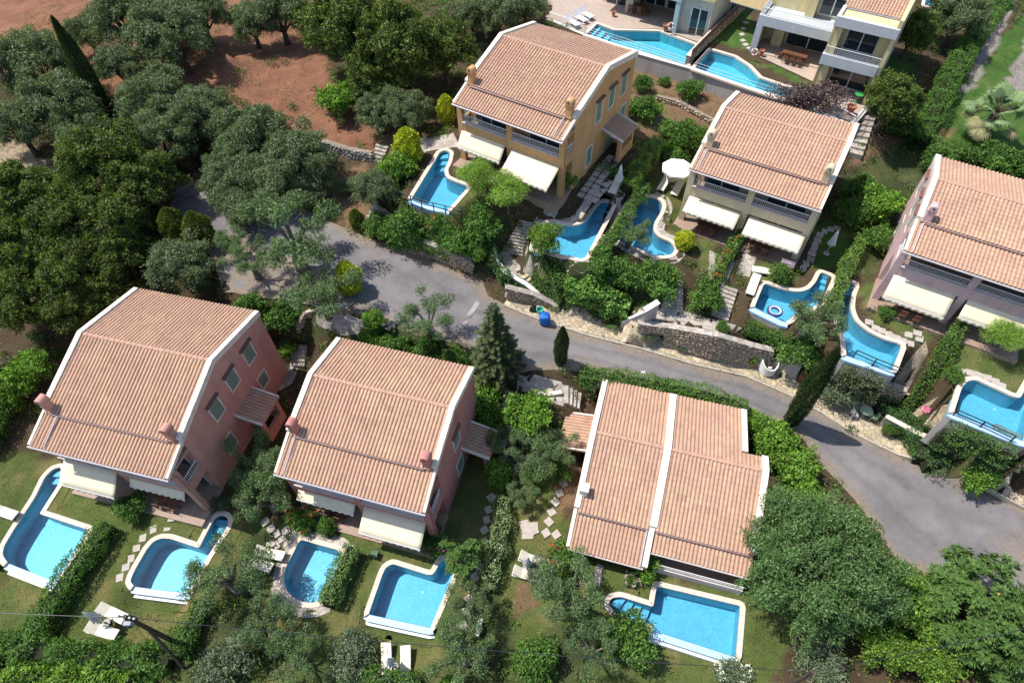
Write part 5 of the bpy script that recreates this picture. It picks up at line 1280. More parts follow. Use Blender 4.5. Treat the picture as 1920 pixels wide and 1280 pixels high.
def villa_dining():
    p = at(1487,113, DECK+.2); rz = math.radians(-33.5); c, s = math.cos(rz), math.sin(rz)
    table((p.x, p.y, DECK+.12), rz, 'long brown table on the patio of the yellow villa', 1.35)
    for dx, dy, a, w in ((-.6,-.65,math.pi,'front left'),(.0,-.65,math.pi,'front middle'),(.6,-.65,math.pi,'front right'),(-.6,.65,0,'back left'),(.6,.65,0,'back right'),(-1.45,0,math.pi/2,'end')):
        chair('b', (p.x+dx*c-dy*s, p.y+dx*s+dy*c, DECK+.12), rz+a, w+' brown wooden chair at the long table of the yellow villa', 'chairs at the yellow villa table')
    p = at(1195,22, DECK+.2)
    table((p.x, p.y, DECK+.1), rz, 'brown table on the terrace of the upper left villa', 1.1)
    for dx, dy, a, w in ((-.5,-.65,math.pi,'left'),(.5,-.65,math.pi,'middle'),(1.2,0,-math.pi/2,'right end')):
        chair('b', (p.x+dx*c-dy*s, p.y+dx*s+dy*c, DECK+.1), rz+a, w+' brown chair at the table of the upper left villa', 'chairs of the upper left villa')
villa_dining()
def round_table():
    p = on(1616,780); p.z += .1; R = empty('garden_table', p); tag(R, 'round pale green garden table on the crazy paving', 'table')
    g = pm('pale_green_paint', (0.50,0.58,0.40), .1, 3, .45, 0)
    MB().lathe([(.44,.70),(.46,.71),(.46,.73),(.44,.74)], n=28).build('table_top', g, R)
    MB().lathe([(.22,0),(.2,.04),(.035,.08),(.035,.70)], n=16).build('pedestal', g, R)
    for uv, k, a, lb in (((1597,783),'w',1.4,'white chair left of the round pale green table'), ((1603,769),'g',.2,'green chair behind the round pale green table'), ((1632,788),'g',-1.9,'green chair with lime cushion right of the round pale green table')):
        q = on(*uv); chair(k, (q.x, q.y, q.z+.1), a, lb)
round_table()
q = on(704,1042); chair('d', (q.x, q.y, q.z), 2.9, 'dark green chair beside the clipped hedge of the square pool')
def pot(uv, r, hh, label, mat=None, z=None):
    p = on(*uv) if z is None else at(*uv, z); R = empty('flower_pot', (p.x, p.y, p.z+.02)); tag(R, label, 'flower pot')
    MB().lathe([(r*.62,0),(r*.95,hh*.85),(r*1.05,hh*.86),(r*1.05,hh),(r*.9,hh),(r*.88,hh*.8)], n=18).build('pot', mat or pm('terracotta', (.42,.16,.09), .2, 5, .8, .2), R, smooth=False)
    return R
def scooter():
    a, b = on(730,627,.4), on(753,592,.5); d = head(a, b); c = (a+b)/2
    R = empty('motor_scooter', (c.x, c.y, h(c.x, c.y)+.06), d); tag(R, 'white and black motor scooter parked beside the sparse olive', 'scooter')
    bl = pm('black_plastic', (.025,.025,.03), .1, 3, .5, 0); wh = pm('white_gloss', (.72,.72,.74), .05, 3, .25, 0)
    for x in (-.62, .62):
        t = MB(); n = 20; v = []
        for k in range(n):
            A = 2*math.pi*k/n
            for j in range(6):
                B = 2*math.pi*j/6; rr = .2+.055*math.cos(B); v.append((x+rr*math.cos(A), .06*math.sin(B), .255+rr*math.sin(A)))
        t.add(v, [(k*6+j, k*6+(j+1) % 6, ((k+1) % n)*6+(j+1) % 6, ((k+1) % n)*6+j) for k in range(n) for j in range(6)])
        w = t.build('wheel', bl, R, smooth=True); MB().tube([(x,-.04,.255),(x,.04,.255)], .15, 14).build('rim', METAL_W, w)
    m = MB(); m.hexa([(-.9,-.14,.45),(-.1,-.17,.28),(-.1,.17,.28),(-.9,.14,.45),(-.85,-.12,.72),(-.15,-.15,.62),(-.15,.15,.62),(-.85,.12,.72)]); m.build('body', wh, R, bevel=.05)
    m = MB(); m.hexa([(-.15,-.17,.24),(.4,-.17,.24),(.4,.17,.24),(-.15,.17,.24),(-.15,-.17,.32),(.4,-.17,.32),(.4,.17,.32),(-.15,.17,.32)]); m.build('footboard', bl, R, bevel=.02)
    m = MB(); m.hexa([(.36,-.2,.28),(.46,-.2,.28),(.46,.2,.28),(.36,.2,.28),(.5,-.17,.95),(.6,-.17,.95),(.6,.17,.95),(.5,.17,.95)]); m.build('leg_shield', wh, R, bevel=.04)
    MB().tube([(.45,0,.95),(.62,0,.25)], .03, 8).build('fork', METAL_D, R)
    m = MB(); m.tube([(.4,-.34,1.05),(.48,-.12,1.02),(.48,.12,1.02),(.4,.34,1.05)], .02, 8); m.build('handlebar', bl, R)
    m = MB(); m.hexa([(-.88,-.13,.72),(-.1,-.15,.64),(-.1,.15,.64),(-.88,.13,.72),(-.86,-.12,.82),(-.14,-.13,.74),(-.14,.13,.74),(-.86,.12,.82)]); m.build('seat', bl, R, bevel=.03)
    m = MB(); m.hexa([(.56,-.16,.95),(.6,-.16,.95),(.6,.16,.95),(.56,.16,.95),(.44,-.13,1.3),(.46,-.13,1.3),(.46,.13,1.3),(.44,.13,1.3)]); m.build('windscreen', GLASS, R)
    m = MB(); m.box(-1.08,-.78,-.17,.17,.82,1.1); m.build('top_box', bl, R, bevel=.04)
    MB().lathe([(.06,0),(.07,.05),(.04,.08)], (.6,0,.86), 12).build('headlamp', METAL_W, R)
    for y in (-.36,.36): MB().lathe([(.03,0),(.055,.03),(.03,.06)], (.42,y,1.12), 8).build('mirror', bl, R)
scooter()
def drum():
    p = on(1021,606); R = empty('bulk_bag', (p.x, p.y, p.z+.05)); tag(R, 'bulging bright blue plastic sack standing at the kerb', 'sack')
    m = MB(); n = 20; v = []; r = rnd(3)
    prof = [(.40,0),(.43,.1),(.42,.5),(.44,.85),(.40,.93),(.12,.98)]
    for i, (rr, z) in enumerate(prof):
        for k in range(n):
            a = 2*math.pi*k/n; q = rr*(1+.07*math.sin(3*a+i)+.06*r.normal()); v.append((q*math.cos(a), q*math.sin(a)*.85, z))
    m.add(v, [(i*n+k, i*n+(k+1) % n, (i+1)*n+(k+1) % n, (i+1)*n+k) for i in range(len(prof)-1) for k in range(n)] + [tuple(range(n))[::-1], tuple((len(prof)-1)*n+k for k in range(n))])
    m.build('bag', pm('blue_plastic', (.02,.14,.52), .25, 4, .6, .6, 7), R, smooth=True)
    MB().tube([(-.12,0,1.06),(0,.02,1.15),(.13,.03,1.07)], .03, 6).build('tied_neck', pm('blue_plastic', (.02,.16,.62)), R)
    p = on(1012,588); R = empty('bucket', (p.x, p.y, p.z+.1)); tag(R, 'turquoise plastic tub behind the blue sack', 'bucket')
    MB().lathe([(.2,0),(.27,.42),(.29,.42),(.29,.46),(.25,.46),(.22,.1)], n=20).build('tub', pm('turquoise_plastic', (.08,.50,.38), .08, 3, .4, 0), R)
    MB().tube([(-.28,0,.42),(-.2,.1,.6),(0,.14,.66),(.2,.1,.6),(.28,0,.42)], .012, 6).build('handle', METAL_W, R)
    p = on(1000,584); R = empty('rubbish_bag', (p.x, p.y, p.z+.15)); tag(R, 'black rubbish bag left of the turquoise tub', 'bag')
    m = MB(); v = []
    for i, (rr, z) in enumerate([(.2,0),(.3,.12),(.28,.3),(.15,.42),(.04,.5)]):
        for k in range(14):
            a = 2*math.pi*k/14; q = rr*(1+.1*r.normal()); v.append((q*math.cos(a), q*math.sin(a), z))
    m.add(v, [(i*14+k, i*14+(k+1) % 14, (i+1)*14+(k+1) % 14, (i+1)*14+k) for i in range(4) for k in range(14)]); m.build('bag', pm('black_bag', (.012,.012,.014), .1, 3, .35, .3, 12), R)
    MB().tube([(0,0,.45),(.03,.02,.6)], .03, 6).build('tied_neck', pm('black_bag', (.012,.012,.014)), R)
drum()
def white_planter():
    p = on(1436,694); R = empty('round_planter', (p.x, p.y, p.z+.12)); tag(R, 'white half-open round planter at the end of the niche wall', 'planter')
    m = MB(); n = 22; v = []
    for k in range(n+1):
        a = math.radians(140+280*k/n); zt = .75+.35*math.cos(2*math.pi*(k/n-.5)*.9)*-1+.3
        for rr, z in ((.66,0),(.66,max(.5,zt)),(.56,max(.5,zt)),(.56,0)): v.append((rr*math.cos(a), rr*math.sin(a), z))
    m.add(v, [(4*k+j, 4*(k+1)+j, 4*(k+1)+(j+1) % 4, 4*k+(j+1) % 4) for k in range(n) for j in range(4)] + [(0,1,2,3), (4*n+3,4*n+2,4*n+1,4*n)])
    m.build('shell', WHITE, R); MB().lathe([(.55,.0),(.55,.3)], n=20).build('soil', pm('dark_soil', (.06,.04,.03)), R)
    MB().lathe([(.13,.3),(.16,.5),(.12,.52)], (.1,-.15,0), 12).build('lamp', WPL, R)
white_planter()
def torus(name, R, r, mats, parent, n=36, k=10, stripes=1):
    m = MB(); v = []
    for i in range(n):
        A = 2*math.pi*i/n
        for j in range(k):
            B = 2*math.pi*j/k; q = R+r*math.cos(B); v.append((q*math.cos(A), q*math.sin(A), r*math.sin(B)))
    for i in range(n):
        for j in range(k):
            m.f.append((i*k+j, ((i+1) % n)*k+j, ((i+1) % n)*k+(j+1) % k, i*k+(j+1) % k)); m.m.append((j//2 % 2) if stripes == 2 else (i//(n//8) % 2 if stripes == 3 else 0))
    m.v = v; return m.build(name, mats, parent, smooth=True)
p = at(1453,583, 9.85); R = empty('swim_ring', (p.x, p.y, 9.84)); tag(R, 'navy and white striped swim ring floating at the weir', 'swim ring')
torus('ring', .42, .15, [pm('navy_vinyl', (.03,.05,.16), .1, 3, .35, 0), pm('white_vinyl', (.42,.44,.52), .05, 3, .35, 0)], R, stripes=2)
MB().tube([(.58,0,.1),(.64,.02,.12)], .02, 6).build('valve', WPL, R)
for uv, z, lb in (((1415,98), DECK+.9, 'orange life ring on the pillar of the yellow villa'), ((1258,49), DECK+.9, 'orange life ring on the pillar of the upper left villa')):
    p = at(*uv, z); R = empty('life_ring', p); R.rotation_euler = (math.radians(75), 0, math.radians(-33)); tag(R, lb, 'life ring')
    torus('ring', .26, .06, [pm('orange_vinyl', (.62,.12,.05), .1, 3, .45, 0), WPL], R, 32, 8, 3)
    torus('rope', .33, .012, [WPL], R, 24, 5)
p = on(1735,768); R = empty('inflatable', (p.x, p.y, p.z+.05)); tag(R, 'crumpled pink inflatable lying on the wall by the right-edge pool', 'pool toy')
m = MB(); v = []; r_ = rnd(8)
for i, (rr, z) in enumerate([(.2,0),(.28,.05),(.24,.12),(.14,.16),(.05,.17)]):
    for k in range(16):
        a = 2*math.pi*k/16; q = rr*(1+.16*r_.normal()); v.append((q*1.25*math.cos(a), q*math.sin(a), z*.6+.03*r_.normal()))
m.add(v, [(i*16+k, i*16+(k+1) % 16, (i+1)*16+(k+1) % 16, (i+1)*16+k) for i in range(4) for k in range(16)] + [tuple(64+k for k in range(16))])
m.build('body', pm('pink_vinyl', (.45,.11,.17), .3, 6, .6, .3), R, smooth=True); torus('float_ring', .22, .07, [pm('pale_pink_vinyl', (.66,.30,.34), .1)], R, 20, 8)
pot((1248,58), .32, .6, 'red and terracotta pot beside the pillar of the upper left villa', z=DECK+.1); pot((1150,30), .22, .45, 'small terracotta pot by the villa pillar above the pool', z=DECK+.1)
pot((1427,104), .24, .5, 'dark terracotta pot behind the orange life ring of the yellow villa', z=DECK+.1); pot((1592,213), .38, .7, 'large terracotta urn behind the terrace end railing', z=DECK+.1)
def green_table():
    p = at(1606,190, DECK+.1); R = empty('garden_table', (p.x, p.y, DECK+.08)); g = pm('green_plastic', (.04,.30,.08), .1, 3, .4, 0); tag(R, 'bright green plastic table at the end of the villa terrace', 'table')
    MB().lathe([(.38,.68),(.40,.70),(.38,.72)], n=20).build('table_top', g, R); MB().lathe([(.2,0),(.04,.06),(.04,.68)], n=12).build('pedestal', g, R)
green_table()
# ------------------------------------------------------------------ railings, fences, gate
def fence(name, pts, hgt, label, rails=3, mat=METAL_D, r=.022, picket=0, post=1.3, pr=.03, cat='railing'):
    P = [Vector(p) for p in pts]; o = P[0]; R = empty(name, o); tag(R, label, cat)
    for i in range(len(P)-1):
        a, b = P[i]-o, P[i+1]-o; L = (b-a).length
        for k in range(rails):
            z = Vector((0, 0, hgt*(k+1)/rails)); MB().tube([a+z, b+z], r, 6).build('rail', mat, R)
        n = max(1, round(L/post))
        for k in range(n+1): q = a.lerp(b, k/n); MB().tube([q-Vector((0,0,.2)), q+Vector((0,0,hgt+.02))], pr, 6).build('post', mat, R)
        if picket:
            m_ = MB().tube([(0,0,.05),(0,0,hgt)], .012, 5).mesh('picket', mat); n = max(1, int(L/picket))
            for k in range(1, n): t = bpy.data.objects.new('picket', m_); COL.objects.link(t); t.parent = R; t.location = a.lerp(b, k/n)
    return R
def pxz(P, z): return [at(u, v, z) for u, v in P]
fence('railing', pxz([(1600,668),(1636,684),(1684,703)], 9.9), .7, 'dark three-bar railing on the weir of the long curved pool', 2, METAL_D, .04, pr=.05)
fence('railing', pxz(cp('W',(370,735),(570,815),(800,870),(950,915)), 13.15), .75, 'dark railing behind the roses at the lagoon pool', 2, METAL_D, .035, pr=.045)
fence('railing', pxz(cp('F',(1510,1035),(1660,1100),(1830,1180)), 9.7), .6, 'black railing along the front of the right-edge pool', 2, METAL_D, .04, pr=.05)
fence('railing', [at(986,456,10.9), at(1007,424,12.3)], .9, 'thin metal hand rail beside the grey stone stairs', 3, pm('grey_metal', (.2,.2,.22), .1, 3, .4, 0), .018)
fence('railing', pxz(cp('V',(60,262),(485,408)), DECK), .95, 'white baluster railing beside the white terrace loungers', 1, METAL_W, .035, picket=.14, post=3)
fence('railing', pxz(cp('V',(495,405),(1690,790)), DECK), .75, 'slim white railing along the outer rim of the turquoise pools', 3, METAL_W, .016, post=1.25, pr=.018)
fence('railing', pxz(cp('C',(70,385),(520,535)), DECK), .6, 'thin rail along the rim of the pool right of the stone divider', 2, METAL_W, .014, post=1.6, pr=.016)
fence('railing', pxz([(1560,215),(1597,236)], DECK), .9, 'white baluster railing before the terracotta urn', 1, METAL_W, .035, picket=.14, post=3)
fence('railing', pxz([(1600,236),(1626,205)], DECK), .9, 'white railing at the right end of the villa terrace', 1, METAL_W, .035, picket=.14, post=3)
fence('gate', [on(331,392), on(378,372)], 1.1, 'black picket gate at the driveway in tree shade', 2, METAL_D, .03, picket=.13, post=3, cat='gate')
fence('fence', [at(1012,52,14.6), at(1022,38,14.6)], .9, 'short brown slatted fence end behind the ochre roof', 1, WOOD, .04, picket=.1, cat='fence')
ds = [at(1291,121,DECK), at(1330,80,DECK), at(1395,18,DECK)]
wall_world('stone_wall', [p.xy for p in ds], [DECK-.2]*3, [DECK+.75,DECK+.75,DECK+.7], 'stone divider wall between the two turquoise pools', thick=.4, seed=21, capmat=PARAPET)
fence('fence', [p+Vector((.1,0,.78)) for p in ds], .6, 'brown board fence on top of the stone divider', 4, WOOD, .05, post=1.2, cat='fence')
def pergola():
    q = [at(*p_, DECK+2.5) for p_ in cp('X', (-60,20),(290,125),(330,-10),(0,-90))]
    R = empty('pergola', (q[0].x, q[0].y, DECK)); o = Vector((q[0].x, q[0].y, DECK)); tag(R, 'straw-roofed pergola behind the stone divider at the top edge', 'pergola')
    L = [p_-o for p_ in q]; n = 26
    for i in range(n):
        a, b = L[0].lerp(L[1], i/n), L[3].lerp(L[2], i/n); c = L[0].lerp(L[1], (i+.85)/n); d = L[3].lerp(L[2], (i+.85)/n); z = Vector((0,0,.05))
        MB().hexa([tuple(a), tuple(c), tuple(d), tuple(b), tuple(a+z), tuple(c+z), tuple(d+z), tuple(b+z)]).build('slat', pm('straw', (.42,.33,.17), .25, 6, .9, .4), R)
    for p_ in L: MB().tube([(p_.x,p_.y,-.1),(p_.x,p_.y,2.5)], .06, 8).build('post', pm('blue_grey_post', (.12,.16,.17)), R)
    MB().tube([L[0],L[1]], .05, 6).build('beam', pm('blue_grey_post', (.12,.16,.17)), R); MB().tube([L[3],L[2]], .05, 6).build('beam', pm('blue_grey_post', (.12,.16,.17)), R)
pergola()
def rack():
    k = 5; p = Vector((*hloc(5, 4.4, -7.2), HP[5]['z'])); R = empty('drying_rack', p, math.radians(-31.8)); tag(R, 'folding drying rack with pink cloth at the corner of the cream house', 'drying rack')
    m = MB()
    for x in (-.45, .45): m.tube([(x,-.25,0),(x,.25,.9)], .012, 6); m.tube([(x,.25,0),(x,-.25,.9)], .012, 6)
    for y in np.linspace(-.3, .3, 6): m.tube([(-.5,y,.9),(.5,y,.9)], .008, 5)
    m.build('frame', METAL_W, R)
    for i, (y, c) in enumerate(((-.2,(.55,.20,.26)),(.0,(.30,.34,.55)),(.18,(.6,.35,.38)))):
        MB().hexa([(-.4,y-.1,.5),(.35,y-.1,.5),(.35,y-.08,.5),(-.4,y-.08,.5),(-.4,y-.01,.93),(.35,y-.01,.93),(.35,y+.01,.93),(-.4,y+.01,.93)]).build('cloth', pm('cloth%d' % i, c), R)
rack()
def wooden_gate():
    a, b = on(1492,716), on(1520,730); a.z += .1; o = a; R = empty('wooden_gate', o); tag(R, 'rusty brown plank gate between the stucco block and the cypress', 'gate')
    d = b-a; n = 8; dd = d.normalized(); nn = Vector((-dd.y, dd.x, 0))
    for i in range(n):
        p, q_ = d*(i/n), d*((i+.94)/n); t = nn*.05; z = Vector((0,0,1.35))
        MB().hexa([tuple(p), tuple(q_), tuple(q_+t), tuple(p+t), tuple(p+z), tuple(q_+z), tuple(q_+t+z), tuple(p+t+z)]).build('plank', pm('rusty_wood', (.20,.095,.05), .35, 5, .8, .3), R)
    for z in (.3, 1.05): MB().tube([nn*-.02+Vector((0,0,z)), d+nn*-.02+Vector((0,0,z))], .035, 6).build('rail', METAL_D, R)
wooden_gate()
# ------------------------------------------------------------------ poles and cables
PW = pm('pole_wood', (.09,.065,.05), .4, 5, .9, .4)
def upole(base, top, label, r=.13, gear=True):
    b = on(*base); H_ = height_for(b, top); R = empty('utility_pole', b); tag(R, label, 'utility pole')
    MB().tube([(0,0,-.5),(0,0,H_*.5),(0,0,H_)], [r*1.15, r, r*.8], 12).build('shaft', PW, R)
    if gear:
        m = MB(); m.tube([(-.5,.1,H_-.25),(.5,-.1,H_-.25)], .04, 6); m.build('cross_arm', METAL_D, R)
        for x in (-.45, -.1, .2, .45): MB().lathe([(.03,0),(.06,.03),(.03,.07),(.06,.1),(.02,.15)], (x,-x*.2,H_-.22), 10).build('insulator', WPL, R)
        m = MB(); m.box(-.2,.2,-.35,-.13,H_-.75,H_-.4); m.build('junction_box', pm('grey_box', (.35,.36,.38)), R, bevel=.02)
        t = MB()
        for k in range(5): t.tube([(.35*math.cos(a_)*(.7+.1*k), .3*math.sin(a_)-.1, H_-.5-.05*k+.1*math.cos(a_*2)) for a_ in np.linspace(0, 5.5, 14)], .014, 5)
        t.build('coiled_wire', METAL_D, R)
    return b, H_, R
b1, h1, R1 = upole((335,1207), (244,1141), 'tarred wooden utility pole with coiled wires at the lower left')
MB().tube([(.05,-.05,h1*.62),(.9,-1.5,-.3)], .09, 10).build('brace', PW, R1)
for k in (0, .12): MB().tube([(k,0,h1*.9),(-.5+k,-1.3,0)], .01, 5).build('guy_wire', METAL_D, R1)
b2, h2, R2 = upole((1462,1292), (1514,1241), 'weathered utility pole cut by the bottom edge right of the wide pool', gear=False)
b3, h3, R3 = upole((246,517), (190,425), 'thin wooden pole in the shaded wood at the left', .1, False)
def cable(a, b, sag, label, r=.014):
    R = empty('overhead_cable', a); tag(R, label, 'cable')
    MB().tube([tuple(a.lerp(b, t)-a-Vector((0,0,4*sag*t*(1-t)))) for t in np.linspace(0, 1, 24)], r, 5).build('wire', METAL_D, R)
t1, t2, t3 = b1+Vector((0,0,h1-.2)), b2+Vector((0,0,h2-.1)), b3+Vector((0,0,h3-.1))
cable(t1, t2, 1.0, 'black overhead cable crossing the bottom gardens between two poles', .02)
cable(t1, at(-180,1138,t1.z+.3), .3, 'black overhead cable running out of the left edge', .02)
cable(t2, at(2050,1150,t2.z+1.5), .6, 'black overhead cable running out to the right over the loquat', .02)
cable(t3, at(640,165,17), .7, 'thin cable rising over the olive grove at the left', .012)
# ------------------------------------------------------------------ foliage
def unit(v): return v/np.maximum(np.linalg.norm(v, axis=-1, keepdims=True), 1e-9)
def leaf_arrays(P, N, L, Wd, col, rng, outward=0.6, up=0.0, jit=0.7):
    n = len(P)
    N = unit(N + rng.normal(0, jit, (n, 3)))
    T = unit(np.cross(N, rng.normal(0, 1, (n, 3)))); T = unit(T + N*outward*rng.uniform(0, 1, (n, 1)) + np.array([0, 0, up]))
    S = unit(np.cross(T, N + rng.normal(0, .2, (n, 3))))
    l = L*rng.uniform(.7, 1.25, (n, 1)); w = Wd*rng.uniform(.75, 1.25, (n, 1))
    V = np.stack([P, P+T*l*.5+S*w*.5, P+T*l, P+T*l*.5-S*w*.5], 1).reshape(-1, 3)
    F = np.arange(4*n).reshape(n, 4)
    return V, F, np.repeat(np.clip(col, 0.003, 1), 4, 0)
def merge(parts):
    V, F, C = [], [], []; o = 0
    for v, f, c in parts: V.append(v); F.append(f+o); C.append(c); o += len(v)
    return np.concatenate(V), np.concatenate(F), np.concatenate(C)
def blob_leaves(B, n_per, L, Wd, base, rng, var=.28, low=-.55, outward=.6, up=0.0, tip=None, jit=.7, shell=(.55, 1.05)):
    """B: list of (cx,cy,cz,rx,ry,rz)"""
    parts = []
    for b in B:
        rr = (b[3]*b[4]*b[5])**(1/3); n = int(n_per*rr*rr)
        d = unit(rng.normal(0, 1, (n, 3))); d = d[(d[:, 2] > low) | (rng.random(n) < .25)]
        rad = rng.uniform(shell[0]**2, shell[1]**2, (len(d), 1))**.5
        P = np.array(b[:3]) + d*rad*np.array(b[3:6])
        k = (1+rng.normal(0, .13))*(1+rng.normal(0, var, (len(d), 1)))
        c = np.array(base)*np.clip(k, .45, 1.8) * (1+rng.normal(0, .06, (len(d), 3)))
        if tip is not None:
            m = (rng.random(len(d)) < tip[1]*np.clip(rad[:, 0], 0, 1)*(d[:, 2] > -.1)); c[m] = np.array(tip[0])*(1+rng.normal(0, .15, (m.sum(), 1)))
        parts.append(leaf_arrays(P, d, L, Wd, c, rng, outward, up, jit))
    return merge(parts)
def crown_blobs(R, Hc, n, rb, rng, flat=.8, hollow=.35, zmin=-.55):
    B = []; tries = 0
    while len(B) < n and tries < n*40:
        tries += 1
        d = unit(rng.normal(0, 1, 3)); 
        if d[2] < zmin: continue
        q = rng.uniform(hollow, 1)**.6*(R-rb*.6)*(1+.13*math.sin(3*math.atan2(d[1], d[0])+n)); r = rb*float(np.clip(rng.lognormal(0, .38), .45, 1.9)); e = rng.uniform(.75, 1.35)
        if rng.random() < .12: q *= 1.14
        B.append((d[0]*q, d[1]*q, Hc+d[2]*q*flat, r*1.1*e, r*1.1/e, r*rng.uniform(.6, .95)))
    return B
def shoots(B, n, l0, L, Wd, base, rng, droop=0.0, k=12):
    """free twigs of leaves that stick out of the crown and break its outline"""
    parts = []
    C0 = np.mean([b[:3] for b in B], 0)
    for _ in range(n):
        b = B[int(rng.integers(len(B)))]; d = unit(np.array(b[:3])-C0+rng.normal(0, .45, 3)*np.linalg.norm(np.array(b[:3])-C0)+np.array([0, 0, .12])); l = l0*rng.uniform(.5, 1.5)
        s = np.linspace(.1, 1, k)[:, None]; P = np.array(b[:3])+d*np.array(b[3:6])*.8+d*l*s+np.array([0, 0, -droop])*l*s*s+rng.normal(0, .03, (k, 3))
        c = np.array(base)*rng.uniform(.8, 1.5)*np.clip(1+rng.normal(0, .2, (k, 1)), .5, 1.6)
        parts.append(leaf_arrays(P, np.tile(d, (k, 1)), L, Wd, c, rng, .9, 0, .9))
    return merge(parts)
def limbs(B, Hc, r0, rng, k=10, fork=.38, lean=(0, 0), wob=.25, twigs=True):
    m = MB(); fz = Hc*fork; F0 = Vector((lean[0], lean[1], fz))
    m.tube([(0, 0, -.4), (lean[0]*.3+rng.normal(0, .05), lean[1]*.3, fz*.35), (lean[0]*.7, lean[1]*.7+rng.normal(0, .05), fz*.7), tuple(F0)], [r0*1.35, r0*1.05, r0*.9, r0*.85], 9)
    idx = rng.choice(len(B), min(k, len(B)), replace=False)
    for i in idx:
        e = Vector(B[i][:3]); mid = F0.lerp(e, .5)+Vector((rng.normal(0, wob), rng.normal(0, wob), rng.uniform(0, .35)))
        r = r0*rng.uniform(.35, .6)
        m.tube([tuple(F0-Vector((0, 0, .1))), tuple(F0.lerp(mid, .5)+Vector((rng.normal(0, wob*.4), rng.normal(0, wob*.4), 0))), tuple(mid), tuple(mid.lerp(e, .6)+Vector((rng.normal(0, wob*.4),)*2+(0,))), tuple(e)], [r, r*.8, r*.6, r*.4, r*.15], 6)
    return m
VEG = {}
def proto(kind, crown, trunk, R, Hc, bark=BARK, extra=()):
    V, F, C = crown
    if isinstance(V, list): V, F, C = merge(list(crown))
    cm = np_mesh('crown', V, F, LEAF, C); tm = trunk.mesh('trunk', bark, True) if trunk else None
    VEG.setdefault(kind, []).append((cm, tm, R, Hc, extra))
GREYOL, DARKG, BRIGHT, MIDG, LIME = (.102,.134,.068), (.058,.087,.022), (.085,.170,.028), (.062,.128,.030), (.40,.43,.03)
for s in range(3):
    r = rnd(100+s); B = crown_blobs(3.0, 3.6, 78, .52, r, .8)
    proto('olive', merge([blob_leaves(B, 1150, .26, .085, GREYOL, r, tip=((.19,.215,.165), .22)), shoots(B, 420, .5, .2, .06, GREYOL, r, .5)]), limbs(B, 3.6, .3, r, 12), 3.0, 3.6, BARK)
for s in range(3):
    r = rnd(120+s); B = crown_blobs(3.2, 4.2, 85, .55, r, .9)
    proto('dark', merge([blob_leaves(B, 1020, .24, .13, DARKG, r, tip=((.12,.15,.03), .16)), shoots(B, 380, .42, .2, .1, (.09,.12,.025), r, 0)]), limbs(B, 4.2, .3, r, 10), 3.2, 4.2)
r = rnd(140); B = crown_blobs(4.8, 4.4, 190, .55, r, .75, .4)
proto('bigolive', merge([blob_leaves(B, 1200, .24, .078, (.078,.135,.05), r, tip=((.14,.205,.09), .2)), shoots(B, 900, .5, .2, .06, (.08,.138,.05), r, .5)]), limbs(B, 4.4, .38, r, 16), 4.8, 4.4, BARK)
for s in range(3):
    r = rnd(150+s); B = crown_blobs(1.0, .75, 16, .36, r, .85, .3, -.3)
    proto('bush', merge([blob_leaves(B, 2600, .15, .08, MIDG, r, tip=((.11,.19,.035), .3)), shoots(B, 110, .32, .14, .07, (.08,.15,.03), r, .1, 9)]), limbs(B, .75, .05, r, 6, .2), 1.0, .75)
for s in range(2):
    r = rnd(160+s); B = crown_blobs(1.0, .85, 15, .36, r, .85, .3, -.3)
    proto('laurel', merge([blob_leaves(B, 2300, .17, .09, BRIGHT, r, tip=((.17,.27,.04), .35)), shoots(B, 110, .34, .16, .08, (.11,.2,.03), r, .1, 9)]), limbs(B, .85, .05, r, 6, .2), 1.0, .85)
for s in range(2):
    r = rnd(170+s); B = crown_blobs(1.0, .8, 14, .36, r, .85, .3, -.3)
    proto('greybush', merge([blob_leaves(B, 2600, .14, .05, (.105,.135,.085), r, tip=((.2,.23,.17), .25)), shoots(B, 120, .34, .13, .04, (.12,.15,.09), r, .1, 9)]), limbs(B, .8, .05, r, 6, .2), 1.0, .8, BARK_GREY)
for s in range(2):
    r = rnd(180+s); B = crown_blobs(1.5, 1.7, 24, .42, r, .85, .3, -.4); c = merge([blob_leaves(B, 1900, .16, .085, (.085,.16,.028), r, tip=((.16,.23,.035), .3)), shoots(B, 130, .4, .15, .08, (.13,.2,.03), r, .1, 9)])
    fr = []
    for k in range(6):
        b = B[int(r.integers(len(B)))]; d = unit(r.normal(0, 1, 3)); d[2] = abs(d[2]); fr.append((b[0]+d[0]*b[3]*1.0, b[1]+d[1]*b[3], b[2]+d[2]*b[5]))
    proto('citrus', c, limbs(B, 1.7, .09, r, 8, .35), 1.5, 1.7, BARK, [('orange', fr, .055, (.75,.30,.02))])
r = rnd(190)
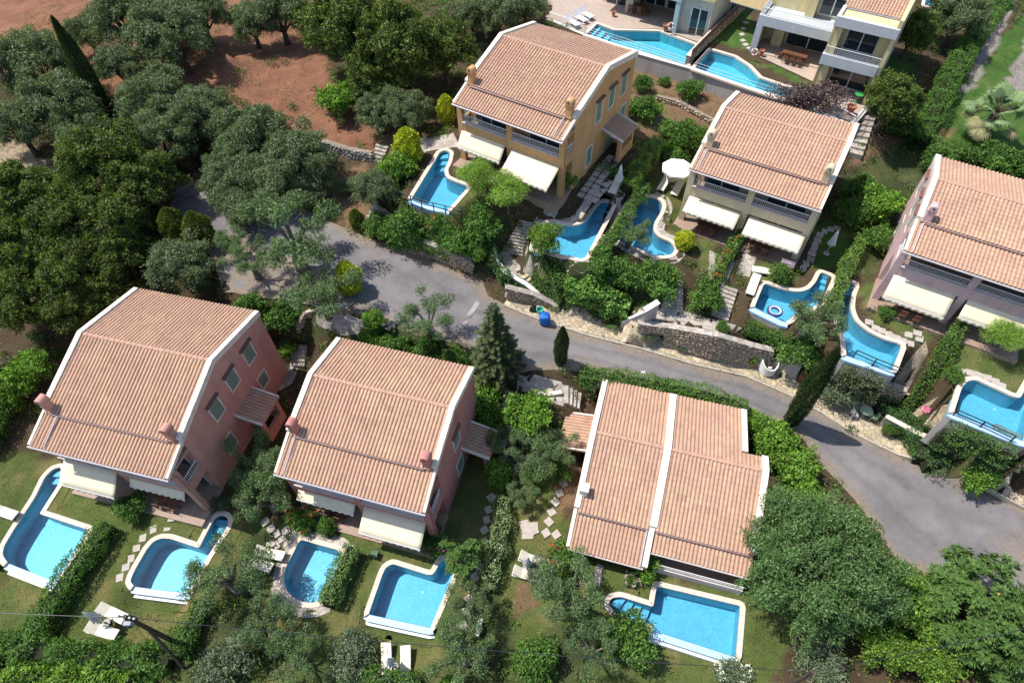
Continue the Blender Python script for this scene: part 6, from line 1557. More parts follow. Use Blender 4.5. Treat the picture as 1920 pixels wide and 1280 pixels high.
def loquat(R, Hc, n, seed, sparse=False):
    r = rnd(seed); B = crown_blobs(R, Hc, n, .38, r, .8, .5 if not sparse else .3, -.2); parts = []
    for b in B:                                     # rosettes of long leaves
        for _ in range(11 if not sparse else 6):
            c0 = np.array(b[:3])+r.normal(0, .22, 3); ax = unit(np.array([b[0], b[1], (b[2]-Hc)*1.3+R*.8])+r.normal(0, .4, 3)); k = 13
            T = unit(np.cross(ax, r.normal(0, 1, (k, 3)))); T = unit(T+ax*r.uniform(.05, .7, (k, 1))); S = unit(np.cross(T, ax+r.normal(0, .25, (k, 3))))
            l = r.uniform(.26, .42, (k, 1)); w = .10; dr = np.array([0, 0, -.05])
            V = np.stack([np.tile(c0, (k, 1)), c0+T*l*.55+S*w*.5, c0+T*l+dr, c0+T*l*.55-S*w*.5], 1).reshape(-1, 3)
            col = np.array((.075,.135,.035))*np.clip(1+r.normal(0, .25, (k, 1)), .5, 1.7); parts.append((V, np.arange(4*k).reshape(k, 4), np.repeat(col, 4, 0)))
    fr = []
    for k in range(5 if not sparse else 3):
        b = B[int(r.integers(len(B)))]; fr.append((b[0]*1.04, b[1]*1.04, b[2]+.25))
    return merge(parts), limbs(B, Hc, .12, r, 10, .35), fr
c, t, fr = loquat(3.4, 2.9, 120, 191); proto('loquat', c, t, 3.4, 2.9, BARK, [('loquat_fruit', fr, .06, (.70,.30,.05))])
c, t, fr = loquat(1.7, 2.3, 22, 192, True); proto('loquatsmall', c, t, 1.7, 2.3, BARK_GREY, [('loquat_fruit', fr, .05, (.60,.18,.06))])
for s in range(2):
    r = rnd(200+s); B = crown_blobs(1.7, 2.5, 26, .5, r, .9, .25, -.5)
    proto('feather', blob_leaves(B, 1700, .26, .035, (.165,.27,.05), r, outward=.3, up=-.45, jit=1.0, tip=((.22,.30,.06), .3), shell=(.2, 1.15)), limbs(B, 2.5, .09, r, 9, .4), 1.7, 2.5, BARK_GREY)
def upright(R, Hh, base, tip, seed, L=.15, Wd=.06, n=7000, point=.6, belly=.35, up=.9, frac=.3):
    r = rnd(seed); z = r.uniform(0, 1, n)**.9; a = r.uniform(0, 2*np.pi, n)
    pr = np.where(z < belly, .72+.28*np.sin(z/belly*np.pi/2), np.cos((z-belly)/(1-belly)*np.pi/2)**point)
    k = 1+.12*np.sin(a*3+z*9)+.08*np.sin(a*7-z*17)
    rad = R*pr*k*r.uniform(.55, 1.03, n)**.5
    P = np.stack([rad*np.cos(a), rad*np.sin(a), z*Hh+.05], 1); N = np.stack([np.cos(a), np.sin(a), np.full(n, .25)+z*.4], 1)
    c = np.array(base)*np.clip(1+r.normal(0, .3, (n, 1)), .4, 1.8); m = r.random(n) < frac; c[m] = np.array(tip)*(1+r.normal(0, .15, (m.sum(), 1)))
    V, F, C = leaf_arrays(P, unit(N), L, Wd, c, r, .5, up, .5)
    core = MB().tube([(0, 0, -.3), (0, 0, Hh*.5), (0, 0, Hh*.93)], [R*.28, R*.22, .03], 8)
    return (V, F, C), core
c, t = upright(.95, 10.0, (.030,.052,.022), (.06,.085,.03), 210, .22, .06, 22000, .75, .45, 1.2); proto('cypress', c, t, .95, 5.0)
c, t = upright(1.0, 2.9, (.16,.20,.02), LIME, 211, .16, .08, 9000, .55, .45, .6, .65); proto('thuja', c, t, 1.0, 1.45)
c, t = upright(1.0, 3.0, (.06,.085,.02), (.15,.18,.02), 212, .16, .07, 8000, .7, .4, .8, .3); proto('thujadark', c, t, 1.0, 1.5)
def spruce(Hh, R, seed):
    r = rnd(seed); parts = []; tr = MB().tube([(0, 0, -.3), (0, 0, Hh*.5), (0, 0, Hh)], [.14, .09, .015], 8)
    lev = 21
    for i in range(lev):
        z = .5+(Hh-.6)*(i/lev)**.95; Lb = R*(1-i/lev)**.8*r.uniform(.85, 1.1)+.12; k = max(5, int(13*(1-i/lev)+4)); ph = r.uniform(0, 6)
        for j in range(k):
            a = ph+2*np.pi*j/k+r.normal(0, .15); d = np.array([math.cos(a), math.sin(a), 0]); l = Lb*r.uniform(.75, 1.12)
            n = int(110*l)+25; s = r.uniform(.05, 1, n)**.8; droop = -.28*l*s+.16*l*s*s
            P = np.array([0, 0, z])+np.outer(s*l, d); P[:, 2] += droop; side = np.array([-d[1], d[0], 0])
            P += np.outer(r.normal(0, .16*(1.05-s)*l+.03, n), side)*1.0; P[:, 2] += r.normal(0, .035, n)-.03
            c = np.array((.050,.072,.034))*np.clip(1+r.normal(0, .3, (n, 1)), .4, 1.8); m = s > .86; c[m] = np.array((.105,.125,.05))
            T = unit(d+np.outer(r.normal(0, .7, n), side)+np.array([0, 0, -.1])+r.normal(0, .2, (n, 3))); S = unit(np.cross(T, np.array([0, 0, 1.])+r.normal(0, .3, (n, 3))))
            ll = r.uniform(.12, .24, (n, 1)); w = .05
            V = np.stack([P, P+T*ll*.5+S*w*.5, P+T*ll, P+T*ll*.5-S*w*.5], 1).reshape(-1, 3); parts.append((V, np.arange(4*n).reshape(n, 4), np.repeat(c, 4, 0)))
            tr.tube([(0, 0, z), tuple(np.array([0, 0, z-.1*l])+d*l*.5), tuple(np.array([0, 0, z-.12*l])+d*l*.95)], [.025, .015, .005], 4)
    return merge(parts), tr
c, t = spruce(8.4, 2.35, 220); proto('spruce', c, t, 2.35, 4.2)
def fanpalm(seed):
    r = rnd(seed); parts = []; tr = MB().tube([(0, 0, -.3), (.05, 0, .9), (.1, .05, 2.0), (.1, .1, 2.6)], [.42, .38, .33, .22], 12); C0 = np.array([.1, .1, 2.6])
    for j in range(30):
        a = j*2.4; el = r.uniform(-.35, 1.2); d = np.array([math.cos(a)*math.cos(el), math.sin(a)*math.cos(el), math.sin(el)]); l = r.uniform(1.0, 1.5); H_ = C0+d*l+np.array([0, 0, -.12*l*l])
        tr.tube([tuple(C0), tuple(C0+d*l*.5), tuple(H_)], [.035, .025, .02], 5)
        side = unit(np.cross(d, [0, 0, 1.])); nn = np.cross(side, d); k = 30
        ang = np.linspace(-1.9, 1.9, k); T = np.cos(ang)[:, None]*d+np.sin(ang)[:, None]*side+nn*-.10; T = unit(T); S = unit(np.cross(T, nn)); bl = r.uniform(.75, 1.1)*(1-.25*abs(ang)/1.9)[:, None]; w = .085
        M_ = H_+T*bl*.6; E_ = H_+T*bl+np.array([0, 0, -.22])*r.uniform(.6, 1.4, (k, 1))
        V = np.stack([np.tile(H_, (k, 1)), M_+S*w*.5, E_, M_-S*w*.5], 1).reshape(-1, 3)
        col = np.array((.17,.23,.12) if el > -.1 else (.22,.20,.11))*np.clip(1+r.normal(0, .15, (k, 1)), .6, 1.5); parts.append((V, np.arange(4*k).reshape(k, 4), np.repeat(col, 4, 0)))
    return merge(parts), tr
c, t = fanpalm(230); proto('fanpalm', c, t, 2.4, 2.9)
def cycas(seed):
    r = rnd(seed); parts = []; tr = MB().tube([(0, 0, -.2), (0, 0, .25), (0, 0, .5)], [.2, .2, .12], 10)
    for j in range(22):
        a = j*2.4+r.normal(0, .1); d = np.array([math.cos(a), math.sin(a), 0]); l = r.uniform(.85, 1.15); e0 = r.uniform(.3, 1.1); k = 26; s = np.linspace(.1, 1, k)
        P = np.array([0, 0, .45])+np.outer(s*l*math.cos(e0*.6), d); P[:, 2] += s*l*math.sin(e0)-.75*l*s*s*.7; side = np.array([-d[1], d[0], 0])
        for sg in (-1, 1):
            T = unit(side*sg+d*.5+np.array([0, 0, .1])); ll = (.20*np.sin(np.clip(s*1.1, 0, 1)*np.pi*.85)+.06)[:, None]; S = np.tile(d, (k, 1)); w = .03
            V = np.stack([P, P+T*ll*.5+S*w*.5, P+T*ll, P+T*ll*.5-S*w*.5], 1).reshape(-1, 3); col = np.array((.06,.10,.03))*np.clip(1+r.normal(0, .2, (k, 1)), .6, 1.6); parts.append((V, np.arange(4*k).reshape(k, 4), np.repeat(col, 4, 0)))
        tr.tube([(0, 0, .45), tuple(P[k//2]), tuple(P[-1])], [.014, .01, .004], 4)
    return merge(parts), tr
c, t = cycas(231); proto('cycas', c, t, 1.0, .55)
r = rnd(240); B = crown_blobs(1.6, 2.0, 22, .45, r, .7, .3, -.3); proto('purple', blob_leaves(B, 900, .17, .09, (.07,.045,.055), r, tip=((.20,.16,.17), .3), shell=(.2, 1.1)), limbs(B, 2.0, .08, r, 10, .3), 1.6, 2.0, BARK_GREY)
for s in range(4):                                   # pruned olives: heavy bare limbs, small tufts
    r = rnd(250+s); R = 2.3; m = MB(); B = []
    F0 = Vector((r.normal(0, .25), r.normal(0, .25), 1.3)); m.tube([(0, 0, -.3), (r.normal(0, .1), r.normal(0, .1), .6), tuple(F0)], [.36, .30, .26], 10)
    nl = 6 + s % 2
    for k in range(nl):
        a = 2*math.pi*k/nl+r.normal(0, .3); l = r.uniform(1.2, 2.1); e = F0+Vector((math.cos(a)*l, math.sin(a)*l, r.uniform(.9, 2.3))); md = F0.lerp(e, .5)+Vector((r.normal(0, .25), r.normal(0, .25), r.uniform(.1, .5)))
        q = r.uniform(.09, .15); m.tube([tuple(F0-Vector((0, 0, .15))), tuple(F0.lerp(md, .6)), tuple(md), tuple(e)], [q, q*.8, q*.6, q*.25], 7)
        for _ in range(5):
            t0 = md.lerp(e, r.uniform(.1, 1)); t1 = t0+Vector((r.normal(0, .45), r.normal(0, .45), r.uniform(-.1, .6))); m.tube([tuple(t0), tuple(t0.lerp(t1, .5)+Vector((r.normal(0, .08),)*3)), tuple(t1)], [q*.3, q*.2, .008], 5)
            if r.random() < .8: B.append((t1.x, t1.y, t1.z, *(r.uniform(.26, .5, 3))))
        B.append((e.x, e.y, e.z, *(r.uniform(.35, .6, 3))))
    V = blob_leaves(B, 2100, .17, .05, (.095,.145,.065), r, tip=((.165,.225,.11), .25), shell=(.25, 1.15)); proto('pruned', V, m, R, 2.4, BARK_GREY)

def _mesh_balls(pts, rad):
    m = MB()
    for p in pts: m.lathe([(rad*.5, -rad*.8), (rad, -.1*rad), (rad*.9, rad*.5), (rad*.3, rad)], p, 7)
    return m
_vi = {}
NAMES = dict(olive='olive_tree', dark='evergreen_tree', bigolive='olive_tree', bush='shrub', laurel='shrub', greybush='shrub', citrus='citrus_tree', loquat='loquat_tree', loquatsmall='loquat_tree', feather='feathery_tree', cypress='cypress_tree', thuja='conifer_shrub', thujadark='conifer_shrub', spruce='spruce_tree', fanpalm='fan_palm', cycas='cycad_palm', purple='purple_tree', pruned='olive_tree')
def plant(kind, u, v, rpx, label, vs=1.0, var=None, rot=None, group=None, flowers=None, lean=None, top=None):
    """crown seen centred on photo pixel (u, v) with radius rpx pixels; it stands on the terrain below"""
    cm, tm, R, Hc, extra = VEG[kind][(_vi.get(kind, 0) if var is None else var) % len(VEG[kind])]; _vi[kind] = _vi.get(kind, 0)+1
    z = 10.0; s = 1.0
    for _ in range(40):
        p = at(u, v, z); dep = (p-Vector((0, 0, CAMZ))).dot(FW); s = rpx/(FPX/dep)/R
        zn = h(p.x, p.y)+Hc*s*vs; z += .5*(zn-z)
    p = at(u, v, z); g = h(p.x, p.y)
    O = empty(NAMES[kind], (p.x, p.y, g)); O.rotation_euler = (0, 0, (abs(u*7.3+v*3.1) % 6.28) if rot is None else rot); O.scale = (s, s, s*vs)
    cat = {'shrub': 'shrub', 'conifer_shrub': 'shrub', 'fan_palm': 'palm', 'cycad_palm': 'palm'}.get(NAMES[kind], 'tree')
    tag(O, label, cat, group)
    obj('foliage' if cat == 'shrub' else 'crown', cm, O)
    if tm: obj('stem' if cat == 'shrub' else 'trunk', tm, O)
    for nm, pts, rad, c in extra: stuff(_mesh_balls(pts, rad).build(nm, pm('fruit_'+nm, c, .1, 5, .4, 0), O, smooth=True))
    if flowers:
        c, n = flowers; r = rnd(abs(int(u))); me = cm; co = np.empty(len(me.vertices)*3, np.float32); me.vertices.foreach_get('co', co); co = co.reshape(-1, 3)
        c0 = co.mean(0); dd = np.linalg.norm(co-c0, axis=1)*(co[:, 2] > c0[2]-.1); idx = np.argsort(-dd)[:len(co)//4]; idx = r.choice(idx, min(n, len(idx)), replace=False)
        P = np.repeat(co[idx], 5, 0)+r.normal(0, .035/s, (n*5, 3)); V, F, C = leaf_arrays(P, np.tile([0, -.3, 1.], (len(P), 1)), .10/s, .09/s, np.tile(c, (len(P), 1))*np.clip(1+r.normal(0, .2, (len(P), 1)), .5, 1.5), r)
        stuff(obj('flowers', np_mesh('flowers', V, F, LEAF, C), O))
    return O
def hedge(P, width, hgt, label, base=MIDG, tip=((.11,.20,.035), .3), L=.13, Wd=.075, dens=210, name='hedge', rough=.22, seed=0, z0=None, cat='hedge', flowers=None, dz=0.0, zpx=None, wpts=None):
    """clipped or loose hedge along photo ground points P"""
    pts = [on(*q, dz) if zpx is None else at(*q, zpx) for q in P] if wpts is None else wpts; z0 = zpx if zpx is not None else z0
    r = rnd(abs(seed*977+int(P[0][0]*3+P[0][1]))); o = pts[0].copy(); base_z = h(o.x, o.y) if zpx is None else zpx; R = empty(name, (o.x, o.y, base_z)); tag(R, label, cat)
    Vp, Np = [], []; core = MB()
    ws = width if hasattr(width, '__len__') else [width]*len(pts); hs = hgt if hasattr(hgt, '__len__') else [hgt]*len(pts)
    def foot(p): return h(p.x, p.y) if z0 is None else z0
    for i in range(len(pts)-1):
        a, b = pts[i], pts[i+1]; d = (b-a).xy; Ls = d.length; d.normalize(); nn = Vector((d.y, -d.x)); wa, wb, ha, hb_ = ws[i], ws[i+1], hs[i], hs[i+1]; za, zb_ = foot(a)-base_z, foot(b)-base_z
        w_, hh = (wa+wb)/2, (ha+hb_)/2; per = hh*2+w_
        n = int(dens*per*Ls)
        s = r.uniform(-.1, 1.1, n) if len(pts) == 2 else r.uniform(0, 1, n); q = r.uniform(0, per, n)
        wl = wa+(wb-wa)*s; hl = ha+(hb_-ha)*s; zz = za+(zb_-za)*s
        side = np.where(q < hh, -1, np.where(q > hh+w_, 1, 0)); off = np.where(side == 0, (q-hh-w_/2)/w_*wl, side*wl/2); ht = np.where(side == 0, hl, np.where(side < 0, q/hh*hl, (per-q)/hh*hl))
        # rounded shoulders + lumpy surface
        ax, ay = a.x-o.x+d.x*Ls*s, a.y-o.y+d.y*Ls*s
        lump = np.array([mnoise.noise(Vector((x*1.1, y*1.1, z_*1.1+seed))) for x, y, z_ in zip(ax+o.x+nn.x*off, ay+o.y+nn.y*off, ht)])*rough*2.2
        sh = np.where(side == 0, -(abs(off)/np.maximum(wl/2, .05))**4*.18*np.minimum(1, hl), 0)
        din = r.uniform(-.16, .05, n)
        off2 = off + np.where(side == 0, 0, side*(lump+din)); ht2 = ht + sh + np.where(side == 0, lump+din, 0)
        Vp.append(np.stack([ax+nn.x*off2, ay+nn.y*off2, zz+ht2], 1)); Np.append(np.stack([nn.x*side, nn.y*side, np.where(side == 0, 1.0, .25)], 1))
        A, B_ = Vector((a.x-o.x, a.y-o.y)), Vector((b.x-o.x, b.y-o.y)); ka, kb_ = wa*.33, wb*.33
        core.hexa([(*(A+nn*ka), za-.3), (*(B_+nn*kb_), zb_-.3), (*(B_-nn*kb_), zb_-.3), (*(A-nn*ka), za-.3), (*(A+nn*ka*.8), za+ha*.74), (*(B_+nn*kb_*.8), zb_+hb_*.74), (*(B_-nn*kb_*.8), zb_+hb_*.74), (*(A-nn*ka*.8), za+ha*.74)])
    Pn = np.concatenate(Vp); N = unit(np.concatenate(Np)); c = np.array(base)*np.clip(1+r.normal(0, .28, (len(Pn), 1)), .4, 1.8)
    m = r.random(len(Pn)) < tip[1]; c[m] = np.array(tip[0])*(1+r.normal(0, .15, (m.sum(), 1)))
    V, F, C = leaf_arrays(Pn, N, L, Wd, c, r, .6, .1, .6)
    obj('foliage', np_mesh('foliage', V, F, LEAF, C), R)
    core.build('twigs', pm('hedge_inside', (.022,.028,.012), .3, 6, .95, .5), R)  # plain dark box added inside the leaves to block light, not modelled branches
    if flowers:
        fc, n = flowers; idx = r.choice(np.where(N[:, 2] > .5)[0], n); Pf = np.repeat(Pn[idx]+np.array([0, 0, .08]), 5, 0)+r.normal(0, .04, (n*5, 3)); V, F, C = leaf_arrays(Pf, np.tile([0, -.3, 1.], (len(Pf), 1)), .1, .09, np.tile(fc, (len(Pf), 1))*np.clip(1+r.normal(0, .2, (len(Pf), 1)), .5, 1.5), r)
        stuff(obj('flowers', np_mesh('flowers', V, F, LEAF, C), R))
    return R
# ------------------------------------------------------------------ stepping stones
PAVER = pm('paver_stone', (0.44,0.39,0.34), 0.2, 5, 0.9, 0.35)
_pv = []
for s in range(4):
    r = rnd(300+s); m = MB(); q = [(-.26,-.26),(.26,-.26),(.26,.26),(-.26,.26)]; q = [(x+r.normal(0,.02), y+r.normal(0,.02)) for x, y in q]; m.prism(q, -.06, .045); _pv.append(m.mesh('paver', PAVER))
def pavers(P, label, rz=-.3, sc=1.0, name='stepping_stones', z=None):
    g = [on(*q) if z is None else at(*q, z) for q in P]; o = g[0]; R = empty(name, o); tag(R, label, 'path'); r = rnd(int(P[0][0]*3))
    for i, p in enumerate(g):
        t = bpy.data.objects.new('paver', _pv[i % 4]); COL.objects.link(t); t.parent = R; t.location = p-o; t.location.z += .02
        t.rotation_euler = (0, 0, rz+r.normal(0, .12)); t.scale = (sc*r.uniform(.92, 1.08), sc*r.uniform(.92, 1.08), 1)
pavers(cp('H',(1240,165),(1218,220),(1195,272),(1175,326),(1158,380),(1078,425),(1143,443),(1200,452)), 'square stepping stones curving along the left side of the low house', .5)
pavers(cp('H',(838,245),(822,312),(812,370),(800,427),(797,490),(765,625),(745,690),(722,748),(712,810),(698,880),(680,955)), 'line of stepping stones right of the square pool', .5, .95)
pavers(cp('G',(960,362),(937,412),(858,425),(800,472),(765,528),(735,585),(705,635),(672,692)), 'stepping stones round the left side of the second pool', .2, .9)
pavers(cp('G',(1480,380),(1512,418),(1545,447),(1597,430),(1573,472),(1635,450),(1660,420),(1540,515),(1510,505),(1590,500)), 'broken stepping stones beside the round-fronted pool', .6)
pavers(cp('R',(1650,258),(1585,268),(1525,290),(1480,325),(1455,375),(1432,420),(1415,468),(1400,515),(1385,570),(1340,610),(1310,660)), 'shaded arc of stepping stones right of the cream house', -.4, 1.05)
pavers(cp('F',(1560,795),(1605,800),(1650,815),(1700,830),(1745,850),(1780,872)), 'stepping stones along the rim of the right-edge pool', -.4)
pavers(cp('F',(1040,520),(1075,550),(1110,568),(1150,588),(1190,605),(1230,622),(1270,640),(1260,590),(1310,580),(1320,610)), 'stepping stones along the long curved pool', -.4)
pavers(cp('X',(95,230),(70,290),(60,350),(70,410),(95,450),(130,485)), 'curved stepping path on the lawn of the yellow villa', .3, .9, z=DECK-.03)
pavers([(998,989),(985,985),(990,1000)], 'large pale slab patch beside the variegated hedge', .2, 1.5); pavers([(936,974),(933,986)], 'pale slab with a coiled green hose left of the variegated hedge', .2, 1.3)
pavers([(1121,1078),(1119,1090),(1123,1066)], 'narrow slab path from the low house to its pool', -.3, .9)
_h4 = [hloc(4, 5.55+.62*i, -4.4+.62*j) for j in range(9) for i in range(3)]
R = empty('paved_path', (*_h4[0], 13.0)); tag(R, 'grid of grey pavers along the shaded side of the ochre house', 'path')
for i, (x, y) in enumerate(_h4):
    t = bpy.data.objects.new('paver', _pv[i % 4]); COL.objects.link(t); t.parent = R; t.location = (x-_h4[0][0], y-_h4[0][1], h(x, y)-13.0+.03); t.rotation_euler = (0, 0, math.radians(-33.9))
R = empty('garden_hose', on(935,976)); tag(R, 'coiled green garden hose on the pale slab', 'hose'); torus('coil', .22, .03, [pm('green_hose', (.05,.30,.16), .1, 3, .4, 0)], R, 28, 6); torus('coil', .16, .03, [pm('green_hose', (.05,.30,.16))], R, 28, 6)

# ------------------------------------------------------------------ trees and shrubs (crown centre in the photo, radius in pixels)
G = 'olive trees of the grove'; GD = 'dark evergreens of the wood'
for kind, u, v, rp, lb in [
 ('olive',62,118,72,'grey olive at the left edge beneath the leaning cypress tip'),('olive',118,196,66,'grey olive directly left of the tall leaning cypress'),('olive',28,235,56,'grey olive at the left edge above the driveway'),
 ('olive',235,28,62,'grey olive at the top edge right of the cypress tip'),('olive',322,62,66,'large grey olive at the top beside the red earth'),('olive',222,120,46,'small grey olive between the cypress and the top olives'),
 ('olive',372,20,52,'grey olive touching the top edge left of the red clearing'),('olive',288,182,62,'grey olive right of the middle of the leaning cypress'),('olive',372,215,66,'grey olive beside the shadowed red earth'),('olive',300,262,56,'grey olive above the yellow green evergreen'),
 ('olive',462,250,66,'grey olive left of the pair above the parking place'),('olive',555,290,64,'grey olive right of the pair above the parking place'),('olive',512,325,58,'low grey olive overhanging the parking place'),
 ('olive',520,18,54,'shaded grey olive at the top edge above the red clearing'),('olive',470,40,42,'thin dark olive at the edge of the red clearing'),('olive',935,18,46,'grey olive at the top edge behind the ochre house'),('olive',985,8,34,'small grey olive at the top edge left of the terrace fence'),('olive',885,28,40,'grey olive at the top edge beside the big evergreen'),
 ('olive',712,205,42,'left of two low olives below the big evergreen'),('olive',764,206,40,'right of two low olives below the big evergreen'),
 ('olive',335,492,60,'grey olive behind the roof of the salmon house'),('olive',705,352,40,'grey olive leaning over the white steps by the lagoon pool'),
('olive',165,262,50,'grey olive below the foot of the tall cypress'),('olive',450,385,42,'low olive spreading over the left of the parking place'),('olive',430,330,54,'low olive in shade beside the gate'),('olive',160,60,40,'grey olive behind the cypress tip'),('olive',590,345,34,'small olive on the bank right of the parking place'),
 ('olive',1800,28,50,'grey olive at the top right beside the hedge')]:
    plant(kind, u, v, rp, lb, group=G)
for u, v, rp, lb in [
 (650,52,78,'big dark evergreen at the top centre, left crown'),(742,78,76,'big dark evergreen at the top centre, middle crown'),(832,92,58,'dark evergreen touching the left corner of the ochre roof'),(700,148,52,'dark evergreen overhanging the red slope'),(610,30,46,'dark evergreen at the top edge by the red clearing'),
 (205,300,76,'yellow green evergreen at the centre of the left wood'),(275,340,58,'evergreen right side of the left wood near the gate'),(48,372,70,'evergreen at the left edge below the driveway'),(130,405,66,'evergreen in the middle of the left wood'),(215,410,60,'evergreen above the thin wooden pole'),
 (45,470,66,'dark evergreen at the left edge of the wood'),(140,500,62,'dark evergreen in the deep shade of the wood'),(225,470,50,'evergreen beside the thin wooden pole'),(40,560,62,'dark evergreen at the left edge above the bright shrubs'),(130,575,52,'dark evergreen at the back corner of the salmon house'),(200,545,44,'shaded evergreen behind the salmon house ridge')]:
    plant('dark', u, v, rp, lb, group=GD)
plant('cypress', 158, 135, 15, 'tall thin leaning cypress in the upper left grove', vs=1.25); plant('cypress', 1521, 731, 18, 'tall dark cypress at the bend of the road', vs=1.32); plant('cypress', 1053, 648, 13, 'slim young cypress on the lower road edge', vs=.8)
plant('spruce', 928, 630, 54, 'dark spruce with spreading branches between road and rose red house')
plant('bigolive', 1532, 1055, 138, 'huge dense olive hiding the right corner of the low house')
plant('thuja', 652, 520, 24, 'lime green round conifer on the parking place'); plant('thuja', 765, 275, 25, 'lime green conifer above the lagoon pool'); plant('thuja', 836, 205, 16, 'slim lime green conifer at the left corner of the ochre house', vs=1.2)
plant('thuja', 1284, 450, 18, 'small lime green conifer by the bean-shaped pool', vs=.7); plant('thujadark', 372, 430, 26, 'olive green conifer in shade by the gate'); plant('thujadark', 325, 420, 24, 'dark conifer left of its twin by the gate'); plant('thujadark', 668, 410, 14, 'small conifer in shade beside the white steps')
plant('feather', 893, 335, 34, 'left feathery bright tree before the ochre house awnings'); plant('feather', 952, 352, 42, 'right feathery bright tree before the ochre house awnings'); plant('feather', 1888, 632, 34, 'feathery tree on the lawn before the lilac house')
plant('loquat', 1835, 1140, 108, 'large leaved loquat with orange fruit at the lower right'); plant('loquat', 1900, 1240, 60, 'loquat crown in the lower right corner', vs=.9); plant('loquatsmall', 868, 1045, 46, 'small sparse loquat leaning over the square pool')
plant('citrus', 1712, 1135, 62, 'yellow green citrus tree between the huge olive and the loquat'); plant('citrus', 1650, 1200, 46, 'citrus foliage below the huge olive'); plant('citrus', 1018, 485, 30, 'yellow green citrus beside the curved pool'); plant('citrus', 1760, 1230, 50, 'citrus tree at the bottom edge left of the loquat')
plant('fanpalm', 1878, 205, 66, 'grey green fan palm on the lawn at the right edge'); plant('cycas', 1036, 570, 18, 'cycad palm beside the blue sack'); plant('cycas', 1148, 606, 18, 'cycad palm at the sloping white wall'); plant('cycas', 650, 352, 24, 'cycad palm on the bank above the parking place')
plant('purple', 1505, 186, 46, 'purple leaved tree behind the cream roof, left crown', vs=.8); plant('purple', 1545, 200, 34, 'purple leaved tree behind the cream roof, right crown', vs=.8)
plant('dark', 1672, 188, 52, 'olive brown bushy tree in front of the yellow villa'); plant('dark', 1715, 60, 40, 'dark tree behind the yellow villa', var=1)
for u, v, rp, lb, va in [
 (545,440,92,'gnarled spreading olive in the middle of the parking place',0),(600,545,66,'bare twisted olive at the edge of the stone planter',1),(805,598,56,'sparse olive beside the white scooter',2),(470,490,46,'loose olive over the lower parking place',2),(1035,835,46,'twisted olive beside the tiled canopy of the low house',1),(985,925,34,'thin olive above the variegated hedge',3),(440,450,34,'thin olive branch cluster over the parking place',3),
 (482,880,64,'pruned olive between the salmon and rose red houses',1),(430,1080,76,'heavy leaning olive trunk beside the second pool',0),(500,935,54,'drooping olive beside the stepping stones',2),(1075,1110,72,'pruned olive with pale trunk in the garden of the low house',3),(1010,850,52,'gnarled olive left of the low house canopy',0),
 (955,830,40,'crooked olive behind the variegated hedge',2),(1184,438,36,'thin bare olive leaning over the bean-shaped pool',1),(1520,600,58,'crooked olive between the two curved pools',3),(880,1130,44,'sparse olive at the foot of the variegated hedge',2),(500,1175,58,'straggly olive on the dry lawn',3),(870,1225,64,'sparse olive at the bottom edge by the garden wall end',1),(560,1230,52,'twiggy olive at the bottom edge',0),(1110,1220,52,'low sparse olive at the bottom edge of the low house garden',2)]:
    plant('pruned', u, v, rp, lb, var=va, group='pruned olives')
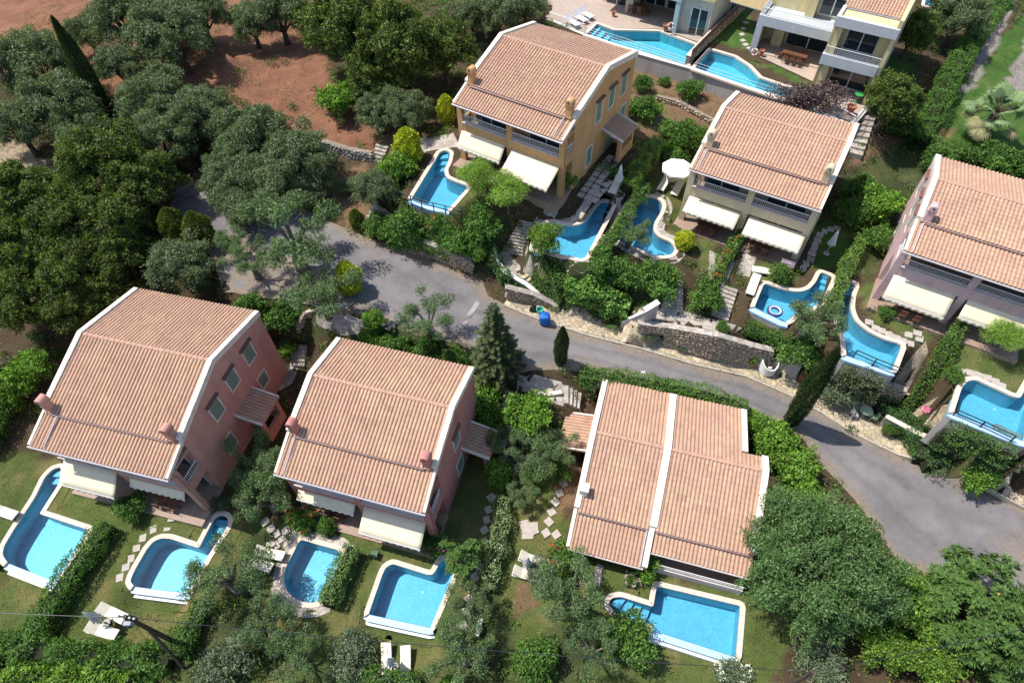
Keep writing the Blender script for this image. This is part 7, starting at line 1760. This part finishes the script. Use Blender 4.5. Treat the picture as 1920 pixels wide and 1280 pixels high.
for kind, u, v, rp, lb in [
 ('laurel',632,192,34,'bright laurel on the red slope'),('laurel',745,318,30,'bright shrub beside the lagoon pool'),('laurel',992,778,44,'bright fig-like shrub beside the shaded path'),('laurel',905,745,38,'bright shrub at the back corner of the rose red house'),('laurel',920,795,28,'shrub in shade beside the rose red porch'),('laurel',935,885,26,'bright shrub by the short rendered wall'),
 ('laurel',1412,792,24,'bright shrub at the back corner of the low house'),('laurel',1452,830,38,'bright shrub behind the low house right parapet'),('laurel',1490,880,40,'bright shrub beside the road above the huge olive'),('laurel',1505,930,34,'shrub between the road and the huge olive'),('laurel',1210,1062,24,'bright shrub before the low house veranda'),('laurel',1890,850,34,'bright shrub at the right edge below the pool'),('laurel',1650,385,36,'bright shrub right of the cream house'),('laurel',1063,338,18,'climber on the front corner of the ochre house'),('laurel',1225,208,16,'lime leaved shrub on the bare slope'),('laurel',1880,600,14,'small shrub at the lilac house patio'),
 ('laurel',60,690,34,'bright shrub left of the salmon house roof'),('laurel',20,735,36,'bright shrub at the left edge by the salmon house'),('laurel',540,655,16,'round lime shrub beside the pale steps'),('laurel',700,600,20,'bright shrub left of the scooter'),('laurel',695,632,20,'lime shrub at the back of the rose red roof'),('laurel',850,1300,30,'shrub at the bottom edge below the garden wall end'),
 ('bush',1000,895,18,'small shrub on the lawn left of the low house'),('greybush',965,865,22,'grey shrub by the short rendered wall'),('bush',1055,890,16,'shrub at the foot of the low house wall'),('bush',1040,1000,0,''),
 ('bush',470,575,28,'dark shrub behind the salmon roof corner'),('bush',512,592,30,'dense shrub between the planter and the salmon roof'),('bush',745,650,26,'shrub behind the rose red roof, left'),('bush',800,662,28,'shrub behind the rose red roof, middle'),('bush',858,672,26,'shrub behind the rose red roof, right'),
 ('bush',1175,1192,44,'dark round shrub at the shallow end of the wide pool'),('bush',1000,1240,40,'dark shrub at the bottom edge left of the pruned olive'),('bush',1320,555,28,'round dark shrub between the two garden stairs'),('bush',1290,170,22,'young shrub behind the ochre house'),('bush',1207,158,17,'round shrub under the long retaining wall'),('bush',1245,152,10,'small shrub under the long retaining wall'),
 ('bush',1205,205,24,'dark shrub in the shade of the ochre house'),('bush',1300,262,24,'leafy shrub left of the cream roof'),('bush',1270,245,28,'wispy shrub between ochre and cream houses'),('bush',1262,290,24,'low shrub above the open parasol'),('bush',1600,400,30,'dark shrub at the right wall of the cream house'),('bush',1610,350,26,'shaded shrub behind the cream house'),('bush',1640,450,26,'shrub between the cream and lilac houses'),
 ('bush',1462,512,20,'clipped box shrub at the end of the cream patio'),('bush',1490,655,34,'leafy shrub above the stucco block'),('bush',1660,585,14,'clipped box with a blue cloth before the lilac house'),('bush',1790,705,16,'small clipped shrub on the right-edge lawn'),('bush',1390,690,0,'') ,
 ('bush',245,945,26,'dark shrub at the end of the first hedge'),('bush',820,420,22,'rose bush beside the lagoon railing'),('bush',760,425,36,'dark shrub on the bank below the lagoon pool'),('bush',715,425,26,'rounded shrub beside the white steps'),('bush',850,450,30,'mixed shrub on the bank above the dry stone wall'),('bush',905,425,34,'mixed shrub left of the grey stairs'),('bush',895,465,26,'green shrub at the end of the dry stone wall'),('bush',1128,492,26,'dark shrub between the curved pools'),('bush',1168,515,30,'dark shrub below the bean-shaped pool'),('bush',1225,530,40,'big dark shrub with red flowers left of the garden stairs'),
 ('bush',1700,240,30,'dark shrub beside the right lawn'),('bush',1760,300,26,'dark shrub behind the lilac roof'),('bush',1850,300,34,'shrub at the edge of the right lawn'),('bush',1910,310,30,'shrub at the right edge behind the lilac roof'),
 ('greybush',1010,1075,28,'grey green shrub over the half hidden lounger'),('greybush',1120,712,22,'silvery shrub at the back corner of the low house'),('greybush',1590,690,38,'grey leaved vine over the weir corner'),('greybush',1065,1020,0,''),('greybush',425,1235,48,'grey green shrub at the bottom edge right of the pole'),('greybush',1370,1262,30,'white flowering shrub at the bottom edge'),('greybush',1270,905,0,''),('greybush',660,1240,44,'grey green shrub at the bottom edge left of the loungers'),('greybush',1540,1250,44,'grey green shrub at the bottom edge by the weathered pole'),('greybush',1450,850,0,''),('greybush',410,945,16,'small grey shrub at the corner of the salmon house')]:
    if rp: plant(kind, u, v, rp, lb, flowers={820: ((.62,.03,.06), 16), 1215: ((.60,.04,.03), 18), 1370: ((.75,.75,.70), 60), 1062: None}.get(u))
plant('bush', 1062, 1048, 30, 'rose bush with red blooms at the left corner of the low house', flowers=((.60,.03,.05), 22)); plant('bush', 805, 1012, 24, 'magenta flowering shrub under the long cream awning', flowers=((.35,.03,.30), 60)); plant('bush', 570, 975, 24, 'red flowering shrub beside the rose red house corner', flowers=((.62,.04,.02), 22))
plant('bush', 610, 985, 18, 'small shrub before the rose red patio'); plant('bush', 1185, 1085, 12, 'pale flowering border shrub by the wide pool', flowers=((.5,.35,.42), 40))
# potted plants
for uv, r_, hh, kd, lb in [((1211,643),.22,.35,'greybush','potted cactus beside the left niche'),((1273,658),.2,.3,'greybush','white flowering pot beside the right niche'),((1407,684),.26,.4,'laurel','leafy potted shrub left of the white round planter'),((1352,624),.26,.45,'bush','rusty pot on top of the niche wall'),((1659,813),.28,.45,'bush','red geranium pot by the low ivy wall')]:
    R = pot(uv, r_, hh, lb); cm = VEG[kd][0][0]; o = obj('plant', cm, R); o.scale = (.42,.42,.5); o.location = (0,0,hh*.8)
# ------------------------------------------------------------------ hedges and climbers
hedge([(215,990),(165,1060),(120,1130),(80,1195)], [1.1,1.3,1.4,1.5], [1.3,1.5,1.6,1.6], 'long clipped hedge between the first and second pool')
hedge([(668,1035),(645,1080),(618,1140)], [1.1,1.1,1.0], 1.5, 'clipped pale green hedge between the round and square pools', (.10,.17,.05), ((.18,.26,.10), .35))
hedge([(942,945),(940,1000),(925,1060),(915,1110)], [.9,1.0,1.1,1.0], [1.3,1.4,1.3,1.0], 'variegated silvery hedge in the middle garden', (.10,.16,.05), ((.30,.36,.22), .42))
hedge([(-30,1230),(60,1222),(160,1240),(250,1245),(330,1240)], 1.6, [1.4,1.5,1.3,1.5,1.3], 'broad green hedge along the bottom left edge', L=.24, Wd=.07, rough=.42)
hedge([(-40,1290),(100,1285),(260,1290)], 1.6, 1.5, 'lime green hedge cut by the bottom left edge', (.10,.18,.03), ((.17,.26,.04), .4), L=.2, Wd=.1, rough=.42)
hedge([(345,1235),(370,1180),(380,1130)], [1.3,1.2,.9], [1.3,1.2,.9], 'loose hedge right of the utility pole')
hedge([(640,1290),(720,1282),(790,1290)], 1.4, [1.2,1.2,1.0], 'green hedge cut by the bottom edge below the loungers')
hedge([(-20,690),(-10,770),(0,830)], 1.6, 1.8, 'tall hedge at the left edge beside the salmon house'); hedge([(45,735),(10,800),(-20,860)], 1.2, 1.4, 'hedge along the left garden boundary', seed=3)
hedge([(1085,712),(1160,722),(1240,736),(1320,755),(1395,778)], [1.1,1.2,1.2,1.2,1.1], [1.2,1.4,1.4,1.4,1.2], 'long bright hedge between the road and the low house', (.065,.13,.03), ((.12,.22,.04), .35))
hedge([(1425,800),(1450,860),(1475,905)], 1.0, [1.2,1.4,1.3], 'hedge along the right side of the low house')
hedge([(1172,368),(1200,325),(1232,280)], [.9,1.1,1.0], [1.2,1.5,1.3], 'bright bamboo-like hedge beside the closed parasol of the ochre house', (.085,.15,.03), ((.16,.26,.05), .4), L=.18, Wd=.05)
hedge([(1210,352),(1178,402),(1148,447),(1120,488)], [.8,.9,.9,1.0], [.7,.7,.7,.7], 'hedge between the two upper curved pools', zpx=12.0)
hedge([(1385,450),(1355,500),(1330,545)], [.7,.8,.9], [1.3,1.3,1.2], 'bright hedge with red flowers on the cream house garden divide', (.07,.14,.03), ((.14,.23,.045), .35), flowers=((.65,.05,.03), 14))
hedge([(1600,470),(1575,530),(1552,590)], [.7,.8,.8], [1.5,1.6,1.5], 'climber-covered divide between the two lower curved pools', (.085,.15,.035), ((.15,.24,.05), .4))
hedge([(1790,620),(1765,665),(1740,705),(1715,755)], [.8,.9,.9,.8], [1.4,1.5,1.5,1.3], 'clipped hedge between the long curved pool and the lilac lawn', (.07,.135,.03))
hedge([(1880,5),(1815,90),(1770,165),(1740,230),(1720,280)], [1.6,1.6,1.7,1.7,1.4], [1.6,1.6,1.7,1.7,1.4], 'long leafy hedge along the right lawn')
hedge([(1740,285),(1800,300),(1870,318)], 1.5, 1.2, 'low hedge behind the lilac roof', seed=2)
hedge([(918,470),(925,505),(950,535),(985,558)], [.7,.9,.8,.5], [1.3,1.2,1.0,.8], 'ivy cascading over the curved white wall', (.05,.105,.03), ((.09,.17,.045), .3), name='ivy', cat='ivy', rough=.25)
hedge([(1060,552),(1100,568),(1150,582),(1178,590)], [1.5,1.9,1.9,1.4], [1.5,1.8,1.7,1.3], 'broad bright vine on a pergola above the road', (.10,.20,.045), ((.17,.29,.07), .4), L=.2, Wd=.16, dens=150, name='vine', cat='vine', rough=.3)
hedge([(1635,772),(1672,782),(1722,800),(1772,828),(1818,858)], [1.8,2.0,2.0,1.8,1.3], [1.2,1.4,1.4,1.3,1.1], 'ivy covered bank above the low cream wall', (.05,.105,.035), ((.09,.17,.05), .3), name='ivy', cat='ivy', rough=.3)
hedge([(1395,618),(1440,632),(1480,645)], [.8,.9,.9], [.9,1.0,.9], 'clipped hedge under the weir of the swim ring pool')
def weir_creeper(k, label, hs, base, tip, out=.75, w=.75):
    zr = POOLS[k][0]; a = at(*WEIRS[k][0], zr); b = at(*WEIRS[k][1], zr); d = (b-a).normalized(); c = Vector((*[sum(q[i] for q in POOLW[k])/len(POOLW[k]) for i in (0, 1)], zr)); nn = Vector((d.y, -d.x, 0)); nn = -nn if (c-a).dot(nn) > 0 else nn
    pts = [a.lerp(b, t)+nn*out for t in (0.02, .35, .7, .98)]
    hedge([(0, 0)], [w, w*1.15, w*.9, w], hs, label, base, tip, zpx=zr-2.75, wpts=pts, rough=.34, name='creeper', cat='climber', seed=len(label), dens=230)
weir_creeper('pf', 'creeper climbing the wall under the right-edge pool', [2.3,2.6,2.2,2.5], (.06,.115,.035), ((.11,.18,.05), .3))
weir_creeper('pe', 'dusty creeper climbing the wall under the long curved pool', [2.0,2.3,2.4,2.1], (.085,.115,.06), ((.15,.16,.10), .3))
hedge([(1662,806),(1720,832),(1790,866),(1842,892)], [.7,.8,.8,.7], [1.3,1.35,1.3,1.1], 'ivy hanging over the low cream wall', (.05,.105,.035), ((.09,.17,.05), .3), name='ivy', cat='ivy', rough=.3, seed=9)
hedge([(1000,510),(1060,530),(1110,545)], [1.0,1.0,1.0], [.9,.9,.9], 'shrub border at the foot of the curved pool', seed=5)
hedge([(745,462),(800,470),(860,490)], [.8,.7,.6], [.7,.7,.6], 'trailing greenery on top of the dry stone wall', seed=6)

hedge([(735,450),(790,452),(850,478)], [2.0,2.2,1.8], [.6,.7,.6], 'mixed ground cover on the bank under the lagoon pool', seed=11, rough=.3, name='ground_cover', cat='ground cover')
hedge([(1020,520),(1080,520),(1140,530)], [1.6,1.8,1.6], [.9,1.0,.9], 'dark mixed planting below the curved pool', seed=12, rough=.3, name='ground_cover', cat='ground cover')
# ------------------------------------------------------------------ lawn blades and weeds
def ground_plants():
    r = rnd(900); n = 420000
    X = r.uniform(-58, 62, n); Y = r.uniform(3, 82, n)
    dep = np.abs(X) < (Y*.79+28*.95)*.92
    X, Y = X[dep], Y[dep]
    m = np.ones(len(X), bool)
    for P in COVERED + list(FOOT.values()) + [offset(q, .45) for q in POOLW.values()] + [_dk]:
        a = np.asarray(P); bb = (X > a[:, 0].min()-.1) & (X < a[:, 0].max()+.1) & (Y > a[:, 1].min()-.1) & (Y < a[:, 1].max()+.1)
        ii = np.where(bb & m)[0]; m[ii[inside(P, X[ii], Y[ii])]] = False
    X, Y = X[m], Y[m]
    jx = np.clip(((X+70)/.5).astype(int)+10, 0, nx-1); iy = np.clip((Y/.5).astype(int)+9, 0, ny-1)
    C = GCOL.reshape(ny, nx, 3)[iy, jx]; g = C[:, 1] > C[:, 0]*1.02
    keep = g | (r.random(len(X)) < .33); X, Y, C, g = X[keep], Y[keep], C[keep], g[keep]
    Z = np.array([h(x, y) for x, y in zip(X, Y)])
    up = np.tile([0, 0, 1.], (len(X), 1))
    ig = np.where(g)[0]; P = np.stack([X, Y, Z], 1)
    V, F, K = leaf_arrays(P[ig], up[ig]*.3, .13, .035, C[ig]*1.15*np.clip(1+r.normal(0, .3, (len(ig), 1)), .5, 1.8), r, .2, .9, .6)
    stuff(obj('lawn_grass', np_mesh('lawn_grass', V, F, LEAF, K)))
    iw = np.where(~g)[0]; nz = np.array([mnoise.noise(Vector((X[i]*.6, Y[i]*.6, 5.5))) for i in iw]); 
    iw = iw[nz > -.05]; k = len(iw); Pw = np.repeat(P[iw], 2, 0)+r.normal(0, .06, (k*2, 3))*np.array([1, 1, .3])+np.array([0, 0, .03])
    col = np.where(r.random((k*2, 1)) < .45, np.array([[.08,.115,.03]]), np.array([[.24,.17,.09]]))*np.clip(1+r.normal(0, .3, (k*2, 1)), .4, 1.8)
    V, F, K = leaf_arrays(Pw, np.tile([0, 0, 1.], (k*2, 1)), .15, .05, col, r, .4, .3, .8)
    stuff(obj('weeds', np_mesh('weeds', V, F, LEAF, K)))
ground_plants()

def undergrowth():
    r = rnd(950); n = 11000
    X = r.uniform(-58, 60, n); Y = r.uniform(5, 76, n); m = np.abs(X) < (Y*.79+27)*.92
    for P in COVERED + list(FOOT.values()) + [offset(q, .9) for q in POOLW.values()] + [_dk]: m &= ~inside(P, X, Y)
    X, Y = X[m], Y[m]
    jx = np.clip(((X+70)/.5).astype(int)+10, 0, nx-1); iy = np.clip((Y/.5).astype(int)+9, 0, ny-1); C = GCOL.reshape(ny, nx, 3)[iy, jx]
    dark = ((C[:, 0] < .115) & (C[:, 1] < C[:, 0]*1.0)) | (C[:, 1] < .108) & (C[:, 0] < .085); soil = (C[:, 0] >= .115) & (C[:, 1] < C[:, 0]*.9)
    nz = np.array([mnoise.noise(Vector((x*.35, y*.35, 1.5))) for x, y in zip(X, Y)])
    k = (dark & (nz > -.25)) | (soil & (nz > .18) & (r.random(len(X)) < .3)); parts = []
    pal = [(.055,.115,.026), (.085,.165,.03), (.09,.12,.06), (.06,.09,.025), (.13,.17,.04)]
    for x, y in zip(X[k], Y[k]):
        q = r.uniform(.16, .5); z = h(x, y); B = [(x+r.normal(0, q*.5), y+r.normal(0, q*.5), z+q*.35, q, q, q*.75) for _ in range(2)]
        parts.append(blob_leaves(B, 430, .17, .085, pal[int(r.integers(5))], r, low=-.1))
    V, F, K = merge(parts); stuff(obj('undergrowth', np_mesh('undergrowth', V, F, LEAF, K)))
undergrowth()
